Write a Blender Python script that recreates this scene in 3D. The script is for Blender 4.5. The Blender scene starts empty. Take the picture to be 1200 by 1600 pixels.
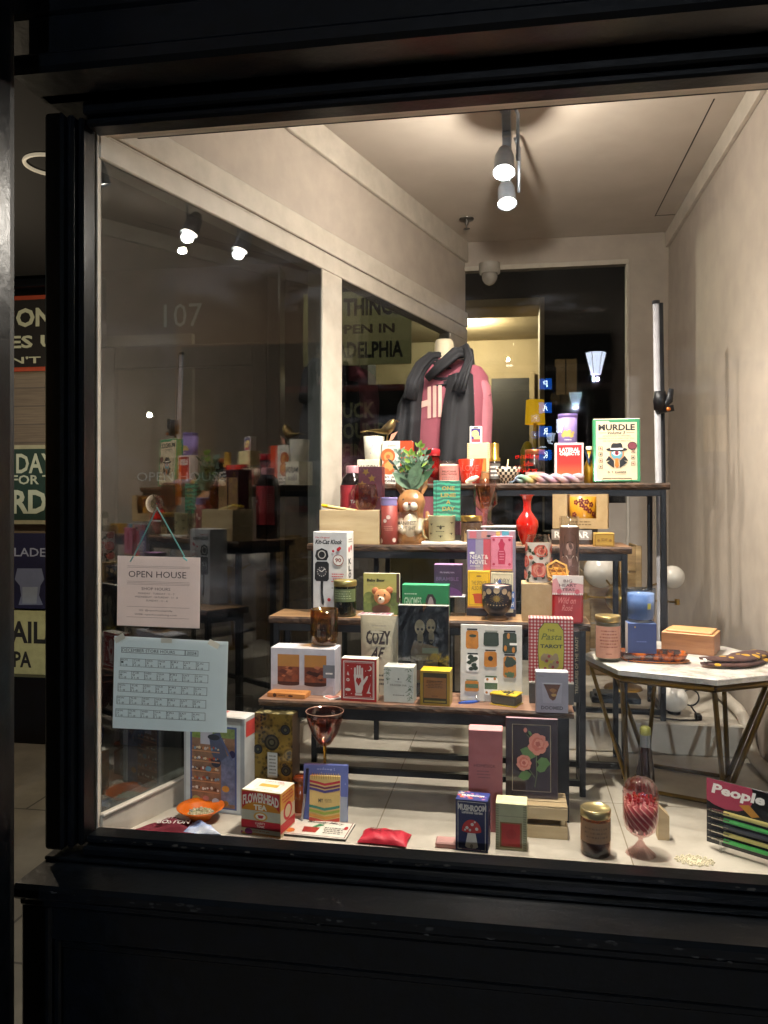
import bpy, math, random
from mathutils import Vector, Matrix
random.seed(11)
PI = math.pi
sc = bpy.context.scene
col = sc.collection

# ---------------------------------------------------------------- camera
CZ = 1.55
TH = math.atan(200 / 1230)
CT, ST, FP = math.cos(TH), math.sin(TH), 1230.0
cam_d = bpy.data.cameras.new('camera')
cam = bpy.data.objects.new('camera', cam_d)
col.objects.link(cam)
cam.location = (0, 0, CZ)
cam.rotation_euler = (PI / 2, 0, TH)
cam_d.sensor_fit = 'HORIZONTAL'
cam_d.sensor_width = 36
cam_d.lens = 36 * FP / 1200
cam_d.shift_y = -20 / 1200
cam_d.clip_start = 0.02
cam_d.clip_end = 400
sc.camera = cam

# ---------------------------------------------------------------- night sky
w = bpy.data.worlds.new('World')
sc.world = w
w.use_nodes = True
nt = w.node_tree
sky = nt.nodes.new('ShaderNodeTexSky')
sky.sky_type = 'NISHITA'
sky.sun_disc = False
sky.sun_elevation = math.radians(1)
sky.sun_rotation = math.radians(200)
bg = nt.nodes['Background']
bg.inputs['Strength'].default_value = 0.05
nt.links.new(sky.outputs[0], bg.inputs['Color'])
sc.view_settings.view_transform = 'Standard'
sc.view_settings.look = 'None'
sc.view_settings.exposure = 0.25
sc.view_settings.gamma = 1
cy = sc.cycles
cy.max_bounces = 9
cy.diffuse_bounces = 4
cy.glossy_bounces = 5
cy.transmission_bounces = 4
cy.transparent_max_bounces = 40
cy.sample_clamp_indirect = 4
cy.use_denoising = True
try:
    cy.denoiser = 'OPENIMAGEDENOISE'
except Exception:
    pass

def lamp(name, loc, kind, power, color, size=.03, aim=None, angle=90, blend=.8):
    d = bpy.data.lights.new(name, kind)
    d.energy = power
    d.color = color
    if kind == 'SPOT':
        d.spot_size = math.radians(angle)
        d.spot_blend = blend
    if kind == 'AREA':
        d.size = size
    else:
        d.shadow_soft_size = size
    o = bpy.data.objects.new(name, d)
    col.objects.link(o)
    o.location = loc
    if aim is not None:
        o.rotation_euler = (Vector(aim) - Vector(loc)).to_track_quat('-Z', 'Y').to_euler()
    return o

# warm white track lamps inside the display, its only strong light
WARM = (1.0, 0.905, 0.80)
HEADS = [((-.02, 1.96, 2.69), (-.08, 2.50, .8), 135, 118),
         ((-.02, 2.30, 2.80), (.05, 2.8, 1.1), 44, 130),
         ((-.026, 2.71, 2.70), (-.06, 2.15, 1.3), 40, 140),
         ((-.02, 2.97, 2.69), (.05, 2.40, 1.2), 36, 140)]
for i, (p, q, e, an) in enumerate(HEADS):
    dv = (Vector(q) - Vector(p)).normalized()
    lamp('track_lamp_light', Vector(p) + dv * .065, 'SPOT', e, WARM, .022, q, an, 1.0)
    if i == 2:
        lamp('track_spill_fill', Vector(p) + dv * .13, 'POINT', 24, WARM, .012)  # added fill point below this head, lifts the ceiling and upper walls

# ---------------------------------------------------------------- pixels to metres (photo of 1200 x 1600, horizon at y 780)
def ray(px):
    u = (px - 600) / FP
    return -ST + u * CT, CT + u * ST
def at(px, py, Y):
    a, b = ray(px)
    t = Y / b
    return a * t, Y, CZ + (780 - py) / FP * t
def on(px, py, z):
    a, b = ray(px)
    t = (CZ - z) * FP / (py - 780)
    return a * t, b * t

# ---------------------------------------------------------------- materials
def lin(c):
    if isinstance(c, str):
        c = c.lstrip('#')
        c = [int(c[i:i + 2], 16) / 255 for i in (0, 2, 4)]
        c = [x / 12.92 if x <= .04045 else ((x + .055) / 1.055) ** 2.4 for x in c]
    return (c[0], c[1], c[2], 1)
MC = {}
def newmat(key):
    m = bpy.data.materials.new(key)
    m.use_nodes = True
    n = m.node_tree
    n.nodes.clear()
    out = n.nodes.new('ShaderNodeOutputMaterial')
    return m, n, out
def mixcol(n, fac, a, b, mode='MIX'):
    x = n.nodes.new('ShaderNodeMix')
    x.data_type = 'RGBA'
    x.blend_type = mode
    for s, v in ((x.inputs[0], fac), (x.inputs[6], a), (x.inputs[7], b)):
        if hasattr(v, 'is_output') or hasattr(v, 'node'):
            n.links.new(v, s)
        else:
            s.default_value = v
    return x.outputs[2]
def coords(n, scale=(1, 1, 1), rot=(0, 0, 0)):
    tc = n.nodes.new('ShaderNodeTexCoord')
    mp = n.nodes.new('ShaderNodeMapping')
    mp.inputs['Scale'].default_value = scale
    mp.inputs['Rotation'].default_value = rot
    n.links.new(tc.outputs['Object'], mp.inputs[0])
    return mp.outputs[0]
def noise(n, vec, scale, detail=3, rough=.55):
    t = n.nodes.new('ShaderNodeTexNoise')
    t.inputs['Scale'].default_value = scale
    t.inputs['Detail'].default_value = detail
    t.inputs['Roughness'].default_value = rough
    n.links.new(vec, t.inputs['Vector'])
    return t
def ramp(n, fac, stops, interp='LINEAR'):
    r = n.nodes.new('ShaderNodeValToRGB')
    r.color_ramp.interpolation = interp
    e = r.color_ramp.elements
    while len(e) < len(stops):
        e.new(.5)
    for k, (p, c) in enumerate(stops):
        e[k].position = p
        e[k].color = lin(c)
    n.links.new(fac, r.inputs[0])
    return r.outputs[0]
def M(c, rough=.5, metal=0, var=.10, scale=25, bump=0, bscale=300, coat=0, emit=0, ecol=None, trans=0):
    key = f'{c}|{rough}|{metal}|{var}|{scale}|{bump}|{bscale}|{coat}|{emit}|{trans}'
    if key in MC:
        return MC[key]
    m, n, out = newmat('paint_' + str(len(MC)))
    b = n.nodes.new('ShaderNodeBsdfPrincipled')
    c4 = lin(c)
    v = coords(n)
    if var:
        t = noise(n, v, scale)
        lo = tuple(x * (1 - var) for x in c4[:3]) + (1,)
        hi = tuple(min(1, x * (1 + var)) for x in c4[:3]) + (1,)
        r = n.nodes.new('ShaderNodeMapRange')
        r.inputs[1].default_value = .3
        r.inputs[2].default_value = .7
        n.links.new(t.outputs[0], r.inputs[0])
        n.links.new(mixcol(n, r.outputs[0], lo, hi), b.inputs['Base Color'])
    else:
        b.inputs['Base Color'].default_value = c4
    b.inputs['Roughness'].default_value = rough
    b.inputs['Metallic'].default_value = metal
    b.inputs['Coat Weight'].default_value = coat
    b.inputs['Coat Roughness'].default_value = .08
    if emit:
        b.inputs['Emission Color'].default_value = lin(ecol or c)
        b.inputs['Emission Strength'].default_value = emit
    if bump:
        t2 = noise(n, v, bscale, 4)
        bp = n.nodes.new('ShaderNodeBump')
        bp.inputs['Strength'].default_value = bump
        bp.inputs['Distance'].default_value = .004
        n.links.new(t2.outputs[0], bp.inputs['Height'])
        n.links.new(bp.outputs[0], b.inputs['Normal'])
    sh = b.outputs[0]
    if trans:
        tl = n.nodes.new('ShaderNodeBsdfTranslucent')
        tl.inputs[0].default_value = c4
        mx = n.nodes.new('ShaderNodeMixShader')
        mx.inputs[0].default_value = trans
        n.links.new(sh, mx.inputs[1])
        n.links.new(tl.outputs[0], mx.inputs[2])
        sh = mx.outputs[0]
    n.links.new(sh, out.inputs[0])
    MC[key] = m
    return m
def facing_pow(n, f0, f1=1.0):
    lw = n.nodes.new('ShaderNodeLayerWeight')
    lw.inputs[0].default_value = .5
    p = n.nodes.new('ShaderNodeMath'); p.operation = 'POWER'; p.inputs[1].default_value = 5
    n.links.new(lw.outputs['Facing'], p.inputs[0])
    r = n.nodes.new('ShaderNodeMapRange')
    r.inputs[3].default_value = f0
    r.inputs[4].default_value = f1
    n.links.new(p.outputs[0], r.inputs[0])
    return r.outputs[0]
def glass(tint='#ffffff', f0=.04, f1=.9, rough=.0, smudge=0):
    key = f'glass{tint}{f0}{f1}{rough}{smudge}'
    if key in MC:
        return MC[key]
    m, n, out = newmat('glass_' + str(len(MC)))
    t = n.nodes.new('ShaderNodeBsdfTransparent')
    t.inputs[0].default_value = tuple(q ** .4 for q in lin(tint)[:3]) + (1,)
    g = n.nodes.new('ShaderNodeBsdfGlossy')
    g.inputs['Roughness'].default_value = rough
    g.inputs['Color'].default_value = (1, 1, 1, 1)
    mx = n.nodes.new('ShaderNodeMixShader')
    n.links.new(facing_pow(n, f0, f1), mx.inputs[0])
    n.links.new(t.outputs[0], mx.inputs[1])
    n.links.new(g.outputs[0], mx.inputs[2])
    sh = mx.outputs[0]
    if smudge:                                   # dust and wiping marks that scatter a little light
        d = n.nodes.new('ShaderNodeBsdfTranslucent')
        d.inputs[0].default_value = (.8, .85, 1, 1)
        d2 = n.nodes.new('ShaderNodeBsdfDiffuse')
        d2.inputs[0].default_value = (.8, .85, 1, 1)
        dd = n.nodes.new('ShaderNodeMixShader')
        n.links.new(d.outputs[0], dd.inputs[1]); n.links.new(d2.outputs[0], dd.inputs[2])
        tn = noise(n, coords(n, (1, 1, 3.0), (0, .6, 0)), 1.7, 6, .68)
        r = n.nodes.new('ShaderNodeMapRange')
        r.inputs[1].default_value = .54; r.inputs[2].default_value = .80
        r.inputs[3].default_value = 0.0; r.inputs[4].default_value = smudge
        n.links.new(tn.outputs[0], r.inputs[0])
        m2 = n.nodes.new('ShaderNodeMixShader')
        n.links.new(r.outputs[0], m2.inputs[0])
        n.links.new(sh, m2.inputs[1]); n.links.new(dd.outputs[0], m2.inputs[2])
        sh = m2.outputs[0]
    n.links.new(sh, out.inputs[0])
    MC[key] = m
    return m
def pattern(key, build, rough=.5, metal=0, bump=0, coat=0, spec=None):
    if key in MC:
        return MC[key]
    m, n, out = newmat(key)
    b = n.nodes.new('ShaderNodeBsdfPrincipled')
    c, h = build(n)
    n.links.new(c, b.inputs['Base Color'])
    b.inputs['Roughness'].default_value = rough
    b.inputs['Metallic'].default_value = metal
    b.inputs['Coat Weight'].default_value = coat
    if spec is not None: b.inputs['Specular IOR Level'].default_value = spec
    if bump and h is not None:
        bp = n.nodes.new('ShaderNodeBump')
        bp.inputs['Strength'].default_value = bump
        bp.inputs['Distance'].default_value = .004
        n.links.new(h, bp.inputs['Height'])
        n.links.new(bp.outputs[0], b.inputs['Normal'])
    n.links.new(b.outputs[0], out.inputs[0])
    MC[key] = m
    return m
def wood(key, dark, mid, light, sc_=(2, 30, 30), s=3, rough=.55, axis=None):
    def bd(n):
        v = coords(n, sc_)
        t = noise(n, v, s, 6, .65)
        c = ramp(n, t.outputs[0], [(.25, dark), (.5, mid), (.75, light)])
        return c, t.outputs[0]
    return pattern('wood_' + key, bd, rough, 0, .25)
def voro(n, vec, scale, feat='F1'):
    t = n.nodes.new('ShaderNodeTexVoronoi')
    t.feature = feat
    t.inputs['Scale'].default_value = scale
    n.links.new(vec, t.inputs['Vector'])
    return t

# ---------------------------------------------------------------- mesh builder
class MB:
    def __init__(s):
        s.v, s.f, s.m, s.s, s.mats = [], [], [], [], []
    def mi(s, m):
        if m not in s.mats:
            s.mats.append(m)
        return s.mats.index(m)
    def add(s, vs, fs, m, smooth=False):
        k = len(s.v)
        s.v += [tuple(p) for p in vs]
        i = s.mi(m)
        for f in fs:
            s.f.append([k + a for a in f]); s.m.append(i); s.s.append(smooth)
    def poly(s, pts, m):
        s.add(pts, [list(range(len(pts)))], m)
    def box(s, x0, x1, y0, y1, z0, z1, m, bev=.0, top=None, side=None, right=None):
        b = min(bev, (x1 - x0) * .3, (y1 - y0) * .3, (z1 - z0) * .3)
        top = top or m; side = side or m; right = right or side
        if b <= 0:
            v = [(x, y, z) for z in (z0, z1) for y in (y0, y1) for x in (x0, x1)]
            s.add(v, [(0, 1, 5, 4)], m); s.add(v, [(3, 2, 6, 7), (2, 0, 4, 6)], side)
            s.add(v, [(1, 3, 7, 5)], right); s.add(v, [(4, 5, 7, 6)], top); s.add(v, [(0, 2, 3, 1)], m)
            return
        X, Y, Z = (x0, x1), (y0, y1), (z0, z1)
        def P(i, j, k, ax):
            p = [X[i], Y[j], Z[k]]
            d = [b if q == 0 else -b for q in (i, j, k)]
            for a in range(3):
                if a != ax:
                    p[a] += d[a]
            return tuple(p)
        def Q(lst, mm):
            s.add([P(*q) for q in lst], [(0, 1, 2, 3)[:len(lst)]], mm)
        Q([(0, 0, 0, 1), (1, 0, 0, 1), (1, 0, 1, 1), (0, 0, 1, 1)], m)
        Q([(1, 1, 0, 1), (0, 1, 0, 1), (0, 1, 1, 1), (1, 1, 1, 1)], side)
        Q([(0, 1, 0, 0), (0, 0, 0, 0), (0, 0, 1, 0), (0, 1, 1, 0)], side)
        Q([(1, 0, 0, 0), (1, 1, 0, 0), (1, 1, 1, 0), (1, 0, 1, 0)], right)
        Q([(0, 0, 1, 2), (1, 0, 1, 2), (1, 1, 1, 2), (0, 1, 1, 2)], top)
        Q([(0, 1, 0, 2), (1, 1, 0, 2), (1, 0, 0, 2), (0, 0, 0, 2)], m)
        for j in (0, 1):
            for k in (0, 1):
                Q([(0, j, k, 1), (1, j, k, 1), (1, j, k, 2), (0, j, k, 2)], top if k else m)
        for i in (0, 1):
            for k in (0, 1):
                Q([(i, 0, k, 0), (i, 1, k, 0), (i, 1, k, 2), (i, 0, k, 2)], top if k else m)
            for j in (0, 1):
                Q([(i, j, 0, 0), (i, j, 1, 0), (i, j, 1, 1), (i, j, 0, 1)], m)
        for i in (0, 1):
            for j in (0, 1):
                for k in (0, 1):
                    s.add([P(i, j, k, 0), P(i, j, k, 1), P(i, j, k, 2)], [(0, 1, 2)], m)
    def lathe(s, prof, m, seg=36, cx=0, cy_=0, smooth=True, rot=0, sx=1, sy=1, flute=0, nfl=0, twist=0):
        vs, fs = [], []
        z0 = prof[0][1]
        for (r, z) in prof:
            for k in range(seg):
                a = 2 * PI * k / seg + rot
                rr = r * (1 + flute * math.cos(nfl * a + twist * (z - z0))) if flute else r
                vs.append((cx + sx * rr * math.cos(a), cy_ + sy * rr * math.sin(a), z))
        for i in range(len(prof) - 1):
            for k in range(seg):
                k2 = (k + 1) % seg
                fs.append((i * seg + k, i * seg + k2, (i + 1) * seg + k2, (i + 1) * seg + k))
        if prof[0][0] > 1e-5:
            fs.append(tuple(reversed(range(seg)))) if False else None
        s.add(vs, fs, m, smooth)
    def disc(s, cx, cy_, z, r, m, seg=32):
        s.add([(cx + r * math.cos(2 * PI * k / seg), cy_ + r * math.sin(2 * PI * k / seg), z) for k in range(seg)], [tuple(range(seg))], m)
    def tube(s, pts, r, m, seg=10, closed=False, cap=True, fold=0, nf=5, squash=1, up=(0, 0, 1)):
        n = len(pts)
        P = [Vector(p) for p in pts]
        R = r if isinstance(r, (list, tuple)) else [r] * n
        vs, fs = [], []
        prev = None
        for i in range(n):
            if closed:
                t = P[(i + 1) % n] - P[i - 1]
            else:
                t = P[min(i + 1, n - 1)] - P[max(i - 1, 0)]
            t = t.normalized() if t.length > 1e-9 else Vector((0, 0, 1))
            if prev is None:
                u = Vector(up)
                if abs(u.dot(t)) > .95:
                    u = Vector((1, 0, 0))
            else:
                u = prev
            a = (u - t * u.dot(t)).normalized()
            prev = a
            b = t.cross(a)
            for k in range(seg):
                th = 2 * PI * k / seg
                rr = R[i] * (1 + fold * math.sin(nf * th + i * .05) + fold * .5 * math.sin((nf + 3) * th - i * .04)) if fold else R[i]
                vs.append(P[i] + a * rr * math.cos(th) + b * rr * math.sin(th) * squash)
        m_ = n if closed else n - 1
        for i in range(m_):
            j = (i + 1) % n
            for k in range(seg):
                k2 = (k + 1) % seg
                fs.append((i * seg + k, i * seg + k2, j * seg + k2, j * seg + k))
        if cap and not closed:
            fs.append(tuple(range(seg)))
            fs.append(tuple(range((n - 1) * seg, n * seg)))
        s.add(vs, fs, m, True)
    def ball(s, c, r, m, seg=20, ring=12, sx=1, sy=1, sz=1):
        pr = []
        for i in range(ring + 1):
            a = -PI / 2 + PI * i / ring
            pr.append((max(1e-4, r * math.cos(a)), r * math.sin(a)))
        k = len(s.v)
        s.lathe(pr, m, seg)
        for i in range(k, len(s.v)):
            x, y, z = s.v[i]
            s.v[i] = (c[0] + x * sx, c[1] + y * sy, c[2] + z * sz)
    def move(s, k, mat):
        for i in range(k, len(s.v)):
            s.v[i] = tuple(mat @ Vector(s.v[i]))
    def build(s, name, parent=None, loc=(0, 0, 0), rot=0, weld=False):
        me = bpy.data.meshes.new(name)
        me.from_pydata(s.v, [], s.f)
        for m in s.mats:
            me.materials.append(m)
        me.polygons.foreach_set('material_index', s.m)
        me.polygons.foreach_set('use_smooth', s.s)
        me.update()
        o = bpy.data.objects.new(name, me)
        col.objects.link(o)
        o.location = loc
        if isinstance(rot, (tuple, list)):
            o.rotation_euler = rot
        else:
            o.rotation_euler = (0, 0, rot)
        o.parent = parent
        return o

def tag(o, label=None, cat=None, group=None, kind=None):
    if label: o['label'] = label
    if cat: o['category'] = cat
    if group: o['group'] = group
    if kind: o['kind'] = kind
    return o
def empty(name, loc, label=None, cat=None, rot=0, group=None, kind=None):
    o = bpy.data.objects.new(name, None)
    o.empty_display_size = .05
    col.objects.link(o)
    o.location = loc
    o.rotation_euler = rot if isinstance(rot, (tuple, list)) else (0, 0, rot)
    return tag(o, label, cat, group, kind)

# ---------------------------------------------------------------- lettering as flat polygons
TX = {}
def glyph(t, bold=0, shear=0, space=1.0):
    key = (t, bold, shear, space)
    if key in TX:
        return TX[key]
    c = bpy.data.curves.new('t', 'FONT')
    c.body = t
    c.offset = bold
    c.shear = shear
    c.space_character = space
    c.resolution_u = 2
    o = bpy.data.objects.new('t', c)
    me = bpy.data.meshes.new_from_object(o)
    vs = [(q.co.x, q.co.y) for q in me.vertices]
    fs = [list(p.vertices) for p in me.polygons]
    bpy.data.objects.remove(o)
    bpy.data.meshes.remove(me)
    bpy.data.curves.remove(c)
    xs = [q[0] for q in vs] or [0, 1]; ys = [q[1] for q in vs] or [0, 1]
    a, b, c_, d = min(xs), max(xs), min(ys), max(ys)
    vs = [((x - a) / max(b - a, 1e-6), (y - c_) / max(d - c_, 1e-6)) for x, y in vs]
    TX[key] = (vs, fs)
    return TX[key]

class Face:
    """a drawing surface on one face: x and y run 0..1, each layer lies 0.12 mm above the last"""
    def __init__(s, mb, o, ux, uy, n, w, h, first=.0004, step=.00012):
        s.mb, s.o, s.ux, s.uy, s.n, s.w, s.h = mb, Vector(o), Vector(ux), Vector(uy), Vector(n), w, h
        s.d, s.step = first, step
    def p(s, x, y):
        return s.o + s.ux * (x * s.w) + s.uy * (y * s.h) + s.n * s.d
    def nx(s):
        s.d += s.step
    def poly(s, pts, m):
        s.mb.poly([s.p(*q) for q in pts], m); s.nx()
    def rect(s, x0, y0, x1, y1, m):
        s.poly([(x0, y0), (x1, y0), (x1, y1), (x0, y1)], m)
    def frame(s, x0, y0, x1, y1, t, m):
        tx, ty = t, t * s.w / s.h
        for r in ((x0, y0, x1, y0 + ty), (x0, y1 - ty, x1, y1), (x0, y0 + ty, x0 + tx, y1 - ty), (x1 - tx, y0 + ty, x1, y1 - ty)):
            q = [(r[0], r[1]), (r[2], r[1]), (r[2], r[3]), (r[0], r[3])]
            s.mb.poly([s.p(*a) for a in q], m)
        s.nx()
    def ell(s, cx, cy_, rx, m, ry=None, seg=20, a0=0, a1=2 * PI, jag=0):
        ry = rx * s.w / s.h if ry is None else ry
        pts = []
        for k in range(seg + (0 if a1 - a0 > 6.2 else 1)):
            a = a0 + (a1 - a0) * k / seg
            j = 1 + (random.uniform(-jag, jag) if jag else 0)
            pts.append((cx + rx * j * math.cos(a), cy_ + ry * j * math.sin(a)))
        s.poly(pts, m)
    def line(s, pts, t, m):
        ar = s.w / s.h
        for (x0, y0), (x1, y1) in zip(pts, pts[1:]):
            dx, dy = (x1 - x0), (y1 - y0) / ar
            L = math.hypot(dx, dy) or 1
            ox, oy = -dy / L * t / 2, dx / L * t / 2 * ar
            s.mb.poly([s.p(x0 + ox, y0 + oy), s.p(x1 + ox, y1 + oy), s.p(x1 - ox, y1 - oy), s.p(x0 - ox, y0 - oy)], m)
        s.nx()
    def text(s, t, x0, y0, x1, y1, m, bold=0, shear=0, arch=0, space=1.0):
        vs, fs = glyph(t, bold, shear, space)
        P = []
        for a, b in vs:
            x = x0 + (x1 - x0) * a
            y = y0 + (y1 - y0) * b + arch * (1 - (2 * a - 1) ** 2)
            P.append(s.p(x, y))
        s.mb.add(P, fs, m); s.nx()
    def scrib(s, x0, y0, x1, y1, n, m, seed=1):
        """rows of small print too small to read"""
        r = random.Random(seed)
        hh = (y1 - y0) / n
        for k in range(n):
            y = y1 - (k + .7) * hh
            x = x0 + r.uniform(0, .12) * (x1 - x0)
            e = x1 - r.uniform(0, .15) * (x1 - x0)
            while x < e:
                l = r.uniform(.05, .16) * (x1 - x0)
                q = min(e, x + l)
                s.mb.poly([s.p(x, y), s.p(q, y), s.p(q, y + hh * .42), s.p(x, y + hh * .42)], m)
                x += l + .035 * (x1 - x0)
        s.nx()
class Cyl(Face):
    """the same on the front of an upright cylinder or cone; x 0..1 spans the angle"""
    def __init__(s, mb, r0, r1, z0, z1, span=170, cx=0, cy_=0, first=.0005, a0=-90):
        s.mb, s.r0, s.r1, s.z0, s.z1, s.sp, s.cx, s.cy, s.a0 = mb, r0, r1, z0, z1, math.radians(span), cx, cy_, math.radians(a0)
        s.d, s.step = first, .00012
        s.w = (r0 + r1) / 2 * s.sp
        s.h = z1 - z0
    def p(s, x, y):
        a = s.a0 + (x - .5) * s.sp
        r = s.r0 + (s.r1 - s.r0) * y + s.d
        return Vector((s.cx + r * math.cos(a), s.cy + r * math.sin(a), s.z0 + (s.z1 - s.z0) * y))
    def rect(s, x0, y0, x1, y1, m, n=14):
        for k in range(n):
            a, b = x0 + (x1 - x0) * k / n, x0 + (x1 - x0) * (k + 1) / n
            s.mb.poly([s.p(a, y0), s.p(b, y0), s.p(b, y1), s.p(a, y1)], m)
        s.nx()
def front(mb, w, d, h, z=0):
    return Face(mb, (-w / 2, -d / 2, z), (1, 0, 0), (0, 0, 1), (0, -1, 0), w, h)
def topf(mb, w, d, h):
    return Face(mb, (-w / 2, -d / 2, h), (1, 0, 0), (0, 1, 0), (0, 0, 1), w, d)
def rightf(mb, w, d, h):
    return Face(mb, (w / 2, -d / 2, 0), (0, 1, 0), (0, 0, 1), (1, 0, 0), d, h)
def leftf(mb, w, d, h):
    return Face(mb, (-w / 2, d / 2, 0), (0, -1, 0), (0, 0, 1), (-1, 0, 0), d, h)

def spot(x0, x1, yt, yb, z, Y=None):
    xm = (x0 + x1) / 2
    if Y is None:
        Y = on(xm, yb, z)[1]
    a, b = at(x0, yt, Y)[0], at(x1, yt, Y)[0]
    return (a + b) / 2, Y, b - a, at(xm, yt, Y)[2] - z
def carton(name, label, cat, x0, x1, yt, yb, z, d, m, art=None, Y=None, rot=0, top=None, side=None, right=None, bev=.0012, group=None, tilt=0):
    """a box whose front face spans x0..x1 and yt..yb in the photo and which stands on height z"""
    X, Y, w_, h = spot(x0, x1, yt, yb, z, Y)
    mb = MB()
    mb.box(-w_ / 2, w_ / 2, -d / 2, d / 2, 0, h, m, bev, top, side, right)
    if art:
        art(mb, w_, d, h)
    if d > .03:                                  # tuck flap and glued side seam of a folded carton
        T_ = topf(mb, w_, d, h); T_.d = .0002; T_.line([(.03, .07), (.97, .07)], .010, M('#5a5148', .8))
        for G_ in (rightf(mb, w_, d, h), leftf(mb, w_, d, h)):
            G_.d = .0002; G_.line([(.86, .01), (.86, .99)], .010, M('#6d645a', .8))
    o = mb.build(name, None, (X, Y + d / 2, z), (-tilt, 0, math.radians(rot)))
    return tag(o, label, cat, group)

WHITE = M('#ece8e0', .55)
CREAM = M('#e6dcc2', .6)
INK = M('#191817', .6, var=0)
GREYINK = M('#6d6a64', .6, var=0)
PALE = M('#f6f2ea', .5, var=0)
GOLD = M('#c9a04a', .3, .9, var=.05)
BRASS = M('#a98a45', .28, 1.0, var=.15)
BLACKM = M('#15161a', .42, .4, var=.2, bump=.1)
RED = M('#b3202a', .5)
# ================================================================ the setting
Z_F, Z1, Z2, Z3, Z4, ZC = .69, .986, 1.192, 1.404, 1.605, 2.93
STEP = .80
def noisy(key, c0, c1, s, rough, bump, sc_=(1, 1, 1), coat=0, spec=None):
    def bd(n):
        t = noise(n, coords(n, sc_), s, 6, .6)
        return ramp(n, t.outputs[0], [(.35, c0), (.65, c1)]), t.outputs[0]
    return pattern(key, bd, rough, 0, bump, coat, spec)
PLASTER = noisy('cream_plaster', '#a79c90', '#b2a699', 9, .7, .35)
TRIM = noisy('cream_trim', '#b4ab9d', '#c2b9ab', 14, .5, .15)
CEILM = noisy('ceiling_paint', '#b0a598', '#b8ada0', 5, .6, .12)
FLOORM = noisy('display_floor_paint', '#aaa293', '#c4bcad', 7, .5, .3)
BLK = noisy('black_gloss_paint', '#030507', '#060a10', 26, .30, .30, spec=.30)
def paving(n):
    v = coords(n)
    a = noise(n, v, 3, 8, .65)
    b = n.nodes.new('ShaderNodeTexBrick')
    b.inputs['Scale'].default_value = 1.0
    b.inputs['Mortar Size'].default_value = .006
    b.inputs['Brick Width'].default_value = 1.2
    b.inputs['Row Height'].default_value = 1.2
    b.inputs['Color1'].default_value = (1, 1, 1, 1); b.inputs['Color2'].default_value = (.93, .93, .93, 1)
    b.inputs['Mortar'].default_value = (.3, .3, .3, 1)
    n.links.new(v, b.inputs['Vector'])
    c = ramp(n, a.outputs[0], [(.3, '#6f675b'), (.7, '#8f8675')])
    return mixcol(n, 1.0, c, b.outputs[0], 'MULTIPLY'), a.outputs[0]
PAVE = pattern('paving', paving, .7, 0, .3)
ASPH = noisy('asphalt', '#2a2a2c', '#3a3a3b', 40, .8, .5)
DARKW = M('#15130f', .8, var=.3, scale=3)

mb = MB(); mb.box(-14, 14, -3, 12, -.3, 0, PAVE)
tag(mb.build('pavement'), kind='structure')
mb = MB(); mb.box(-200, 200, -200, -3.001, -.3, -.13, ASPH)
tag(mb.build('road'), kind='structure')

# --- shop front
sf = empty("storefront", (-1.0, 1.75, 0), 'black painted wooden shop front framing the lit display window', "storefront")
def part(name, mb, par, **k):
    for i, q in enumerate(mb.v):
        mb.v[i] = (q[0] - par.location[0], q[1] - par.location[1], q[2] - par.location[2])
    return mb.build(name, par)
XR = 1.3
def mould(mb, x0, x1, y0, y1, z0, z1, bev=.006):
    mb.box(x0, x1, y0, y1, z0, z1, BLK, bev)
mb = MB(); mould(mb, -1.10, -1.052, 1.72, 1.81, .715, 2.47)
mould(mb, -1.0515, -1.034, 1.735, 1.81, .7155, 2.47, .005); mould(mb, -1.0335, -1.018, 1.752, 1.81, .716, 2.47, .007)
part('window_post', mb, sf)
mb = MB(); mould(mb, .80, .88, 1.72, 1.9, .715, 2.47); mould(mb, .88, 3.2, 1.70, 4.6, 0, 4.2)
part('window_post', mb, sf)
mb = MB(); mould(mb, -1.012, .80, 1.735, 1.81, .7005, .722, .005); mould(mb, -1.012, .80, 1.752, 1.81, .7225, .741, .006)
mould(mb, -1.1, .88, 1.72, 1.81, .6905, .70, .004)
RAILMB = mb
mb = MB(); mould(mb, -1.10, .88, 1.70, 1.95, 2.50, 2.60, .004); mould(mb, -1.012, .88, 1.735, 1.81, 2.468, 2.4995, .005); mould(mb, -1.012, .88, 1.752, 1.81, 2.446, 2.4675, .006)
part('top_rail', mb, sf)
mb = MB(); mould(mb, -1.115, 3.2, 1.60, 1.75, 2.50, 2.545, .01); mould(mb, -1.10, 3.2, 1.655, 1.74, 2.545, 2.66, .006); mould(mb, -3.6, 3.2, 1.66, 1.9, 2.661, 4.2, .01)
part('cornice', mb, sf)
mb = MB(); mould(mb, -1.107, 1.3, 1.60, 1.93, .655, .69, .009); mould(mb, -1.10, 1.3, 1.622, 1.7, .632, .6545, .006)
SILLMB = mb
mb = MB(); mb.box(-1.10, 1.3, 1.66, 1.82, 0, .6315, BLK, .004)
mould(mb, -1.104, -1.03, 1.636, 1.66, .10, .63, .006); mould(mb, -1.03, 1.3, 1.636, 1.66, .55, .6305, .006)
mould(mb, -1.104, 1.3, 1.630, 1.66, 0, .16, .006)
mould(mb, -1.029, -1.012, 1.645, 1.66, .161, .549, .006); mould(mb, -1.011, 1.3, 1.645, 1.66, .53, .549, .006)
part('bulkhead', mb, sf)
CHIP_GLINT = M('#1a1c1d', .6, var=.3); CH2 = M('#8f8878', .6, var=.3)  # first tone: sill flecks, worn paint plus edge highlights put into the colour
r_ = random.Random(21)
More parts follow.
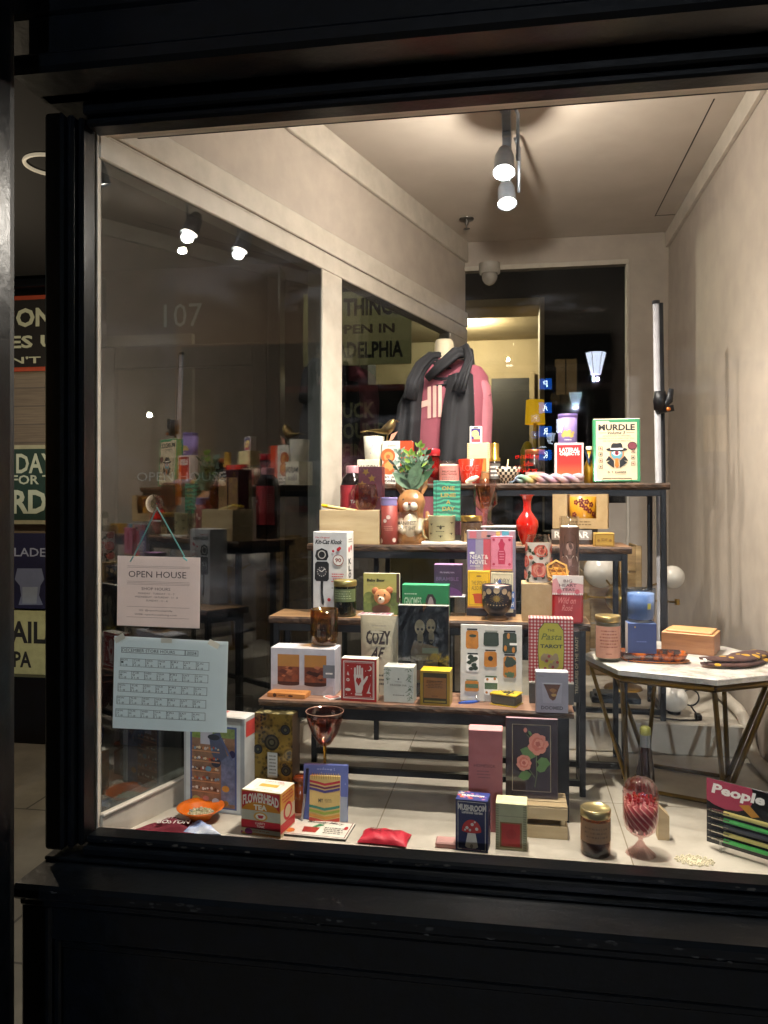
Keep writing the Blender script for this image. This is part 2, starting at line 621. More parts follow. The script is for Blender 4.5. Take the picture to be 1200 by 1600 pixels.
def chip(x, y, z, s, n_, m_):
    pts = [(s * r_.uniform(.5, 1) * math.cos(a), s * .35 * r_.uniform(.4, 1) * math.sin(a)) for a in [2 * PI * k / 7 for k in range(7)]]
    if n_ == 'f': mb.poly([(x + a, y, z + b) for a, b in pts], m_)
    elif n_ == 't': mb.poly([(x + a, y + b, z) for a, b in pts], m_)
    else: mb.poly([(x + b, y, z + a) for a, b in pts], m_)
for k in range(46):
    mb = SILLMB; chip(r_.uniform(-1.08, .8), 1.5994, .6545 + r_.uniform(.006, .027), r_.uniform(.003, .013), 'f', CHIP_GLINT)
for k in range(30):
    chip(r_.uniform(-1.08, .8), 1.61 + r_.uniform(0, .09), .6904, r_.uniform(.002, .009), 't', CHIP_GLINT)
for k in range(34):
    mb = RAILMB; chip(r_.uniform(-1.0, .78), 1.7515, .734 + r_.uniform(-.003, .001), r_.uniform(.003, .014), 'f', M('#35332e', .5, var=.3))
for k in range(60):
    continue
    mb = RAILMB; chip(-1.016 + r_.uniform(-.001, .0015), 1.7515, r_.uniform(.8, 2.4), r_.uniform(.003, .016), 'v', CH2 if k % 3 else CHIP_GLINT)
part('sill', SILLMB, sf); part('bottom_rail', RAILMB, sf)
mb = MB(); mb.box(-1.014, .80, 1.812, 1.82, .741, 2.446, glass('#f4f7f6', .022, .5, 0, .055))
part('window_pane', mb, sf)
# cream lining just behind the glass
mb = MB(); mb.box(-1.05, -1.018, 1.8205, 1.834, .70, 2.46, TRIM); mb.box(-1.0055, .80, 1.8225, 1.845, 2.4605, 2.47, TRIM)
part('lining', mb, sf)

# --- display floor, its step, ceiling
mb = MB()
def wl(Y):
    return -1.012 + .312 * (Y - 1.8)
mb.add([(-1.03, 1.825, .60), (.86, 1.825, .60), (.86, 4.3, .60), (-.28, 4.3, .60), (-1.03, 1.825, Z_F), (.86, 1.825, Z_F), (.86, 4.3, Z_F), (-.28, 4.3, Z_F)],
       [(0, 1, 5, 4), (1, 2, 6, 5), (2, 3, 7, 6), (3, 0, 4, 7), (4, 5, 6, 7), (3, 2, 1, 0)], FLOORM)
seam = M('#857a66', .8, var=0)
for sy_ in (2.30,):
    mb.poly([(-.9, sy_, Z_F + .0006), (.8, sy_, Z_F + .0006), (.8, sy_ + .003, Z_F + .0006), (-.9, sy_ + .003, Z_F + .0006)], seam)
for sx_ in (-.35, .28):
    mb.poly([(sx_, 1.9, Z_F + .001), (sx_ + .003, 1.9, Z_F + .001), (sx_ + .003, 2.9, Z_F + .001), (sx_, 2.9, Z_F + .001)], seam)
tag(mb.build('display_floor'), kind='structure')
mb = MB(); mb.box(.17, .798, 2.76, 4.25, Z_F + .001, STEP, FLOORM, .006)
tag(mb.build('display_step'), kind='structure')
mb = MB()
mb.add([(-1.06, 1.82, ZC), (.9, 1.82, ZC), (.9, 4.3, ZC), (-.3, 4.3, ZC), (-1.06, 1.82, ZC + .1), (.9, 1.82, ZC + .1), (.9, 4.3, ZC + .1), (-.3, 4.3, ZC + .1)],
       [(0, 1, 2, 3), (4, 5, 6, 7), (0, 1, 5, 4), (2, 3, 7, 6), (1, 2, 6, 5), (3, 0, 4, 7)], CEILM)
mb.box(.686, .690, 2.86, 4.0, ZC - .0012, ZC + .01, INK)
mb.box(.690, .78, 3.99, 3.994, ZC - .0012, ZC + .01, INK)
tag(mb.build('ceiling'), kind='structure')
mb = MB(); mb.box(-1.0, .798, 1.85, 1.88, 2.471, 2.9295, TRIM)
tag(mb.build('window_header', None), 'cream boxed head over the inside of the shop window', 'window head')

# --- left glazed wall of the display, splayed by 17.3 degrees
AL = -math.atan2(.320, 1)
L = 2.58
lw_ = empty('side_window_wall', (-1.038, 1.80, 0), 'cream framed two pane glass side wall left of the display', 'glazed wall', AL)
def lpart(name, boxes, mat=TRIM, bev=.003):
    m_ = MB()
    for b in boxes:
        m_.box(*b, mat, bev)
    return m_.build(name, lw_)
# local x: across the wall (interior is +x), local y: along it
lpart('curb', [(-.06, .016, .036, L, .0, .755), (-.012, .022, .036, L, .755, .7635)])
lpart('top_rail', [(-.05, .016, .03, L, 2.402, 2.462), (-.05, .010, .03, L, 2.4625, 2.472), (-.05, .018, .03, L, 2.4725, 2.552)])
lpart('wall_panel', [(-.05, .004, .03, L, 2.5525, ZC + .05)], PLASTER)
lpart('ceiling_beam', [(.0045, .022, .06, L, 2.822, 2.935)], TRIM)
lpart('mullion', [(-.05, .016, 1.09, 1.235, .764, 2.4015)])
lpart('end_stile', [(-.05, .0165, 2.34, L, .764, 2.4015)])
lpart('front_stile', [(-.05, .010, .036, .040, .764, 2.4015)])
GL2 = glass('#7e8a90', .09, .9, .0, .001)
lpart('glass_pane', [(.003, .009, .042, 1.0895, .764, 2.4015)], GL2, 0)
lpart('glass_pane', [(.003, .009, 1.2355, 2.3395, .764, 2.4015)], GL2, 0)

# --- right wall
mb = MB(); mb.box(0, .078, 1.83, 4.35, 0, ZC + .05, PLASTER)
mb.box(-.018, -.0005, 1.96, 4.249, 2.85, 2.9295, TRIM, .002)
rw = mb.build('side_wall', None, (.80, 0, 0)); tag(rw, 'plain cream plastered wall on the right of the display', 'wall')
mb = MB()
pth = [(.775, 1.95, Z_F + .021), (.775, 2.70, Z_F + .021), (.772, 2.74, Z_F + .05), (.765, 2.80, STEP + .02), (.765, 2.86, STEP + .03), (.765, 4.2, STEP + .03)]
mb.tube([(a - .765, b - 1.95, c - Z_F) for a, b, c in pth], .020, TRIM, 12)
tag(mb.build('wall_pipe', None, (.765, 1.95, Z_F)), 'cream painted pipe running along foot of right wall', 'pipe')

# --- back wall with its interior window
bw = empty('back_wall', (.3, 4.25, 0), 'cream back wall of the display with a tall inner window', 'wall')
mb = MB(); mb.box(-.33, .88, 4.25, 4.33, 2.785, ZC + .05, PLASTER); mb.box(.592, .799, 4.25, 4.33, .0, 2.7845, PLASTER)
part('wall', mb, bw)
mb = MB(); mb.box(-.27, .60, 4.243, 4.249, 2.775, 2.80, TRIM, .002); mb.box(.588, .603, 4.243, 4.249, 1.0, 2.7745, TRIM, .002)
part('window_frame', mb, bw)
mb = MB(); mb.box(-.27, .591, 4.262, 4.268, .7, 2.784, glass('#b9bec2', .012, .9, 0, .003))
part('window_pane', mb, bw)
mb = MB(); mb.box(.33, .5915, 4.25, 4.262, .6, 1.53, PLASTER); mb.box(-.27, .33, 4.272, 4.30, .0, 1.0, DARKW)
part('low_panel', mb, bw)

# --- shop interior beyond: dark room and a warm lit back room
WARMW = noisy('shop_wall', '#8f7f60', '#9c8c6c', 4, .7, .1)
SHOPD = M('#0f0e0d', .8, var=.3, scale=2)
ir = empty('shop_room', (.3, 6, 0), 'dark shop interior behind the display with a warm lit room beyond', 'room')
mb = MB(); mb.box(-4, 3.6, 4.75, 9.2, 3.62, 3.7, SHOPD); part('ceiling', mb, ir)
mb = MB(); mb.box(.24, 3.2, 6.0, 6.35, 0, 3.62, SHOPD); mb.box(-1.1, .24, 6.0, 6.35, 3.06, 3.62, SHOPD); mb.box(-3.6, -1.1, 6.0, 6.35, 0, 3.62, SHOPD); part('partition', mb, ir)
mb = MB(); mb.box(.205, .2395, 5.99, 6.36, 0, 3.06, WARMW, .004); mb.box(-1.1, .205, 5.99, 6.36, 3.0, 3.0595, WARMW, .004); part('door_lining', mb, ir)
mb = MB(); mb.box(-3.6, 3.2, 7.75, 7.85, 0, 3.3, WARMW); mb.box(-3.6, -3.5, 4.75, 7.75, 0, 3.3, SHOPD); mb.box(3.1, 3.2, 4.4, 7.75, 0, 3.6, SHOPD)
part('wall', mb, ir)
mb = MB(); mb.box(-3.4, 3.1, 6.37, 7.74, 3.1, 3.2, WARMW); part('back_room_ceiling', mb, ir)
dx0, dx1 = at(768, 600, 7.74)[0], at(827, 600, 7.74)[0]
mb = MB(); mb.box(dx0, dx1, 7.70, 7.745, 0, 2.72, M('#0d0c0c', .5), .004); mb.box(dx1, dx1 + .05, 7.69, 7.745, 0, 2.77, WARMW, .004)
part('door', mb, ir)
lamp('shop_lamp_light', at(736, 514, 6.9), 'POINT', 120, (1, .84, .55), .03)
# dim stock shelves seen through the glass, low in the room
mb = MB()
for k in range(9):
    x = -1.5 + k * .42; h = random.uniform(.7, 1.35)
    mb.box(x, x + .3, 5.2, 5.6, 0, h, M(random.choice(['#3a2f26', '#2c2c30', '#4a3a2a', '#233038']), .7), .004)
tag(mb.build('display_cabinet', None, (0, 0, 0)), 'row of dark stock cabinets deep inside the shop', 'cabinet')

# table lamp with yellow shade in the shop
def stk(x, y, z): return (x, y, z)
lx, ly, lz = at(836, 644, 5.0)
tl = empty('table_lamp', (lx, ly, 1.35), 'yellow shaded table lamp glowing in the shop behind', 'table lamp')
mb = MB(); mb.lathe([(.062, 0), (.055, .15)], M('#e3b100', .6, emit=.55, ecol='#ffc020'), 24, 0, 0); mb.build('lamp_shade', tl, (0, 0, lz - 1.35 - .075))
mb = MB(); mb.lathe([(.05, 0), (.05, .01), (.018, .03), (.014, .3), (.01, lz - 1.35 - .05)], M('#b89a30', .4), 16); mb.build('stand', tl)
gx_, gy_, gz_ = at(824, 690, 4.95)
mb = MB(); hh = .19; mb.lathe([(.0001, 0), (.03, 0), (.045, hh * .3), (.042, hh * .7), (.02, hh * .95), (.0001, hh)], noisy('yellow_green_glaze', '#b89a1c', '#6f8a4a', 8, .4, .1), 24)
tag(mb.build('yellow_vase', None, (gx_, gy_, 1.7205)), 'yellow green oval vase beside the shop table lamp', 'vase')
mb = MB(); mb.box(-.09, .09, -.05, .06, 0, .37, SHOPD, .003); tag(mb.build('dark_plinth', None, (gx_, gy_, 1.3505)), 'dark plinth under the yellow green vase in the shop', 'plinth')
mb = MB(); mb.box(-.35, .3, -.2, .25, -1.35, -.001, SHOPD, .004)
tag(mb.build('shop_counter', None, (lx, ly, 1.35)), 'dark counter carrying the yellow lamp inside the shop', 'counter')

# --- the recessed entry on the left: ceiling, back wall with door, shop window with banners
mb = MB(); mb.box(-3.6, -1.06, 1.9, 4.54, 2.96, 3.0, M('#080706', .85)); mb.box(-1.059, -.3, 3.6, 4.54, 2.96, 3.0, SHOPD)
tag(mb.build('entry_ceiling'), kind='structure')
ew = empty('entry_wall', (-2, 4.62, 0), 'dark entry wall with glazed door beside the display', 'wall')
mb = MB()
mb.box(-3.8, -2.62, 4.56, 4.66, 0, .42, BLK, .01)
mb.box(-3.8, -2.62, 4.56, 4.66, 2.90, 2.95, BLK, .01)
mb.box(-3.8, -3.6, 4.56, 4.66, .461, 2.899, BLK, .01)
mb.box(-2.62, -2.54, 4.54, 4.66, 0, 2.95, BLK, .01)
mb.box(-1.45, -1.37, 4.54, 4.66, 0, 2.95, BLK, .01)
mb.box(-.33, -.27, 4.54, 4.66, 0, 2.95, BLK, .01)
mb.box(-1.37, -.33, 4.56, 4.66, 0, .46, BLK, .01)
part('window_surround', mb, ew)
dk = M('#171310', .6)
mb = MB(); mb.box(-2.53, -2.44, 4.57, 4.63, .02, 2.5, BLK, .006); mb.box(-1.55, -1.46, 4.57, 4.63, .02, 2.5, BLK, .006)
mb.box(-2.44, -1.55, 4.57, 4.63, .02, .35, BLK, .006); mb.box(-2.44, -1.55, 4.57, 4.63, 2.36, 2.5, BLK, .006)
dr = part('door', mb, ew)
mb = MB(); mb.box(-2.44 + 2, -1.55 + 2, -.03, -.02, .35, 2.36, glass('#9fa5a5', .03, .8))
g = mb.build('door_glass', dr)
ltr = M('#8a9096', .5, var=0)
mb = MB()
p0 = at(256, 512, 4.58); p1 = at(316, 473, 4.58)
F_ = Face(mb, (p0[0] + 2, -.04, p0[2]), (1, 0, 0), (0, 0, 1), (0, -1, 0), p1[0] - p0[0], p1[2] - p0[2])
F_.text('107', 0, 0, 1, 1, ltr)
p0 = at(214, 752, 4.58); p1 = at(352, 737, 4.58)
F_ = Face(mb, (p0[0] + 2, -.04, p0[2]), (1, 0, 0), (0, 0, 1), (0, -1, 0), p1[0] - p0[0], p1[2] - p0[2])
F_.text('OPEN HOUSE', 0, 0, 1, 1, ltr)
mb.build('door_lettering', dr)
# ring shaped ceiling light of the entry
rg = at(80, 252, 3.04)
mb = MB(); mb.tube([(.104 * math.cos(a), .104 * math.sin(a), 0) for a in [2 * PI * k / 40 for k in range(40)]], .008, M('#b3a892', .5, emit=.35, ecol='#e9d8b8'), 8, closed=True)
tag(mb.build('ring_light', None, (rg[0], rg[1], 2.953)), 'round ring light on the dark entry ceiling', 'ceiling light')

# banners hung in the entry window
def banner(label, x0, x1, yt, yb, bgc, lines, Y=4.66, edge=None, edgec=None, extra=None):
    a = at(x0, yb, Y); b = at(x1, yt, Y)
    w_, h = b[0] - a[0], b[2] - a[2]
    mb = MB(); mb.box(-w_ / 2, w_ / 2, -.006, .006, 0, h, M(bgc, .8, bump=.3, bscale=120), .002)
    F = Face(mb, (-w_ / 2, -.006, 0), (1, 0, 0), (0, 0, 1), (0, -1, 0), w_, h)
    if edge:
        F.rect(0, 1 - edge, 1, 1, M(edgec, .8)); F.rect(0, 0, 1, edge, M(edgec, .8))
    def q(px, py):
        return (at(px, py, Y)[0] - a[0]) / w_, (at(px, py, Y)[2] - a[2]) / h
    for (t, lx0, lx1, ly0, ly1, c, bd_) in lines:
        u0, v0 = q(lx0, ly1); u1, v1 = q(lx1, ly0)
        F.text(t, u0, v0, u1, v1, M(c, .8, var=.05), bd_)
    if extra: extra(F, q)
    o = mb.build('banner', None, ((a[0] + b[0]) / 2, Y, a[2]))
    return tag(o, label, 'banner')
LT = '#a8ae96'
banner('black banner with orange edges and grey lettering, topmost in the entry window', -120, 160, 457, 585, '#0b0a09',
       [('ON', 26, 82, 480, 512, LT, .035), ('ES US', 16, 110, 522, 545, LT, .03), ("N'T CARE", 18, 150, 554, 569, LT, .02)], edge=.055, edgec='#8a3416')
banner('dark green banner with cream serif lettering in the entry window', -120, 160, 694, 818, '#0f2c22',
       [('IDAYS', 19, 98, 708, 740, LT, .02), ('FOR THE', 20, 108, 742, 757, LT, .02), ('RDS', 20, 94, 765, 803, LT, .035)], edge=.05, edgec='#8f8c70')
def bell(F, q):
    wht = M('#6f7892', .8, var=.05)
    pts = [(24, 905), (28, 888), (66, 888), (70, 905), (64, 915), (62, 930), (68, 945), (30, 945), (34, 930), (32, 915)]
    F.poly([q(*p) for p in pts], wht)
    F.poly([q(*p) for p in [(36, 917), (60, 917), (58, 943), (36, 943)]], M('#8d98a8', .8, var=.05))
banner('navy banner with pale bell drawing in the entry window', -120, 160, 834, 950, '#14163a',
       [('ILADELPHIA', 18, 130, 857, 869, '#9aa2b8', .01), ('PHILADELPHIA', -90, 12, 857, 869, '#9aa2b8', .01)], extra=bell)
banner('pale yellow banner with black arched lettering, lowest in the entry window', -120, 160, 953, 1056, '#a8a470',
       [('AILA', 17, 96, 972, 1004, '#14120f', .03), ('PA', 22, 50, 1018, 1042, '#14120f', .03)])
def planks(n):
    v = coords(n, (1, 1, 1))
    s = n.nodes.new('ShaderNodeTexBrick')
    s.inputs['Scale'].default_value = 1; s.inputs['Mortar Size'].default_value = .004
    s.inputs['Brick Width'].default_value = 3; s.inputs['Row Height'].default_value = .12
    s.inputs['Color1'].default_value = lin('#5d5142'); s.inputs['Color2'].default_value = lin('#6d604d'); s.inputs['Mortar'].default_value = (.02, .02, .02, 1)
    mp = n.nodes.new('ShaderNodeMapping'); mp.inputs['Rotation'].default_value = (PI / 2, 0, 0)
    n.links.new(v, mp.inputs[0]); n.links.new(mp.outputs[0], s.inputs['Vector'])
    t = noise(n, coords(n, (1, 10, 30)), 4, 5)
    return mixcol(n, .4, s.outputs[0], ramp(n, t.outputs[0], [(.3, '#3c342a'), (.7, '#7c6f5b')])), t.outputs[0]
PLK = pattern('grey_planks', planks, .7, 0, .2)
mb = MB(); mb.box(-1.8, 0, 0, .05, .46, 2.6, PLK)
tag(mb.build('plank_panel', None, (-2.0, 4.72, 0)), 'grey plank backing behind the entry banners', 'panel')
banner('cream sign with big black capitals seen through the side glass', 474, 643, 452, 573, '#a09d70',
       [('BAD THINGS', 484, 626, 463, 497, '#181612', .04), ('HAPPEN IN', 489, 617, 505, 524, '#181612', .035), ('PHILADELPHIA', 484, 630, 532, 562, '#181612', .035)], Y=5.05)
banner('black banner with red border and cream slab capitals behind the side glass', 420, 632, 600, 800, '#0b0b0d',
       [('UCK', 536, 586, 628, 654, '#8a8763', .035), ('OUND', 536, 606, 660, 686, '#8a8763', .035), ('FIND', 536, 590, 693, 714, '#8a8763', .035), ('OUT', 536, 580, 722, 744, '#8a8763', .035)],
       Y=5.05, edge=.05, edgec='#5e1f18')
lamp('entry_fill_light', (-2.75, 3.5, 2.2), 'POINT', 26.0, (1, .82, .6), .02)  # added fill with no fitting, brightens the banners and entry paving
lamp('banner_fill_light', (-1.0, 4.3, 2.9), 'POINT', 11, (1, .85, .62), .01)  # added fill with no fitting, brightens the signs behind the side glass

# --- slim cast column in front of the entry at the far left
COLM = M('#040506', .55, 0, var=.3, bump=.2, bscale=60)
mb = MB(); mb.box(-.25, 0, -.07, .07, 0, 4.0, COLM, .012); mb.box(-.17, .008, -.08, .08, .0, .2, COLM, .01)
mb.box(.0, .004, -.04, .04, .3, 3.9, BLK, .002)
tag(mb.build('column', None, (-1.012, 1.42, 0)), 'black painted column at the far left before the entry', 'column')

# ================================================================ across the street, seen as reflections
def street_lamp(X, Y, z, s, label):
    o = empty('street_lamp', (X, Y, -.13), label, 'street lamp', group='lit lanterns along the street')
    P = M('#0d0f10', .4, .5)
    mb = MB(); zz = z + .13; mb.lathe([(.12, 0), (.12, .15), (.06, .3), (.045, zz - s * .6), (.07, zz - s * .55), (.02, zz - s * .5)], P, 12); mb.build('post', o)
    mb = MB(); mb.lathe([(s * .20, zz - s * .48), (s * .42, zz + s * .42)], M('#dfe8ff', .5, emit=20, ecol='#dfe9ff'), 6, smooth=False); mb.build('lantern_glass', o)
    mb = MB(); mb.lathe([(s * .48, zz + s * .42), (s * .3, zz + s * .62), (.02, zz + s * .8)], P, 6, smooth=False)
    for k in range(6):
        a = 2 * PI * k / 6
        mb.tube([(s * .21 * math.cos(a), s * .21 * math.sin(a), zz - s * .48), (s * .43 * math.cos(a), s * .43 * math.sin(a), zz + s * .42)], .005, P, 6)
    mb.build('lantern_frame', o)
    return o
def mir(px, py, Yr):
    x, y, z = at(px, py, 3.632 - Yr)
    return x, Yr, z
a = mir(931, 567, -12); street_lamp(a[0], a[1], a[2], .46, 'nearest lit street lantern, the largest of the three')
b = mir(873, 665, -20); street_lamp(b[0], b[1], b[2], .42, 'middle lit street lantern across the road')
c_ = mir(849, 705, -31); street_lamp(c_[0], c_[1], c_[2], .42, 'farthest lit street lantern, the smallest of the three')
lamp('street_lamp_light', (a[0], a[1] + .02, a[2] - .32), 'POINT', 15000, (.86, .92, 1), .05)
ps = empty('park_sign', mir(852, 720, -8), 'blue lit vertical parking sign on the street', 'sign')
pz = ps.location[2]
for py, ch in ((600, 'P'), (637, 'A'), (674, 'R'), (711, 'K')):
    x, y, z = mir(852, py, -8)
    mb = MB(); B = M('#0a4fb0', .5, emit=9, ecol='#0a5cd0'); mb.box(-.09, .09, -.02, .02, -.075, .075, B, .004)
    F = Face(mb, (.09, .02, -.075), (-1, 0, 0), (0, 0, 1), (0, 1, 0), .18, .15)
    F.text(ch, .32, .18, .70, .82, M('#ffffff', .5, emit=22, ecol='#dff0ff', var=0), .03)
    mb.build('letter_panel', ps, (x - ps.location[0], 0, z - pz))
mb = MB(); mb.tube([(.13, 0, -pz), (.13, 0, 1.35)], .025, BLACKM, 8); mb.build('pole', ps)
nx_ = mir(826, 724, -14)
mb = MB(); NEO = M('#ff2010', .5, emit=16, ecol='#ff1a08', var=0)
mb.box(-.45, .45, -.05, 0, -.35, .35, SHOPD, .01)
F = Face(mb, (.32, .0, -.22), (-1, 0, 0), (0, 0, 1), (0, 1, 0), .64, .44, .01)
F.text('grilline', .04, .66, .96, .98, NEO, .01); F.text('old', .35, .36, .66, .62, NEO, .01); F.text('grains', .2, .0, .9, .28, NEO, .01)
for v_ in (-.4, .4):
    mb.tube([(v_, -.02, -nx_[2] - .1), (v_, -.02, -.34)], .02, BLACKM, 8)
tag(mb.build('neon_sign', None, nx_), 'red lit lettering of a shop sign across the street', 'sign')
bb = empty('brick_building', (2, -42, -.13), 'dark building across the street with a few lit windows', 'building')
mb = MB(); mb.box(-22, 20, -6, 0, 0, 11, noisy('far_brick', '#1c1512', '#261c17', 3, .9, .2)); mb.build('wall', bb)
for k in range(10):
    for j in range(3):
        lit = (k * 7 + j * 5) % 9 == 0
        mb = MB(); mb.box(-.6, .6, .0, .06, 0, 2.0, M('#6b5a3a', .4, emit=.8, ecol='#ffcf8a') if lit else M('#0a0c10', .15), .01)
        mb.box(-.7, .7, .0, .09, -.12, 0, BLACKM); mb.box(-.03, .03, .06, .08, 0, 2, BLACKM)
        mb.build('window', bb, (-19 + k * 4, 0, 1 + j * 3.3))
# ================================================================ fittings of the display
GREYM = M('#8f97a3', .35, .8, var=.1)
tk = empty('lamp_track', (-.02, 1.97, ZC), 'grey ceiling track carrying the spot lamps', 'light track')
mb = MB(); mb.box(-.017, .017, 0, 1.25, -.024, -.0005, GREYM, .003); mb.build('track', tk)
HL = ['track spot lamp nearest the window glass, first along the ceiling track', 'second spot lamp along the track, behind the first',
      'larger looking of the two lit spot lamps seen on the ceiling', 'farther of the two lit spot lamps seen on the ceiling']
for i, (p, q, e, an) in enumerate(HEADS):
    o = empty('spot_lamp', (p[0], p[1], ZC - .0245), HL[i], 'spot lamp', group='spot lamps on the ceiling track')
    dv = (Vector(q) - Vector(p)).normalized()
    R = dv.to_track_quat('-Z', 'Y').to_matrix().to_4x4()
    off = Vector(p) - Vector(o.location)
    T_ = Matrix.Translation(off) @ R
    mb = MB(); k = len(mb.v)
    mb.lathe([(.002, .055), (.02, .052), (.032, .02), (.036, -.045), (.038, -.05), (.0345, -.05), (.0335, -.044)], GREYM, 28); mb.move(k, T_)
    mb.build('housing', o)
    mb = MB(); k = len(mb.v); mb.lathe([(.0001, -.040), (.033, -.040)], M('#ffffff', .5, emit=30, ecol='#fff2e0', var=0), 28); mb.move(k, T_); mb.build('lens', o)
    mb = MB(); mb.box(-.016, .016, -.04, .04, -.022, 0, GREYM, .003); mb.tube([(0.03, 0, -.01), (.046, 0, -.05), (.045, off.y, off.z)], .006, GREYM, 8); mb.build('bracket', o)

x, y, z = at(729, 345, 3.3)
o = empty('sprinkler', on(729, 342, ZC) + (ZC,), 'metal fire sprinkler head on the ceiling', 'sprinkler')
CH = M('#6d6a66', .3, .9)
mb = MB(); mb.lathe([(.0001, -.004), (.034, -.007), (.036, -.002), (.036, 0)], CH, 24); mb.build('plate', o)
mb = MB(); mb.lathe([(.009, -.005), (.008, -.03), (.004, -.032), (.004, -.05)], CH, 12); mb.lathe([(.0001, -.052), (.016, -.051), (.016, -.049), (.0001, -.048)], CH, 16); mb.build('nozzle', o)
x, y, z = at(765, 410, 4.18)
o = empty('dome_camera', (x, 4.18, 2.77), 'white dome security camera above the inner window', 'camera')
WP = M('#9c968c', .4)
mb = MB(); mb.lathe([(.055, .02), (.055, -.03), (.045, -.035)], WP, 28); mb.box(-.03, .03, 0, .068, -.01, .03, WP, .004); mb.build('base', o)
mb = MB(); mb.ball((0, 0, -.045), .043, M('#87827a', .15, coat=1), 24, 12, sz=1.15); mb.build('dome', o)

# --- the four stepped benches: plank tops on black steel frames
def plankm(key, a, b, c):
    return wood(key, a, b, c, (1.5, 14, 14), 3.2, .5)
WOODS = [plankm('bench1', '#54392a', '#8a6650', '#a98671'), plankm('bench2', '#5d4128', '#9d7850', '#c09b6e'),
         plankm('bench3', '#3f2d20', '#7c5b41', '#a3805e'), plankm('bench4', '#37281d', '#684a34', '#937156')]
EDGE = wood('bark_edge', '#171009', '#3d2919', '#6d4c31', (4, 20, 20), 6, .7)
def bench(x0, x1, y0, y1, z, k, label, leg=.017, th=.022, xr=None):
    o = empty('display_bench', ((x0 + x1) / 2, (y0 + y1) / 2, Z_F), label, 'bench', group='stepped benches in the window')
    cx, cyy = o.location[0], o.location[1]
    rr = random.Random(k)
    n = 60
    mb = MB()
    top, bot = [], []
    fr = [rr.uniform(-.0035, .0035) for _ in range(n + 1)]
    fr = [(fr[max(0, i - 1)] + fr[i] + fr[min(n, i + 1)]) / 3 for i in range(n + 1)]
    vs, fs, fe = [], [], []
    zt = z - Z_F
    for i in range(n + 1):
        x = x0 + (x1 - x0) * i / n - cx
        f = y0 + fr[i] - cyy
        vs += [(x, y1 - cyy, zt), (x, f + .006, zt), (x, f + rr.uniform(0, .003), zt - .006), (x, f + rr.uniform(0, .004), zt - th * .7), (x, f + .008, zt - th), (x, y1 - cyy, zt - th)]
    for i in range(n):
        a, b = i * 6, i * 6 + 6
        fs.append((a, a + 1, b + 1, b)); fs.append((a + 4, a + 5, b + 5, b + 4)); fs.append((a + 5, a, b, b + 5))
        fe += [(a + 1, a + 2, b + 2, b + 1), (a + 2, a + 3, b + 3, b + 2), (a + 3, a + 4, b + 4, b + 3)]
    fe += [tuple(range(6)), tuple(range(n * 6, n * 6 + 6))]
    mb.add(vs, fs, WOODS[k]); mb.add(vs, fe, EDGE)
    mb.build('plank', o)
    zb = zt - th - .0005
    ins = .012
    ax0, ax1, ay0, ay1 = x0 - cx + ins, x1 - cx - ins, y0 - cyy + ins, y1 - cyy - ins
    ra = max(leg, .022)
    def fz(x, y):
        return STEP - Z_F + .0005 if (x + cx > .165 and y + cyy > 2.755) else .0005
    mb = MB()
    mb.box(ax0 + leg, ax1 - leg, ay0, ay0 + leg, zb - ra, zb, BLACKM, .001); mb.box(ax0 + leg, ax1 - leg, ay1 - leg, ay1, zb - ra, zb, BLACKM, .001)
    mb.box(ax0, ax0 + leg, ay0 + leg, ay1 - leg, zb - ra, zb, BLACKM, .001); mb.box(ax1 - leg, ax1, ay0 + leg, ay1 - leg, zb - ra, zb, BLACKM, .001)
    mb.build('frame', o)
    for (lx, ly) in ((ax0, ay0), (ax1 - leg, ay0), (ax0, ay1 - leg), (ax1 - leg, ay1 - leg)):
        mb = MB(); mb.box(lx, lx + leg, ly, ly + leg, fz(lx, ly), zb, BLACKM, .001); mb.build('leg', o)
    mb = MB(); s0 = .13 if k == 3 else .03
    if k: mb.box(ax0 + leg, ax1 - leg, ay0, ay0 + leg, s0, s0 + leg, BLACKM, .001)
    mb.build('stretcher', o) if k else None
    for lx in (ax0, ax1 - leg):
        mb = MB(); mb.box(lx, lx + leg, ay0 + leg, ay1 - leg, s0, s0 + leg, BLACKM, .001); mb.build('stretcher', o)
    return o
bench(-.706, .162, 2.13, 2.30, Z1, 0, 'lowest and nearest wooden plank bench on black legs', .030, .018)
bench(-.735, .222, 2.32, 2.485, Z2, 1, 'second lowest plank bench, with the lighter golden top')
bench(-.66, .362, 2.49, 2.74, Z3, 2, 'third plank bench, second from the top')
bench(-.50, .525, 2.76, 3.06, Z4, 3, 'highest and farthest plank bench against the back window')

# --- octagonal marble table
def marb(n):
    v = coords(n)
    t = noise(n, v, 7, 8, .7)
    t2 = noise(n, v, 30, 4, .5)
    c = ramp(n, t.outputs[0], [(.40, '#aaa59b'), (.5, '#dcd7cc'), (.7, '#e8e4da')])
    return mixcol(n, .15, c, t2.outputs[1]), t2.outputs[0]
MARB = pattern('marble', marb, .25, 0, .05)
TZ = 1.55 - .475
tb = empty('side_table', (.50, 2.47, Z_F), 'white marble octagonal table on slanting brass legs', 'table')
ANG = [176, 222, 277, 322, 5, 50, 95, 135]
def octa(r):
    return [(r * math.cos(math.radians(a)), r * math.sin(math.radians(a))) for a in ANG]
mb = MB(); th = .018; zt = TZ - Z_F
vs = [(x, y, zt - th) for x, y in octa(.278)] + [(x, y, zt - .003) for x, y in octa(.282)] + [(x, y, zt) for x, y in octa(.278)]
fs = [(k, (k + 1) % 8, 8 + (k + 1) % 8, 8 + k) for k in range(8)] + [(8 + k, 8 + (k + 1) % 8, 16 + (k + 1) % 8, 16 + k) for k in range(8)] + [tuple(range(16, 24)), tuple(range(7, -1, -1))]
mb.add(vs, fs, MARB); mb.build('tabletop', tb)
ANTQ = M('#8b7236', .33, .95, var=.25, scale=12)
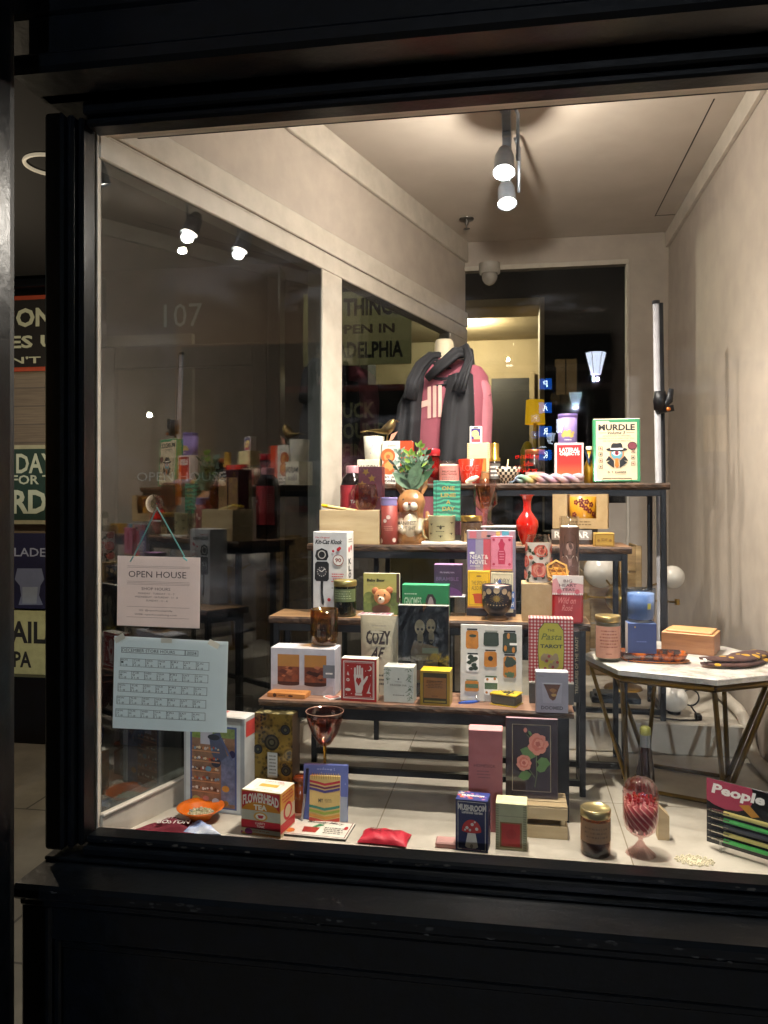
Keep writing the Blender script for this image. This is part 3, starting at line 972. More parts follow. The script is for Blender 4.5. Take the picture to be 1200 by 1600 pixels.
def bar(mb, a, b, t=.007):
    mb.tube([a, b], t * 1.3, ANTQ, 4)
mb = MB(); o8 = octa(.262)
for k in range(8):
    bar(mb, o8[k] + (zt - th - .012,), o8[(k + 1) % 8] + (zt - th - .012,), .008)
mb.build('frame', tb)
o4 = [(.175 * math.cos(math.radians(a)), .175 * math.sin(math.radians(a))) for a in (199, 300, 27, 115)]
mb = MB()
for k in range(4):
    bar(mb, o4[k] + (.008,), o4[(k + 1) % 4] + (.008,), .0050)
mb.build('base_ring', tb)
for k in range(8):
    q = o4[k // 2]
    mb = MB(); bar(mb, o8[k] + (zt - th - .02,), (q[0] * .98, q[1] * .98, .012), .0055); mb.build('leg', tb)

# --- pole lamp leaning against the right corner, with clamp
pb = at(1034, 1106, 2.92)
pt = at(1025, 474, 2.98)
pl = empty('tube_light', (pb[0], pb[1], STEP), 'tall thin white tube light standing in the right corner', 'light stand')
d = Vector((pt[0] - pb[0], pt[1] - pb[1], pt[2] - STEP))
def along(f, dx=0, dy=0):
    return (d.x * f + dx, d.y * f + dy, d.z * f)
mb = MB(); mb.tube([along(0.002), along(.998)], .0115, M('#8f8e92', .45), 16); mb.build('tube', pl)
mb = MB(); mb.tube([along(0, .017), along(1, .017)], .0085, BLACKM, 8); mb.tube([along(.998), along(1.006)], .014, BLACKM, 12); mb.build('spine', pl)
mb = MB(); c = Vector(along(.755)); 
mb.lathe([(.0001, -.035), (.02, -.033), (.024, 0), (.02, .033), (.0001, .035)], BLACKM, 16, c.x + .005, c.y - .02); 
for i in range(len(mb.v)): mb.v[i] = (mb.v[i][0], mb.v[i][1], mb.v[i][2] + c.z)
mb.tube([(c.x + .01, c.y - .02, c.z - .03), (c.x + .035, c.y - .03, c.z + .0), (c.x + .042, c.y - .03, c.z + .04)], [.010, .014, .009], BLACKM, 10)
mb.tube([(c.x, c.y - .02, c.z - .035), (c.x + .05, c.y - .035, c.z - .028)], [.013, .011], BLACKM, 10)
mb.ball((c.x + .03, c.y - .045, c.z - .034), .008, M('#b5642a', .3, .6), 10, 8)
mb.build('clamp', pl)

# --- wooden crate and the sputnik lamp behind the benches on the right
RAW = wood('raw_crate', '#6b563b', '#8f7650', '#ab9368', (2, 12, 12), 3, .7)
x0, _, zt_ = at(912, 852, 3.45); x1 = at(1003, 852, 3.45)[0]
cr = empty('wooden_crate', ((x0 + x1) / 2, 3.60, STEP), 'large weathered plank crate standing behind the benches at right', 'crate')
hw = (x1 - x0) / 2; H = zt_ - STEP
mb = MB()
nb = 5
for k in range(nb):
    za, zb_ = k * H / nb + .004, (k + 1) * H / nb - .004
    mb.box(-hw, hw, -.15, -.138, za, zb_, RAW, .002); mb.box(-hw, -hw + .012, -.137, .15, za, zb_, RAW, .002); mb.box(hw - .012, hw, -.137, .15, za, zb_, RAW, .002)
mb.build('slat', cr)
for s_ in (-1, 1):
    mb = MB(); a_ = s_ * (hw - .014); mb.box(a_ - .012, a_ + .012, -.158, -.1505, 0, H, RAW, .002); mb.build('corner_post', cr)
mb = MB(); mb.box(-hw + .013, hw - .013, -.136, .15, .0, .012, RAW); mb.build('crate_floor', cr)

hx, hy, hz = at(968, 935, 3.18)
sp = empty('sputnik_lamp', (hx, hy, STEP), 'brass ball lamp with radiating arms and round white globes', 'lamp')
hz -= STEP
mb = MB(); mb.ball((0, 0, hz), .055, BRASS, 28, 16); mb.build('hub', sp)
OPAL = M('#d8d2c6', .25, coat=.6, var=.03)
def armto(px, py, Y, globe=0, r=.0):
    e = at(px, py, Y); e = Vector((e[0] - hx, e[1] - hy, e[2] - STEP))
    mb = MB(); mb.tube([(0, 0, hz), tuple(e)], .004, BRASS, 8); mb.lathe([(.010, -.01), (.010, .012)], BRASS, 12, e.x, e.y)
    for i in range(len(mb.v) - 24, len(mb.v)): mb.v[i] = (mb.v[i][0], mb.v[i][1], mb.v[i][2] + e.z)
    mb.build('arm', sp)
    if globe:
        mb = MB(); mb.ball(tuple(e), globe, OPAL, 28, 16); mb.build('globe', sp)
armto(1051, 902, 3.35, .048)
armto(938, 893, 3.35, .068)
armto(914, 932, 3.0)
armto(966, 868, 3.3)
armto(1058, 941, 3.2)
armto(952, 1000, 3.1)
mb = MB(); mb.tube([(0, 0, hz), (.02, .05, .008)], .008, BRASS, 10); mb.lathe([(.0001, .010), (.07, .009), (.075, .0)], BRASS, 24, .02, .05); mb.build('foot', sp)

# globe lamp and its black flex on the step
gx, gy = on(1055, 1117, STEP)
gr = 21 / FP * gy / ray(1055)[1]
gl = empty('globe_lamp', (gx, gy + .02, STEP), 'white opal globe lamp with black flex on the step', 'lamp')
mb = MB(); mb.ball((0, 0, gr + .004), gr, M('#ded9cf', .3, coat=.5, var=.02), 36, 20); mb.build('globe', gl)
mb = MB(); mb.lathe([(.022, 0), (.022, .008), (.016, .012)], BLACKM, 20); mb.build('base', gl)
mb = MB(); c = []
for k in range(24):
    a = 2 * PI * k / 24
    c.append((.055 + .028 * math.cos(a), .0, .058 + .028 * math.sin(a)))
mb.tube(c, .0028, BLACKM, 8, closed=True)
mb.tube([(-.10, -.02, .004), (-.085, -.075, .004), (.0, -.10, .004), (.06, -.09, .004), (.075, -.06, .004), (.06, -.03, .02), (.055, -.0, .03)], .0028, BLACKM, 8)
mb.box(.055, .075, -.085, -.055, 0, .02, BLACKM, .003); mb.build('flex', gl)
x0, y0_ = on(925, 1098, STEP); x1, _ = on(1000, 1098, STEP)
mb = MB(); mb.box(0, x1 - x0, 0, .09, 0, .022, M('#1b2430', .5), .003); mb.box(.01, .1, .01, .08, .0225, .034, M('#10151c', .5), .003)
tag(mb.build('power_strip', None, (x0, y0_, STEP)), 'flat dark equipment case lying on the step below the table', 'case')

# ================================================================ the mannequin
my = 3.36
mx, _, _ = at(706, 600, my)
S = my / ray(706)[1] / FP
def mz(py): return CZ + (780 - py) * S
mq = empty('mannequin', (mx, my, STEP if False else Z_F), 'headless dress form in pink sweatshirt standing behind the top bench', 'mannequin')
def L_(px, py, dy=0):
    return ((px - 706) * S, dy, mz(py) - Z_F)
FORM = M('#d5c7a8', .6, var=.06)
mb = MB()
mb.lathe([(.0001, L_(0, 531)[2]), (.034, L_(0, 531)[2]), (.040, L_(0, 536)[2]), (.042, L_(0, 552)[2]), (.055, L_(0, 572)[2]), (.075, L_(0, 585)[2])], FORM, 32, L_(694, 0)[0], 0)
mb.build('neck_form', mq)
mb = MB(); mb.tube([(0, 0, .02), (0, 0, L_(0, 800)[2])], .012, BLACKM, 10); mb.lathe([(.0001, .014), (.13, .012), (.14, 0)], BLACKM, 28); mb.build('stand', mq)
def cloth(key, c0, c1, s=60, rough=.85):
    def bd(n):
        v = coords(n)
        t = noise(n, v, s * 6, 2)
        t1 = noise(n, v, 7, 4)
        return mixcol(n, .35, ramp(n, t1.outputs[0], [(.3, c0), (.7, c1)]), ramp(n, t.outputs[0], [(.3, c0), (.7, c1)])), t.outputs[0]
    return pattern('cloth_' + key, bd, rough, 0, .35)
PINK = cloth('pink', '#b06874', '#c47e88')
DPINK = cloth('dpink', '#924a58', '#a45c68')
def loft(mb, rings, m, seg=40, wob=0, seed=3):
    """rings: (cx, cy, z, rx, ry)"""
    vs, fs = [], []
    rn = random.Random(seed); ph = [rn.uniform(0, 6) for _ in range(4)]
    for i, (cx, cy_, z, rx, ry) in enumerate(rings):
        for k in range(seg):
            a = 2 * PI * k / seg
            ca, sa = math.cos(a), math.sin(a)
            e = .82
            w_ = 1 + wob * (math.sin(3 * a + i * .5 + ph[0]) + .7 * math.sin(7 * a - i * .4 + ph[1]) + .5 * math.sin(i * 1.1 + 2 * a + ph[2]))
            vs.append((cx + rx * w_ * math.copysign(abs(ca) ** e, ca), cy_ + ry * w_ * math.copysign(abs(sa) ** e, sa), z))
    for i in range(len(rings) - 1):
        for k in range(seg):
            k2 = (k + 1) % seg
            fs.append((i * seg + k, i * seg + k2, (i + 1) * seg + k2, (i + 1) * seg + k))
    mb.add(vs, fs, m, True)
mb = MB()
rg_ = []
for py, half, cx, ry in ((562, 20, 694, .05), (568, 36, 697, .07), (576, 52, 700, .085), (590, 60, 702, .10), (620, 62, 702, .115), (660, 58, 702, .12), (700, 57, 702, .12), (740, 56, 702, .118), (790, 56, 702, .115), (812, 57, 702, .115), (826, 52, 702, .105), (834, 53, 702, .105)):
    rg_.append((L_(cx, 0)[0], 0, L_(0, py)[2], half * S, ry))
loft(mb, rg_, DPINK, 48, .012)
mb.build('sweatshirt', mq)
mb = MB()
def sleeve(side):
    pts = [(742, 585), (751, 605), (754, 640), (753, 690), (752, 740), (750, 790), (748, 826), (747, 836)] if side > 0 else [(666, 590), (657, 610), (650, 650), (648, 700), (648, 750), (650, 800), (652, 826), (653, 836)]
    rs = [.028, .043, .043, .040, .038, .036, .030, .030]
    k = len(mb.v)
    rr = []
    for (px, py), r in zip(pts, rs):
        a = L_(px, py); rr.append((a[0], -.015, a[2], r, r * 1.25))
    a = L_(pts[0][0], pts[0][1] - 10); rr.insert(0, (a[0] - side * .006, -.005, a[2] + .004, .012, .03))
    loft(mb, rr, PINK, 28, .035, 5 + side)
sleeve(1); sleeve(-1)
a = L_(742, 0)[0]
mb.tube([(L_(742, 642)[0], -.072, L_(0, 642)[2]), (L_(750, 630)[0], -.082, L_(0, 630)[2]), (L_(767, 620)[0], -.045, L_(0, 620)[2])], .0025, DPINK, 6)
mb.build('sleeve', mq)
mb = MB()
F = Face(mb, (L_(644, 0)[0], -.121, L_(0, 668)[2]), (1, 0, 0), (0, 0, 1), (0, -1, 0), 90 * S, 48 * S)
F.text('PHILLY', -.06, .0, 1.1, 1.0, M('#e0b6a8', .8), .03, arch=.25)
for i, q in enumerate(mb.v):
    mb.v[i] = (q[0], -.1245 + max(0, abs(q[0] - L_(702, 0)[0]) - .04) * .35, q[2])
mb.build('chest_lettering', mq)

SCF = cloth('black', '#131316', '#222227', 120, .8)
sc_o = empty('scarf', (mx, my - .05, mz(600)), 'charcoal scarf wrapped round the neck of the dress form, tails hanging', 'scarf')
def sl(px, py, dy): return ((px - 706) * S, dy, (600 - py) * S)
mb = MB()
# drooping loops
def loop(cx, cz_, rx, ry, droop, r, fold, ph, nf):
    pts = []
    rr = []
    for k in range(44):
        a = 2 * PI * k / 44
        x = cx + rx * math.cos(a); y = .05 + ry * math.sin(a)
        z = cz_ - droop * max(0, -math.sin(a)) ** 1.3 + .012 * math.sin(2 * a + ph)
        pts.append((x, y, z)); rr.append(r * (1 + .18 * math.sin(3 * a + ph)))
    mb.tube(pts, rr, SCF, 40, closed=True, fold=fold, nf=nf)
loop(*(sl(697, 574, 0)[0], sl(0, 574, 0)[2]), .062, .066, .010, .024, .13, .5, 5)
loop(*(sl(699, 583, 0)[0], sl(0, 583, 0)[2]), .082, .082, .030, .026, .14, 2.1, 6)
loop(*(sl(699, 588, 0)[0], sl(0, 588, 0)[2]), .088, .092, .062, .024, .15, 4.0, 6)
mb.tube([sl(737, 575, .02), sl(734, 558, -.03), sl(716, 560, -.075), sl(694, 580, -.098), sl(672, 598, -.08)], [.018, .026, .027, .024, .016], SCF, 40, fold=.08, nf=4, squash=.8)
mb.tube([sl(716, 556, -.03), sl(730, 554, -.065), sl(736, 572, -.09), sl(728, 596, -.11), sl(720, 622, -.125)], [.014, .024, .030, .038, .050], SCF, 48, fold=.10, nf=6, squash=.55)
mb.tube([sl(700, 556, .04), sl(676, 562, -.02), sl(662, 580, -.06), sl(652, 602, -.08), sl(647, 630, -.095)], [.014, .022, .028, .030, .030], SCF, 48, fold=.14, nf=7, squash=.55)
mb.build('wrap', sc_o)
def tail(path, halfs, nf, amp, seed, name='tail', fringe=.045):
    mb = MB()
    rn = random.Random(seed)
    n, m_ = 36, 64
    P = [Vector(p) for p in path]
    def samp(f):
        f *= len(P) - 1; i = min(int(f), len(P) - 2); t = f - i
        t = t * t * (3 - 2 * t) if False else t
        return P[i].lerp(P[i + 1], t), halfs[i] + (halfs[i + 1] - halfs[i]) * t
    ph = [rn.uniform(0, 6.28) for _ in range(4)]
    vs, fs = [], []
    for side in (0, 1):
        for i in range(n + 1):
            c, hw_ = samp(i / n)
            for j in range(m_ + 1):
                u = j / m_ * 2 - 1
                dep = amp * (math.sin(nf * u * PI / 2 + ph[0] + i * .03) + .5 * math.sin(nf * 1.9 * u + ph[1] - i * .05) + .12 * math.sin(nf * 3.1 * u + ph[2] + i * .1))
                dep += .03 * u * u
                vs.append((c.x + hw_ * (u + .05 * math.sin(u * nf + ph[3])), c.y + dep + (.004 if side else 0), c.z + .004 * math.sin(3 * u + ph[2])))
    W = m_ + 1
    N = (n + 1) * W
    for i in range(n):
        for j in range(m_):
            a = i * W + j
            fs.append((a, a + 1, a + W + 1, a + W)); fs.append((N + a + 1, N + a, N + a + W, N + a + W + 1))
    for i in range(n):
        for j in (0, m_):
            a = i * W + j; fs.append((a, a + W, N + a + W, N + a))
    mb.add(vs, fs, SCF, True)
    for j in range(0, m_, 1):
        a = Vector(vs[n * W + j]); b = Vector(vs[n * W + j + 1]); l = fringe * rn.uniform(.6, 1.1)
        mb.add([a, b, ((a.x + b.x) / 2 + rn.uniform(-.004, .004), a.y, a.z - l)], [(0, 1, 2)], SCF)
    return mb.build(name, sc_o)
tail([sl(658, 592, -.05), sl(644, 636, -.09), sl(640, 690, -.105)], [.035, .050, .054], 3, .010, 3, fringe=.08)
tail([sl(722, 592, -.11), sl(719, 650, -.15), sl(717, 720, -.17), sl(718, 800, -.16)], [.050, .066, .072, .074], 4, .010, 8)
# ================================================================ goods on the highest bench (world z 1.605)
def jar(name, label, cat, x0, x1, yt, yb, z, Y=None, gl='#ffffff', wax=None, waxh=.75, lid=None, lidh=.012, lab=None, labz=(.2, .75), art=None, taper=1.0, wall=.003, group=None, rbot=None, f0=.06, wick=False, solid=None):
    X, Y, w_, h = spot(x0, x1, yt, yb, z, Y)
    r = w_ / 2
    rb = r * taper
    o = empty(name, (X, Y + r, z), label, cat, group=group)
    hg = h - (lidh if lid else 0)
    mb = MB()
    g = solid or glass(gl, f0, .8)
    mb.lathe([(.0001, 0), (rb * .93, 0), (rb, rb * .08), (rb + (r - rb) * .3, hg * .3), (r, hg), (r - wall, hg), (rb + (r - rb) * .3 - wall, hg * .3), (rb - wall, .008), (.0001, .007)], g, 40)
    mb.build('glass' if not solid else 'cup', o)
    if wax:
        mb = MB(); zt = hg * waxh
        def rad(zz): return rb + (r - rb) * zz / hg - wall * 1.4
        mb.lathe([(.0001, .009), (rad(.009), .009), (rad(zt), zt), (rad(zt) * .96, zt - .001), (.0001, zt - .001)], M(wax, .45, var=.04), 36)
        if wick: mb.tube([(0, 0, zt - .002), (.001, 0, zt + .012)], .0009, INK, 6)
        mb.build('wax', o)
    if lid:
        mb = MB(); zl = hg
        mb.lathe([(r * .98, zl - .008), (r * 1.03, zl - .006), (r * 1.03, zl + lidh * .7), (r * .99, zl + lidh), (r * .9, zl + lidh), (r * .86, zl + lidh - .0015), (.0001, zl + lidh - .0015)], lid, 40)
        mb.build('lid', o)
    if lab or art:
        mb = MB(); C = Cyl(mb, rb + (r - rb) * labz[0], rb + (r - rb) * labz[1], hg * labz[0], hg * labz[1], 150)
        if lab: C.rect(0, 0, 1, 1, M(lab, .6))
        if art: art(C)
        mb.build('label', o)
    return o
m = M
# white card box and white candle standing on it
def a1(mb, w_, d, h):
    F = front(mb, w_, d, h); F.text('MAISON', .05, .52, .95, .78, INK, .01); F.text('libre', .15, .2, .8, .45, GREYINK)
carton('candle_box', 'cream card box holding up the white candle on the top bench', 'box', 558, 592, 718, 757, Z4, .07, m('#e5dcc4', .6), a1, Y=2.84, side=m('#dccfa6', .6))
zc = at(575, 718, 2.84)[2]
def a2(C):
    C.line([(.42, .2), (.62, .62)], .02, m('#5a63a8', .5)); C.line([(.5, .7), (.62, .2)], .03, m('#8a90c4', .5)); C.line([(.4, .45), (.66, .5)], .02, m('#4d5597', .5))
jar('white_candle', 'plain white tumbler candle on the cream card box', 'candle', 565, 598, 681, 717, zc, 2.85, solid=m('#e9e2cf', .35, coat=.4), wax='#efe9d8', waxh=.86, taper=.84, art=a2, labz=(.1, .9))
# cookbook with croissant
def a3(mb, w_, d, h):
    F = front(mb, w_, d, h); F.rect(.60, 0, 1, 1, m('#cf4416', .55)); F.text('petite', .2, .86, .45, .92, GREYINK)
    o1, o2 = m('#c0622e', .6), m('#dd9a55', .6)
    F.ell(.2, .66, .24, o1); F.ell(.22, .64, .16, o2); F.ell(.2, .64, .07, o1); F.ell(.24, .4, .24, o1, jag=.1); F.ell(.24, .42, .16, o2, jag=.1); F.ell(.14, .30, .1, o1)
    F.rect(.0, 0, .58, .22, PALE); F.text('in au', .1, .14, .5, .2, INK, .02); F.text('colat', .08, .04, .52, .13, INK, .03); F.text('BIS', .1, .005, .3, .03, INK)
carton('cookbook', 'white and orange cookbook with pastry picture, under the brass bird', 'book', 597, 644, 689, 757, Z4, .05, m('#e4ddd0', .5), a3, Y=2.86, rot=0, right=m('#c8420f', .5))
zb = at(620, 689, 2.86)[2]
bx, by, _ = at(607, 670, 2.88)
bird = empty('brass_bird', (bx, by, zb), 'small antique brass bird perched on the cookbook', 'ornament')
AB = M('#6e5c38', .4, .9, var=.3, scale=40)
s_ = .0021
mb = MB()
mb.tube([(-50 * s_, 0, 17 * s_), (-30 * s_, 0, 20 * s_), (-13 * s_, 0, 18 * s_), (-4 * s_, 0, 20 * s_), (3 * s_, 0, 26 * s_), (8 * s_, 0, 33 * s_), (11 * s_, 0, 35 * s_), (14 * s_, 0, 35 * s_)],
        [.0012, .004, .010, .020, .020, .0155, .011, .003], AB, 18)
mb.tube([(13 * s_, 0, 36 * s_), (20 * s_, 0, 34 * s_)], [.005, .0008], AB, 8)
mb.ball((12 * s_, -.010, 37 * s_), .0022, INK, 8, 6); mb.build('body', bird)
for dy in (-.008, .01):
    mb = MB(); mb.tube([(-2 * s_, dy, 12 * s_), (-3 * s_, dy, 0)], .002, AB, 6); mb.tube([(-4 * s_, dy, .002), (4 * s_, dy, .002)], .002, AB, 6); mb.build('leg', bird)
mb = MB(); mb.add([(2 * s_, -.012, 0), (9 * s_, -.014, 3 * s_), (17 * s_, -.012, 17 * s_), (6 * s_, -.014, 12 * s_), (2 * s_, -.008, 1 * s_)], [(0, 1, 2, 3)], m('#d89a80', .4)); mb.add([(2 * s_, -.010, 0), (9 * s_, -.012, 3 * s_), (17 * s_, -.010, 17 * s_), (6 * s_, -.012, 12 * s_)], [(3, 2, 1, 0)], m('#d89a80', .4))
mb.build('wing_leaf', bird)
# red lidded jar
def a4(C):
    C.rect(.30, .30, .64, .72, m('#1a1514', .5), 6); C.scrib(.34, .34, .6, .66, 4, GREYINK, 4)
jar('red_jar', 'deep red glass jar candle with a flat red lid', 'candle', 652, 686, 701, 757, Z4, 2.86, gl='#c8453f', wax='#9c1d22', waxh=.9, lid=m('#a8202a', .25, coat=.6), lidh=.018, art=a4, labz=(.12, .8))
def a5(C):
    C.scrib(.3, .82, .7, .9, 1, GREYINK, 1); C.text('PELICANS', .25, .62, .78, .72, INK, .02); C.text('HOLLYWOOD', .22, .47, .82, .57, INK, .02); C.scrib(.18, .2, .82, .42, 2, GREYINK, 2)
jar('pink_candle', 'pink label candle in clear glass beside the red cup', 'candle', 684, 718, 719, 757, Z4, 2.82, wax='#efd9c0', waxh=.84, lab='#d48a80', labz=(.0, .78), art=a5, wick=True, taper=.94)
def a6(C):
    C.text('LOVE', .22, .52, .78, .78, m('#c9827a', .4, .3), .0); C.text('YOU', .34, .16, .7, .44, m('#c9827a', .4, .3), .0)
jar('love_cup', 'red ceramic cup reading LOVE YOU with pale rim', 'cup', 714, 755, 717, 757, Z4, 2.80, solid=m('#c22a17', .25, coat=.7, var=.05), art=a6, labz=(.05, .95), taper=.72)
x, y, z = at(738, 752, 2.775)
mb = MB(); mb.tube([(-.024, 0, .006), (-.010, 0, .011), (.006, 0, .017), (.017, 0, .023), (.024, 0, .022)], [.003, .009, .010, .006, .001], m('#f1e2c4', .3), 12)
mb.box(-.022, .0, -.004, .004, 0, .004, m('#f1e2c4', .3), .001)
tag(mb.build('bird_ornament', None, (x, 2.778, Z4)), 'tiny cream bird ornament in front of the red cup', 'ornament')
def a7(mb, w_, d, h):
    F = front(mb, w_, d, h); bl = m('#3b3832', .6)
    for k in range(15):
        for xx in (.02, .90):
            F.line([(xx, .02 + k * .065), (xx + .08, .04 + k * .065)], .018, bl); F.d -= F.step
    F.rect(.14, .03, .86, .48, m('#c67a2a', .5)); F.frame(.14, .03, .86, .48, .03, m('#6c3d12', .5)); F.text('Toast', .35, .33, .65, .42, m('#6c3d12', .5)); F.d += .0002
carton('soap_box', 'tall cream carton with an orange panel on a brown riser', 'box', 730, 765, 692, 738, Z4 + .042, .06, m('#dccf9c', .6), a7, Y=2.90)
mb = MB(); mb.box(-.035, .035, 0, .06, 0, .0415, m('#9a6a3a', .5), .002)
tag(mb.build('riser', None, (at(750, 750, 2.9)[0], 2.90, Z4)), 'small brown riser block under the cream carton', 'riser')
zt2 = at(747, 692, 2.90)[2]
def a8(mb, w_, d, h):
    F = front(mb, w_, d, h); F.rect(.12, .06, .88, .86, m('#3b2f7c', .5)); F.ell(.45, .55, .30, m('#e8d27e', .5)); F.ell(.6, .3, .26, m('#e8d27e', .5)); F.ell(.52, .45, .14, m('#dca08c', .5)); F.rect(.18, .08, .82, .24, m('#c04a4a', .5)); F.rect(.3, .88, .7, .97, GREYINK)
carton('card_deck', 'little white deck box with purple picture, on top of cream carton', 'box', 734, 753, 666, 691.5, zt2, .03, PALE, a8, Y=2.91)
# gold topped bottle
X, Y, w_, h = spot(765, 781, 692, 757, Z4, 2.84)
pf = empty('perfume_bottle', (X, Y + w_ / 2, Z4), 'gold capped dark glass bottle between carton and checked bowl', 'bottle')
mb = MB(); r = w_ / 2; mb.lathe([(.0001, 0), (r, 0), (r * 1.1, .004), (r * 1.1, h * .55), (r * .7, h * .6)], m('#2a2018', .15, coat=.8), 24); mb.build('bottle_body', pf)
mb = MB(); mb.lathe([(r * 1.08, h * .55), (r * 1.08, h * .64), (r * .82, h * .65), (r * .82, h * .97), (r * .7, h), (.0001, h)], GOLD, 24); mb.build('cap', pf)
mb = MB(); C = Cyl(mb, r * 1.1, r * 1.1, h * .12, h * .5, 140); C.rect(0, 0, 1, 1, m('#5f5c58', .4)); C.scrib(.1, .1, .9, .9, 3, PALE); mb.build('label', pf)
# checked bowl with spoon
def chk(n):
    v = coords(n)
    sx_ = n.nodes.new('ShaderNodeSeparateXYZ'); n.links.new(v, sx_.inputs[0])
    at_ = n.nodes.new('ShaderNodeMath'); at_.operation = 'ARCTAN2'; n.links.new(sx_.outputs[1], at_.inputs[0]); n.links.new(sx_.outputs[0], at_.inputs[1])
    cb = n.nodes.new('ShaderNodeCombineXYZ')
    m1 = n.nodes.new('ShaderNodeMath'); m1.operation = 'MULTIPLY'; m1.inputs[1].default_value = 30 / (2 * PI) ; n.links.new(at_.outputs[0], m1.inputs[0])
    m2 = n.nodes.new('ShaderNodeMath'); m2.operation = 'MULTIPLY'; m2.inputs[1].default_value = 95; n.links.new(sx_.outputs[2], m2.inputs[0])
    n.links.new(m1.outputs[0], cb.inputs[0]); n.links.new(m2.outputs[0], cb.inputs[1])
    c = n.nodes.new('ShaderNodeTexChecker'); c.inputs['Scale'].default_value = 1; c.inputs[1].default_value = lin('#14100d'); c.inputs[2].default_value = lin('#c9b9a2'); n.links.new(cb.outputs[0], c.inputs[0])
    return c.outputs[0], None
X, Y, w_, h = spot(766, 815, 729, 756, Z4, 2.82)
bo = empty('checked_bowl', (X, Y + w_ / 2, Z4), 'black and cream checked bowl with a spoon standing in it', 'bowl')
mb = MB(); R_ = w_ / 2; CK = pattern('bowl_check', chk, .3)
mb.lathe([(.0001, .002), (R_ * .4, 0), (R_ * .45, .006), (R_ * .75, h * .4), (R_, h), (R_ - .003, h), (R_ * .72, h * .42), (R_ * .4, .01), (.0001, .009)], CK, 44); mb.build('bowl_body', bo)
mb = MB(); mb.tube([(.0, .0, .012), (.008, -.005, h + .028)], .0022, m('#d9c48a', .4), 8); mb.build('spoon', bo)
def a9(C):
    C.rect(0, 0, 1, 1, m('#d7a9a6', .6)); C.text('CHAMBORD', .25, .52, .75, .66, GREYINK); C.scrib(.2, .2, .8, .42, 2, GREYINK, 3)
jar('jam_jar', 'dark jam jar with a pink label and copper lid', 'jar', 821, 852, 702, 746, Z4, 2.88, gl='#8c8580', wax='#221c1a', waxh=.9, lid=m('#a8603a', .35, .8), lidh=.010, art=a9, labz=(.0, .38))
# lateral objects box with lilac tin on top
def a10(mb, w_, d, h):
    F = front(mb, w_, d, h)
    def grad(n):
        v = coords(n)
        s3 = n.nodes.new('ShaderNodeSeparateXYZ'); n.links.new(v, s3.inputs[0])
        r_ = n.nodes.new('ShaderNodeMapRange'); r_.inputs[1].default_value = 0; r_.inputs[2].default_value = h; n.links.new(s3.outputs[2], r_.inputs[0])
        return ramp(n, r_.outputs[0], [(.05, '#d8703a'), (.5, '#c02a20'), (.95, '#a81a24')]), None
    F.rect(.07, .04, .93, .95, pattern('lateral_print', grad, .5))
    F.text('LATERAL', .16, .78, .86, .88, PALE, .04); F.text('OBJECTS', .16, .67, .86, .77, PALE, .04); F.text('card game', .34, .07, .66, .11, m('#e0a080', .5))
carton('game_box', 'red game box reading LATERAL OBJECTS with white border', 'box', 867, 912, 692, 750, Z4, .04, m('#dccfca', .5), a10, Y=2.80)
zl = at(890, 692, 2.80)[2]
def a11(C):
    yl = m('#c9ad62', .5)
    for q in ((.3, .28, .10), (.45, .32, .12), (.62, .26, .10), (.55, .42, .08), (.36, .38, .09), (.7, .36, .06)): C.ell(*q[:2], q[2], yl, seg=10, jag=.1)
    C.scrib(.3, .05, .7, .12, 1, PALE, 2)
o = jar('lilac_tin', 'tall lilac cardboard tube printed with gold leaves, on the red game box', 'tube', 873, 903, 646, 691.5, zl, 2.80, solid=m('#8b76b4', .55), lid=m('#6d5a94', .4), lidh=.006, art=a11, labz=(.03, .97))
# rainbow twist
x0, _, _ = at(805, 750, 2.775); x1, _, _ = at(911, 744, 2.775)
def rbw(n):
    v = coords(n); s3 = n.nodes.new('ShaderNodeSeparateXYZ'); n.links.new(v, s3.inputs[0])
    r_ = n.nodes.new('ShaderNodeMapRange'); r_.inputs[1].default_value = -.11; r_.inputs[2].default_value = .12; n.links.new(s3.outputs[0], r_.inputs[0])
    t = noise(n, v, 30, 2)
    c = ramp(n, r_.outputs[0], [(.0, '#5f7f9a'), (.13, '#4c8a5a'), (.24, '#c2a030'), (.31, '#b5482c'), (.42, '#8a7890'), (.62, '#b48a90'), (.8, '#8c6f86'), (1, '#b89aa0')])
    return mixcol(n, .25, c, t.outputs[1]), t.outputs[0]
KN = pattern('rainbow_knit', rbw, .9, 0, .5)
mb = MB(); Ln = x1 - x0
for ph in (0, PI):
    pts = [(-Ln / 2 + Ln * k / 30, .011 * math.cos(ph + k * .62), .016 + .009 * math.sin(ph + k * .62)) for k in range(31)]
    mb.tube(pts, [.004 + .006 * min(1, k / 5, (34 - k) / 6) for k in range(31)], KN, 16, fold=.08, nf=5)
for k in range(9):
    mb.tube([(-Ln / 2 + .004, .0, .012), (-Ln / 2 - .012 - .004 * (k % 3), -.016 + k * .004, .003 + .002 * (k % 2))], .0012, KN, 5)
tag(mb.build('rainbow_scarf', None, ((x0 + x1) / 2, 2.787, Z4)), 'twisted rainbow and lilac knit laid along the bench edge', 'scarf')
X, Y, w_, h = spot(913, 929, 697, 756, Z4, 2.86)
sb = empty('syrup_bottle', (X, Y + w_ / 2, Z4), 'small yellow bottle with blue ribbon left of the green book', 'bottle')
mb = MB(); r = w_ / 2; mb.lathe([(.0001, 0), (r, 0), (r, h * .45), (r * .5, h * .62), (r * .45, h * .9), (.0001, h * .9)], m('#b98c1c', .3, coat=.5), 20); mb.build('bottle_body', sb)
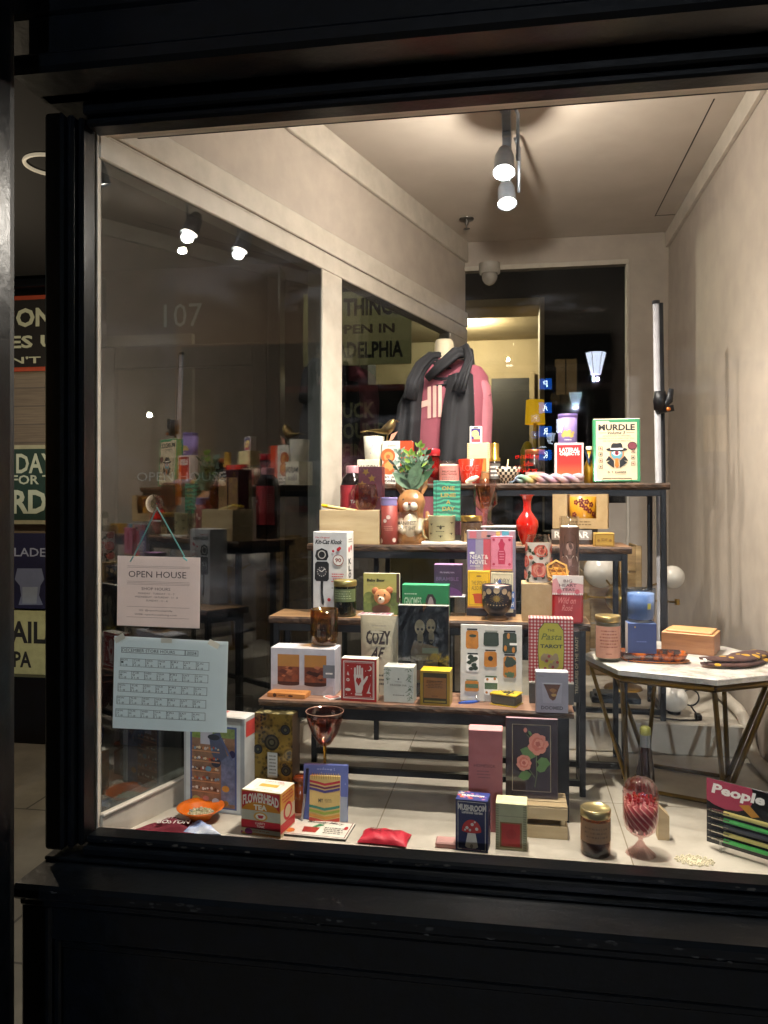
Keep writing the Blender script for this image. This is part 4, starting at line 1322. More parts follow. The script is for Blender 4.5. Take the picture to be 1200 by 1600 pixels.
mb = MB(); mb.tube([(-r * .9, -r, h * .9), (-r * .2, -r * 1.1, h * .62), (.0, -r * 1.1, h * .5)], .004, m('#3c4f72', .6), 8); mb.tube([(r * .6, -r, h * .85), (0, -r * 1.1, h * .6)], .004, m('#3c4f72', .6), 8); mb.lathe([(r * .6, h * .9), (r * .6, h), (.0001, h)], m('#d8cfa8', .5), 16); mb.build('ribbon', sb)
# puzzle book on wire stand
def a12(mb, w_, d, h):
    F = front(mb, w_, d, h); P_ = m('#dccbaa', .55, var=.03); F.rect(.06, .03, .93, .94, P_)
    F.poly([(.06, .94), (.06, .965), (.33, .965), (.36, .94)], P_)
    D = m('#191a1e', .5, var=0); G_ = m('#6f6a58', .6); Rr = m('#8f3a38', .5)
    F.text('MURDLE', .11, .81, .89, .91, D, .035); F.line([(.12, .775), (.28, .775)], .008, Rr); F.line([(.71, .775), (.88, .775)], .008, Rr); F.text('Volume 3', .31, .75, .68, .80, D, .015, shear=.3)
    F.text('100 ELEMENTARY TO IMPOSSIBLE', .2, .715, .8, .735, G_); F.text('MYSTERIES TO SOLVE USING LOGIC, SKILL', .11, .675, .88, .695, G_); F.text('AND THE POWER OF DEDUCTION', .2, .635, .8, .655, G_)
    F.ell(.83, .565, .10, D, ry=.065); F.ell(.83, .565, .088, m('#7a3440', .5), ry=.055)
    F.ell(.5, .44, .155, m('#c98a5a', .5), ry=.10); F.ell(.5, .44, .125, m('#5f9aa8', .5), ry=.09)
    F.poly([(.40, .455), (.45, .485), (.5, .49), (.55, .485), (.60, .455), (.55, .42), (.5, .412), (.45, .42)], PALE); F.ell(.5, .45, .045, m('#a02a48', .5)); F.ell(.5, .45, .02, D)
    F.ell(.5, .51, .225, D, ry=.033); F.poly([(.37, .515), (.385, .585), (.42, .61), (.5, .605), (.58, .615), (.615, .585), (.63, .515)], D); F.poly([(.355, .532), (.645, .532), (.63, .508), (.5, .5), (.37, .508)], PALE)
    F.poly([(.33, .41), (.26, .33), (.35, .335), (.28, .30), (.44, .215), (.44, .33)], D); F.poly([(.67, .41), (.74, .33), (.65, .335), (.72, .30), (.56, .215), (.56, .33)], D)
    F.poly([(.47, .37), (.53, .37), (.545, .25), (.5, .215), (.455, .25)], m('#c8762c', .5))
    for k in range(4):
        for xx in (.11, .80):
            y = .50 - k * .098 - (.05 if xx > .5 else 0) + (.05 if xx > .5 and k == 3 else 0)
            if xx > .5 and k == 3: continue
            F.frame(xx, y, xx + .085, y + .06, .008, D); F.ell(xx + .043, y + .03, .018, D if k % 2 else Rr, seg=8)
    F.text('G. T. KARBER', .3, .135, .7, .165, D, .02)
X, Y, w_, h = spot(928, 1002, 653, 752, Z4 + .004, 2.79)
bk = empty('puzzle_book', (X, Y + .03, Z4 + .004), 'green bordered cream book titled MURDLE on a wire stand', 'book', (-.06, 0, 0))
mb = MB(); mb.box(-w_ / 2, w_ / 2, -.016, .016, 0, h, m('#2e8a58', .4, coat=.3), .002, top=CREAM, right=m('#2e8a58', .4)); a12(mb, w_, .032, h); 
mb.build('cover', bk)
mb = MB(); F = rightf(mb, w_, .032, h); F.text('MURDLE', .2, .3, .8, .9, PALE, .02); mb.build('spine_print', bk)
mb = MB(); WI = m('#4a3a28', .35, .8)
mb.tube([(-w_ * .32, -.022, -.002), (-w_ * .30, -.024, h * .055), (w_ * .30, -.024, h * .055), (w_ * .32, -.022, -.002)], .0013, WI, 6)
for s in (-.32, .32): mb.tube([(w_ * s, -.023, -.002), (w_ * s, .04, .0), (w_ * s, .022, h * .4)], .0013, WI, 6)
tag(mb.build('book_stand', None, (X, Y + .03, Z4 + .0045)), 'thin bronze wire easel under the green book', 'book stand')

# ================================================================ third step (z 1.404)
PLY = wood('plywood', '#a58d66', '#bda57c', '#cbb58e', (1.5, 10, 10), 3, .6)
X, Y, w_, h = spot(499, 592, 797, 846, Z3, 2.50)
wb = empty('pencil_box', (X, Y + .045, Z3), 'pale plywood box full of yellow pencils at left of its bench', 'box')
mb = MB(); t_ = .006; D_ = .09
mb.box(-w_ / 2, w_ / 2, -D_ / 2, -D_ / 2 + t_, 0, h, PLY, .001); mb.box(-w_ / 2, w_ / 2, D_ / 2 - t_, D_ / 2, 0, h, PLY, .001)
for k in range(6):
    za, zb_ = h * k / 6, h * (k + 1) / 6
    mb.box(w_ / 2 - t_ + (.0 if k % 2 else .0002), w_ / 2 - .0004, -D_ / 2 + t_, D_ / 2 - t_, za, zb_, PLY)
mb.box(-w_ / 2 + .0004, -w_ / 2 + t_, -D_ / 2 + t_, D_ / 2 - t_, 0, h, PLY); mb.box(-w_ / 2 + t_, w_ / 2 - t_, -D_ / 2 + t_, D_ / 2 - t_, 0, .005, PLY)
mb.build('box_body', wb)
for k in range(4):
    mb = MB(); y_ = -.03 + k * .012; a0 = (-w_ / 2 + .004 + .006 * (k % 2), y_, h + .016 - .002 * k); b0 = (w_ * .12, y_ + .006, h - .004)
    v0 = Vector(a0); v1 = Vector(b0); mid = v0.lerp(v1, .22); tp = v0.lerp(v1, .9)
    mb.tube([v0, v0.lerp(v1, .1)], .0045, m('#e8c41a', .4), 10); mb.tube([v0.lerp(v1, .1), v0.lerp(v1, .17)], .0052, m('#c9a800', .4), 8); mb.tube([mid.lerp(v0, .3), tp, v1], [.0045, .0045, .0005], m('#e3cf8a', .5), 6)
    mb.build('pencil', wb)
# dark growler with coral label
X, Y, w_, h = spot(528, 567, 727, 845, Z3, 2.66)
gw = empty('syrup_jug', (X, Y + w_ / 2, Z3), 'big dark glass bottle with coral label behind plywood box', 'bottle')
r = w_ / 2
mb = MB(); mb.lathe([(.0001, 0), (r * .95, 0), (r, .006), (r, h * .72), (r * .85, h * .83), (r * .5, h * .89), (r * .5, h * .93)], m('#1a1210', .12, coat=1), 40); mb.build('bottle_body', gw)
mb = MB(); mb.lathe([(r * .56, h * .9), (r * .56, h * .985), (r * .5, h), (.0001, h)], m('#c58a90', .35, .2), 28); mb.build('cap', gw)
mb = MB(); C = Cyl(mb, r, r, h * .2, h * .74, 170); C.rect(0, 0, 1, 1, m('#b0323a', .5)); C.ell(.68, .80, .16, m('#e08a70', .5)); C.ell(.60, .38, .17, m('#e08a70', .5)); C.text('TART', .5, .56, .8, .64, PALE, .03); C.scrib(.05, .3, .25, .8, 10, m('#d88a80', .5), 2)
mb.build('label', gw)
def a13(mb, w_, d, h):
    F = front(mb, w_, d, h); g = m('#8f6f3a', .35, .8)
    r_ = random.Random(3)
    for k in range(11):
        cx, cyy = r_.uniform(.15, .85), .95 - k * .085 - .02
        s = r_.uniform(.13, .2); pts = []
        a0 = r_.uniform(0, 6)
        for q in range(10):
            rr = s * (1 if q % 2 == 0 else .45); a = a0 + PI * q / 5
            pts.append((cx + rr * math.cos(a), cyy + rr * math.sin(a) * w_ / h))
        F.ell(cx, cyy, s * .55, g); F.poly(pts[:5], g) if False else None
        for q in range(0, 10, 2):
            F.poly([pts[q - 1], pts[q], pts[(q + 1) % 10]], g); F.d -= F.step
carton('star_box', 'dark plum carton covered in gold stars on the third bench', 'box', 560, 597, 729, 845, Z3, .06, m('#4a2029', .4, coat=.3), a13, Y=2.60)
X, Y, w_, h = spot(552, 590, 756, 796, at(570, 797, 2.50)[2], 2.535)
gz = at(545, 797, 2.50)[2]
mb = MB(); mb.box(-.03, .03, -.03, .03, -.0055, 0, PLY, .001)
def stemless(name, label, X, Y, z, r, h, tint, cat='glass', group=None):
    mb = MB(); g = glass(tint, .07, .9)
    mb.lathe([(.0001, .001), (r * .55, 0), (r * .85, h * .15), (r * 1.02, h * .42), (r * .96, h * .75), (r * .84, h), (r * .82, h), (r * .93, h * .74), (r * .98, h * .42), (r * .82, h * .17), (r * .5, .008), (.0001, .007)], g, 44)
    return tag(mb.build(name, None, (X, Y, z)), label, cat, group)
stemless('stemless_glass', 'rose tinted stemless glass in front of the star box', X, 2.575, Z3 + .0, w_ / 2, gz - Z3 + h, '#d9b0a8') if False else stemless('stemless_glass', 'rose tinted stemless glass in front of the star box', X, 2.545, gz - .001, w_ / 2 * .98, h, '#d9b0a8')
def a14(C):
    C.rect(0, .86, 1, 1, m('#8a7fb0', .5)); C.ell(.52, .6, .10, m('#d8bfb4', .5), jag=.06, seg=10); C.ell(.36, .52, .09, m('#d8bfb4', .5), jag=.06, seg=10); C.scrib(.3, .3, .75, .42, 3, m('#d08a78', .5)); C.ell(.12, .08, .12, m('#d8bfb4', .5)); C.ell(.8, .1, .1, m('#d8bfb4', .5))
jar('cocoa_tin', 'rust red paper canister with lilac band beside animal vase', 'canister', 593, 619, 777, 847, Z3, 2.50, solid=m('#8f3c34', .5), lid=m('#7d73a0', .4), lidh=.003, art=a14, labz=(.0, .98))
# animal vase with leaves
X, Y, w_, h = spot(607, 664, 763, 848, Z3, 2.56)
av = empty('animal_vase', (X + .012, Y + .035, Z3), 'orange and white ceramic animal vase with leafy stems in its head', 'vase')
fur = noisy('fox_glaze', '#7d5230', '#b58250', 14, .3, .1, coat=.6); wht = m('#d9cdb8', .3, coat=.5)
u = w_ / 57
mb = MB()
rings = [(0, 0, 0, 24 * u, 22 * u), (0, 0, 8 * u, 26 * u, 24 * u), (0, 0, 25 * u, 23 * u, 21 * u), (0, 0, 42 * u, 18 * u, 18 * u), (0, -2 * u, 52 * u, 19 * u, 18 * u), (0, -3 * u, 64 * u, 22 * u, 20 * u), (0, -2 * u, 74 * u, 19 * u, 17 * u), (0, 0, 82 * u, 12 * u, 11 * u), (0, 0, 84 * u, 8 * u, 8 * u)]
loft(mb, rings, fur, 36, .02)
mb.ball((0, -15 * u, 25 * u), 12 * u, wht, 18, 10, sx=1.1, sy=.9, sz=1.9)
mb.ball((-5 * u, -19 * u, 58 * u), 7 * u, wht, 16, 10); mb.ball((5 * u, -19 * u, 58 * u), 7 * u, wht, 16, 10); mb.ball((0, -25 * u, 62 * u), 2.6 * u, m('#8a5a50', .3), 10, 8)
for s in (-1, 1):
    mb.ball((s * 10 * u, -17 * u, 68 * u), 2.6 * u, INK, 10, 8)
    mb.tube([(s * 12 * u, 0, 76 * u), (s * 20 * u, 0, 90 * u), (s * 24 * u, 0, 102 * u)], [5 * u, 6 * u, 1 * u], fur, 10, squash=.5)
    mb.tube([(s * 14 * u, -10 * u, 36 * u), (s * 14 * u, -20 * u, 22 * u), (s * 8 * u, -24 * u, 18 * u)], [7 * u, 6 * u, 5 * u], wht, 12)
mb.tube([(20 * u, 6 * u, 5 * u), (30 * u, 2 * u, 16 * u), (28 * u, 0, 34 * u), (24 * u, 0, 50 * u)], [6 * u, 8 * u, 7 * u, 2 * u], fur, 12)
mb.build('vase_body', av)
LF = [M('#5f7a5e', .5, var=.3, scale=60), M('#93a898', .5, var=.2), M('#86a84a', .5, var=.2), M('#3d5c40', .5, var=.2)]
rl = random.Random(5)
def leaf(mb, base, tip, wd, m_):
    b, t = Vector(base), Vector(tip); d_ = t - b
    side = d_.cross(Vector((rl.uniform(-.3, .3), 1, rl.uniform(-.3, .3)))).normalized() * wd
    nn = d_.cross(side).normalized() * wd * .3
    p = [b, b.lerp(t, .3) + side * .8 + nn, b.lerp(t, .6) + side * .9 + nn, t, b.lerp(t, .6) - side * .9 + nn, b.lerp(t, .3) - side * .8 + nn, b.lerp(t, .5) - nn * .3]
    mb.add(p, [(0, 1, 6), (1, 2, 6), (2, 3, 6), (3, 4, 6), (4, 5, 6), (5, 0, 6)], m_, True)
for st_, (tx, tz, cm) in enumerate(((-20, 140, 1), (-8, 128, 1), (12, 150, 2), (22, 138, 0), (4, 120, 3), (-26, 122, 1), (-14, 134, 0), (16, 128, 1), (28, 124, 3), (-2, 138, 2))):
    mb = MB(); base = Vector((0, 0, 80 * u)); tip = Vector((tx * u, rl.uniform(-8, 6) * u, tz * u))
    pts = [base.lerp(tip, k / 5) + Vector((0, 0, 0)) for k in range(6)]
    mb.tube(pts, 1.0 * u, LF[3], 6)
    for k in (2, 3, 4, 5):
        for s in (-1, 1, .3):
            c0 = pts[k]; e = c0 + Vector((s * rl.uniform(7, 13) * u, rl.uniform(-8, 6) * u, rl.uniform(3, 13) * u))
            leaf(mb, c0, e, rl.uniform(2.2, 3.8) * u, LF[cm] if rl.random() < .75 else LF[rl.randint(0, 3)])
    leaf(mb, pts[5], pts[5] + Vector((0, 0, 10 * u)), 3.5 * u, LF[cm])
    mb.build('stem', av)
mb = MB()
for (dx, dz, w2) in ((-30, 112, 9), (-18, 104, 7), (38, 118, 6), (22, 108, 10), (14, 130, 12)):
    leaf(mb, (0, -4 * u, 84 * u), (dx * u, -9 * u, dz * u), w2 * u, LF[3 if dx > 30 else 0])
mb.build('broad_leaf', av)
# clear glass mug
X, Y, w_, h = spot(614, 655, 800, 849, Z3, 2.503)
gm = empty('glass_mug', (X, Y + w_ / 2 * .8, Z3), 'clear glass mug with small black capitals before the animal vase', 'mug')
mb = MB(); r = w_ / 2 * .86; g = glass('#e6e3da', .08, .9)
mb.lathe([(.0001, .001), (r, 0), (r * 1.04, .004), (r, .014), (r, h), (r - .003, h), (r - .003, .012), (.0001, .011)], g, 40); mb.build('glass', gm)
mb = MB(); mb.tube([(r, 0, h * .85), (r + .018, 0, h * .8), (r + .022, 0, h * .5), (r + .016, 0, h * .25), (r, 0, h * .2)], .0035, g, 10); mb.build('handle', gm)
mb = MB(); C = Cyl(mb, r, r, 0, h, 170); C.text('MANIFEST', .22, .60, .82, .72, INK, .01); C.text('THAT SHIT', .24, .44, .80, .56, INK, .01); mb.build('print', gm)
# one line a day book on clear stand
TEAL = noisy('teal_marble', '#1f5d4b', '#4f8f7c', 10, .4, 0)
def wav(n):
    v = coords(n)
    t = n.nodes.new('ShaderNodeTexWave'); t.wave_type = 'RINGS'; t.inputs['Scale'].default_value = 22; t.inputs['Distortion'].default_value = 6; t.inputs['Detail'].default_value = 2
    n.links.new(v, t.inputs[0])
    return ramp(n, t.outputs[1], [(.1, '#2f6b58'), (.55, '#4a8170'), (.9, '#46b08c')]), None
def a15(mb, w_, d, h):
    F = front(mb, w_, d, h); F.rect(.10, 0, .12, 1, m('#1a4a3a', .5)); g = m('#c8b060', .35, .7, var=0)
    for t, y, a, b in (('ONE', .76, .32, .80), ('LINE', .59, .28, .84), ('A', .42, .48, .64), ('DAY', .25, .34, .80)): F.text(t, a, y, b, y + .10, g, .03)
carton('diary', 'green marbled diary titled ONE LINE A DAY', 'book', 677, 719, 751, 822, Z3 + .075, .022, pattern('teal_waves', wav, .4), a15, Y=2.585)
mb = MB(); AC = glass('#e8eef0', .09, .9)
mb.box(-.045, .045, 0, .05, 0, .0745, AC, .002)
tag(mb.build('acrylic_block', None, (at(698, 822, 2.585)[0], 2.575, Z3)), 'clear acrylic block lifting the green diary', 'display block')
# bee mug on a white tray
x0, x1 = at(658, 848, 2.50)[0], at(731, 848, 2.50)[0]
mb = MB(); mb.box(x0 - (x0 + x1) / 2, x1 - (x0 + x1) / 2, -.045, .035, 0, .010, m('#ece7dc', .4), .002)
tag(mb.build('white_tray', None, ((x0 + x1) / 2, 2.545, Z3)), 'thin white tray under the bee mug', 'tray')
X, Y, w_, h = spot(667, 710, 806, 845, Z3 + .0105, 2.512)
r = w_ / 2
bm = empty('bee_mug', (X, Y + r, Z3 + .0105), 'cream enamel mug printed with black bees', 'mug')
CR = m('#cfc294', .3, coat=.5)
mb = MB(); mb.lathe([(.0001, .001), (r * .95, 0), (r * .97, .003), (r, h * .97), (r * 1.03, h), (r * .96, h), (r * .94, h * .95), (r * .92, .006), (.0001, .005)], CR, 40); mb.build('cup', bm)
mb = MB(); mb.tube([(-r * .95, 0, h * .85), (-r - .014, 0, h * .84), (-r - .022, 0, h * .6), (-r - .016, 0, h * .2), (-r - .002, 0, h * .08)], .0035, CR, 10); mb.build('handle', bm)
mb = MB(); C = Cyl(mb, r * .97, r, 0, h, 170); K_ = m('#3a3222', .5)
for cx, cyy, s in ((.5, .55, .09), (.24, .66, .05), (.8, .72, .05), (.22, .3, .05), (.78, .3, .05), (.5, .2, .05)):
    C.ell(cx, cyy, s * .35, K_, ry=s * .9, seg=10); C.ell(cx - s * .6, cyy + s * .4, s * .6, m('#6d6244', .5), ry=s * .28, seg=8); C.ell(cx + s * .6, cyy + s * .4, s * .6, m('#6d6244', .5), ry=s * .28, seg=8)
C.scrib(.38, .36, .62, .42, 1, K_); mb.build('print', bm)
def a16(C):
    C.rect(0, 0, 1, 1, m('#5c4026', .4)); T_ = m('#b9986a', .5); C.ell(.5, .5, .26, T_, seg=24); C.rect(.24, 0, .76, .5, T_, 6); C.ell(.5, .5, .17, m('#9a8a5a', .5)); C.scrib(.36, .15, .64, .3, 2, K_)
jar('arch_candle', 'amber candle with arch shaped label and gold lid', 'candle', 719, 753, 806, 850, Z3, 2.51, gl='#9a6a3a', wax='#6b4a2a', waxh=.9, lid=GOLD, lidh=.010, art=a16, labz=(.05, .85))
# amber goblet standing on a clear riser
x0, x1 = at(751, 822, 2.52)[0], at(806, 822, 2.52)[0]
zr = at(780, 822, 2.52)[2]
mb = MB(); mb.box(-(x1 - x0) / 2, (x1 - x0) / 2, -.045, .045, 0, zr - Z3 - .005, glass('#dfe6ea', .08, .9), .002); mb.box(-(x1 - x0) / 2, (x1 - x0) / 2, -.045, .045, zr - Z3 - .0048, zr - Z3, m('#e8e6e4', .3), .001)
tag(mb.build('display_riser', None, ((x0 + x1) / 2, 2.57, Z3)), 'clear riser with white top under the smoky goblet', 'riser')
X, Y, w_, h = spot(739, 777, 748, 822, zr, 2.56)
gb = empty('goblet', (X, Y + .01, zr), 'smoky rose footed goblet with amber inner glass', 'goblet')
r = w_ / 2
mb = MB(); mb.lathe([(r * .75, 0), (r * .7, .006), (r * .22, h * .16), (r * .2, h * .26), (r * .6, h * .36), (r, h * .46), (r * 1.0, h * .85), (r * .9, h * .95), (r * .55, h)], glass('#b98f88', .08, .9), 40); mb.build('glass', gb)
mb = MB(); mb.lathe([(r * .35, h * .36), (r * .5, h * .5), (r * .82, h * .84), (r * .84, h * .85), (r * .8, h * .84), (r * .45, h * .5), (r * .3, h * .38)], glass('#d9a55a', .16, .9), 24, flute=.04, nfl=8); mb.build('inner_glass', gb)
# red vase
X, Y, w_, h = spot(806, 842, 773, 850, Z3, 2.56)
r = w_ / 2
mb = MB(); mb.lathe([(.0001, .001), (r * .45, 0), (r * .5, .004), (r * .8, h * .18), (r * 1.0, h * .36), (r * .96, h * .48), (r * .6, h * .60), (r * .36, h * .68), (r * .34, h * .85), (r * .5, h * .97), (r * .66, h * .99), (r * .66, h), (r * .56, h), (r * .3, h * .87), (r * .28, h * .7)], m('#c01c10', .15, coat=1, var=.04), 48)
k_ = len(mb.v); mb.lathe([(r * .56, h + .0003), (r * .665, h + .0003)], m('#efe0d4', .3), 40)
tag(mb.build('red_vase', None, (X, Y + r, Z3)), 'glossy red bottle vase with slim neck', 'vase')
# open window box with mustard cup, plaque, soap
x0, x1 = at(862, 850, 2.60)[0], at(925, 850, 2.60)[0]
X, Y, w_, h = spot(862, 925, 828, 849, Z3, 2.60)
mb = MB(); mb.box(-w_ / 2, w_ / 2, -.02, .02, 0, h, m('#3a2e26', .4), .002); F = front(mb, w_, .04, h); F.rect(0, .32, 1, 1, m('#9a948c', .35, .3)); F.text('RADAR', .07, .45, .93, .9, PALE, .02)
tag(mb.build('name_plaque', None, (X, Y + .02, Z3)), 'grey plaque with white capitals behind the tall portrait candle', 'plaque')
KRAFT = noisy('kraft_card', '#a88d62', '#b89d72', 30, .75, .15)
X, Y, w_, h = spot(867, 953, 772, 827, at(890, 826, 2.62)[2], 2.62)
zk = at(890, 826, 2.62)[2]
kb = empty('cup_box', (X, Y + .05, zk), 'open front kraft card box holding a mustard flowered cup', 'box', math.radians(-9))
mb = MB(); hw_ = w_ / 2; D_ = .1; t_ = .002
wx0, wx1, wz0, wz1 = -hw_ + w_ * .27, hw_ - w_ * .2, h * .30, h * .97
mb.box(-hw_, wx0, -D_ / 2, -D_ / 2 + t_, 0, h, KRAFT); mb.box(wx1, hw_, -D_ / 2, -D_ / 2 + t_, 0, h, KRAFT); mb.box(wx0, wx1, -D_ / 2, -D_ / 2 + t_, 0, wz0, KRAFT)
mb.box(-hw_, hw_, D_ / 2 - t_, D_ / 2, 0, h, KRAFT); mb.box(-hw_, -hw_ + t_, -D_ / 2 + t_, D_ / 2 - t_, 0, h, KRAFT); mb.box(hw_ - t_, hw_, -D_ / 2 + t_, D_ / 2 - t_, 0, h, KRAFT)
mb.box(-hw_ + t_, hw_ - t_, -D_ / 2 + t_, D_ / 2 - t_, 0, t_, KRAFT); mb.box(-hw_ + t_, wx0, -D_ / 2 + t_, D_ / 2 - t_, h - t_, h - .0002, KRAFT); mb.box(wx1, hw_ - t_, -D_ / 2 + t_, D_ / 2 - t_, h - t_, h - .0002, KRAFT)
F = front(mb, w_, D_, h); F.scrib(.3, .08, .75, .24, 2, m('#7a6440', .6), 5); mb.build('card_box', kb)
mb = MB(); r = (wx1 - wx0) * .47; cx = (wx0 + wx1) / 2
mb.lathe([(.0001, .003), (r * .9, .003), (r, .01), (r, h * .93), (r * .93, h * .93), (r * .93, .01)], m('#b07a18', .3, coat=.5), 36, cx, 0)
C = Cyl(mb, r, r, .01, h * .93, 170, cx, 0)
rr = random.Random(2)
for q in ((.35, .8), (.5, .7), (.62, .82), (.6, .6), (.74, .72), (.7, .5), (.3, .38), (.82, .4), (.48, .86)):
    for k in range(5): C.ell(q[0] + .045 * math.cos(k * 1.26), q[1] + .06 * math.sin(k * 1.26), .028, m('#6a1c1c', .4), seg=8); C.d -= C.step
    C.ell(q[0], q[1], .018, m('#c08a50', .4), seg=6)
mb.build('cup', kb)
SX = at(905, 850, 2.64)[0]
mb = MB(); mb.box(-.06, .06, 0, .08, 0, zk - Z3 - .0005, m('#2a221d', .5), .002)
tag(mb.build('dark_riser', None, (SX, 2.645, Z3)), 'low dark riser under the kraft card box', 'riser')
def a17(mb, w_, d, h):
    F = front(mb, w_, d, h); F.frame(.04, .08, .96, .92, .02, m('#7c5a1e', .5)); F.text('SOAP', .35, .4, .65, .62, m('#6c4a18', .5)); F.ell(.2, .45, .07, m('#8c6626', .5)); F.ell(.8, .45, .07, m('#8c6626', .5))
carton('small_soap', 'small mustard soap carton at the right bench end', 'box', 929, 960, 833, 852, Z3, .05, m('#b08a34', .5), a17, Y=2.51)

# ================================================================ second step (z 1.192)
def clockart(mb, w_, d, h):
    F = front(mb, w_, d, h); K = m('#141416', .5, var=0); Rd = m('#b5202c', .5)
    F.text('The Original', .06, .915, .5, .94, Rd, .01, shear=.3); F.text('Kit-Cat Klock', .06, .85, .86, .905, K, .03, shear=.3)
    # generic pendulum wall clock in black
    F.poly([(.10, .77), (.26, .80), (.42, .77), (.46, .70), (.40, .65), (.12, .65), (.06, .70)], K); F.ell(.26, .72, .12, m('#b8b6b0', .5), seg=20); F.ell(.26, .72, .09, K)
    F.poly([(.06, .61), (.12, .635), (.42, .635), (.47, .61), (.47, .42), (.42, .395), (.1, .395), (.05, .42)], K); F.ell(.26, .51, .15, m('#3c3c40', .5)); F.line([(.26, .51), (.36, .55)], .02, PALE); F.line([(.26, .51), (.18, .53)], .02, PALE)
    for k in range(12): F.ell(.26 + .125 * math.cos(k * PI / 6), .51 + .125 * w_ / h * math.sin(k * PI / 6), .012, PALE, seg=6)
    F.poly([(.23, .395), (.31, .395), (.30, .25), (.34, .14), (.31, .09), (.26, .12), (.235, .25)], K)
    F.ell(.6, .765, .035, Rd); F.ell(.75, .785, .05, Rd); F.ell(.79, .80, .045, Rd); F.ell(.48, .17, .05, Rd)
    F.ell(.75, .655, .16, m('#8a3a2c', .5)); F.ell(.75, .655, .14, m('#dcdad6', .5)); F.text('90', .66, .63, .84, .68, m('#8a3a2c', .5), .03); F.scrib(.55, .38, .95, .50, 4, Rd, 3); F.scrib(.55, .3, .95, .33, 1, GREYINK, 3)
    G_ = rightf(mb, w_, d, h); G_.ell(.3, .78, .12, Rd); G_.ell(.6, .80, .12, Rd); G_.scrib(.2, .86, .8, .92, 2, GREYINK)
    for k, q in enumerate('KLOCK'): G_.text(q, .2, .60 - k * .085, .6, .67 - k * .085, K, .04)
carton('clock_box', 'tall white carton printed with a black pendulum clock', 'box', 490, 544, 831, 948, Z2, .075, m('#c9c8c8', .5), clockart, Y=2.405, top=m('#e6e4e2', .5), right=m('#e0ddd8', .5), rot=-4)
def a18(C):
    C.rect(0, .45, 1, 1, m('#5d6a44', .5)); C.scrib(.12, .55, .85, .95, 4, m('#9aa580', .5), 2)
jar('green_candle', 'olive green candle with brass lid before the white clock carton', 'candle', 518, 553, 908, 957, Z2, 2.332, gl='#4f6436', wax='#2f4220', waxh=.85, lid=m('#b3a468', .35, .8), lidh=.010, art=a18, labz=(.15, .85))
def a19(mb, w_, d, h):
    F = front(mb, w_, d, h); F.rect(0, 0, 1, 1, m('#a8a25a', .5)); F.poly([(.0, .0), (1, 0), (1, .5), (.85, .55), (.7, .46), (.5, .5), (.3, .45), (.15, .52), (0, .42)], m('#5e6e34', .5, var=.3, scale=60))
    F.ell(.15, .4, .16, m('#6f7a3c', .5, var=.3, scale=80), jag=.1); F.ell(.85, .38, .18, m('#56642f', .5, var=.3, scale=80), jag=.1); F.rect(.92, .3, 1, 1, m('#4a3020', .5))
    F.text('Baby Bear', .1, .78, .6, .87, INK, .03); F.text('Finger Puppet Book', .1, .70, .45, .735, GREYINK)
    F.ell(.5, .13, .26, m('#6a4026', .5), ry=.11)
carton('picture_book', 'children picture book titled Baby Bear with plush bear face', 'book', 568, 624, 896, 956, Z2, .018, CREAM, a19, Y=2.41)
X, Y, w_, h = spot(568, 624, 896, 956, Z2, 2.41)
u = w_ / 56
mb = MB(); TN = M('#c98a58', .9, bump=.4); 
mb.ball((0, 0, 0), 12.5 * u, TN, 20, 12, sx=1.05, sy=.55, sz=.95); mb.ball((-11 * u, .001, 9 * u), 5.5 * u, M('#c07850', .9), 12, 8, sy=.5); mb.ball((11 * u, .001, 10 * u), 5.5 * u, M('#c07850', .9), 12, 8, sy=.5)
mb.ball((-1 * u, -6 * u, -4 * u), 5.5 * u, M('#d9ccb4', .9), 14, 8, sy=.6); mb.ball((-1.5 * u, -9 * u, -2 * u), 1.8 * u, INK, 8, 6); mb.ball((-5 * u, -7 * u, 3 * u), 1.2 * u, INK, 8, 6); mb.ball((5 * u, -6.5 * u, 4 * u), 1.2 * u, INK, 8, 6)
pp = mb.build('bear_puppet', bpy.data.objects['picture_book'], (2 * u, -.016, h * .44))
x0, y0_ = on(556, 963, Z2); x1, _ = on(609, 963, Z2)
mb = MB(); W_ = x1 - x0; mb.box(-W_ / 2, W_ / 2, -.03, .03, 0, .006, m('#e2d8d4', .5), .001); F = topf(mb, W_, .06, .006); F.rect(.05, .1, .95, .9, m('#a86a80', .5)); F.scrib(.08, .15, .92, .85, 4, PALE, 2); F.rect(.32, .1, .35, .9, PALE); F.rect(.64, .1, .67, .9, PALE)
tag(mb.build('greeting_card', None, ((x0 + x1) / 2 + .006, y0_ + .032, Z2), math.radians(-6)), 'flat pink and white card lying before the picture book', 'card')
def a20(mb, w_, d, h):
    F = front(mb, w_, d, h); F.text('GNOMES', .05, .35, .42, .62, m('#a8c8a8', .5), .02); F.scrib(.05, .68, .36, .76, 1, m('#a8c8a8', .5)); F.poly([(.50, 0), (.51, .55), (.56, .72), (.66, .72), (.73, .55), (.74, 0)], m('#2a1d1c', .5)); F.ell(.62, .25, .07, m('#9a8c8c', .6), ry=.4)
    G_ = rightf(mb, w_, d, h)
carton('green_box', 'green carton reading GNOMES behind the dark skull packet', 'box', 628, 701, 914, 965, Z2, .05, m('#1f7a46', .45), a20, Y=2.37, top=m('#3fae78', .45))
mb = MB(); x0 = at(677, 930, 2.42)[0]; x1 = at(727, 930, 2.42)[0]; zq = at(700, 931, 2.42)[2]
mb.box(-(x1 - x0) / 2, (x1 - x0) / 2, -.03, .03, 0, zq - Z2 - .0045, AC, .002); mb.box(-(x1 - x0) / 2, (x1 - x0) / 2, -.03, .03, zq - Z2 - .004, zq - Z2, m('#d8d5d0', .25, .2), .001)
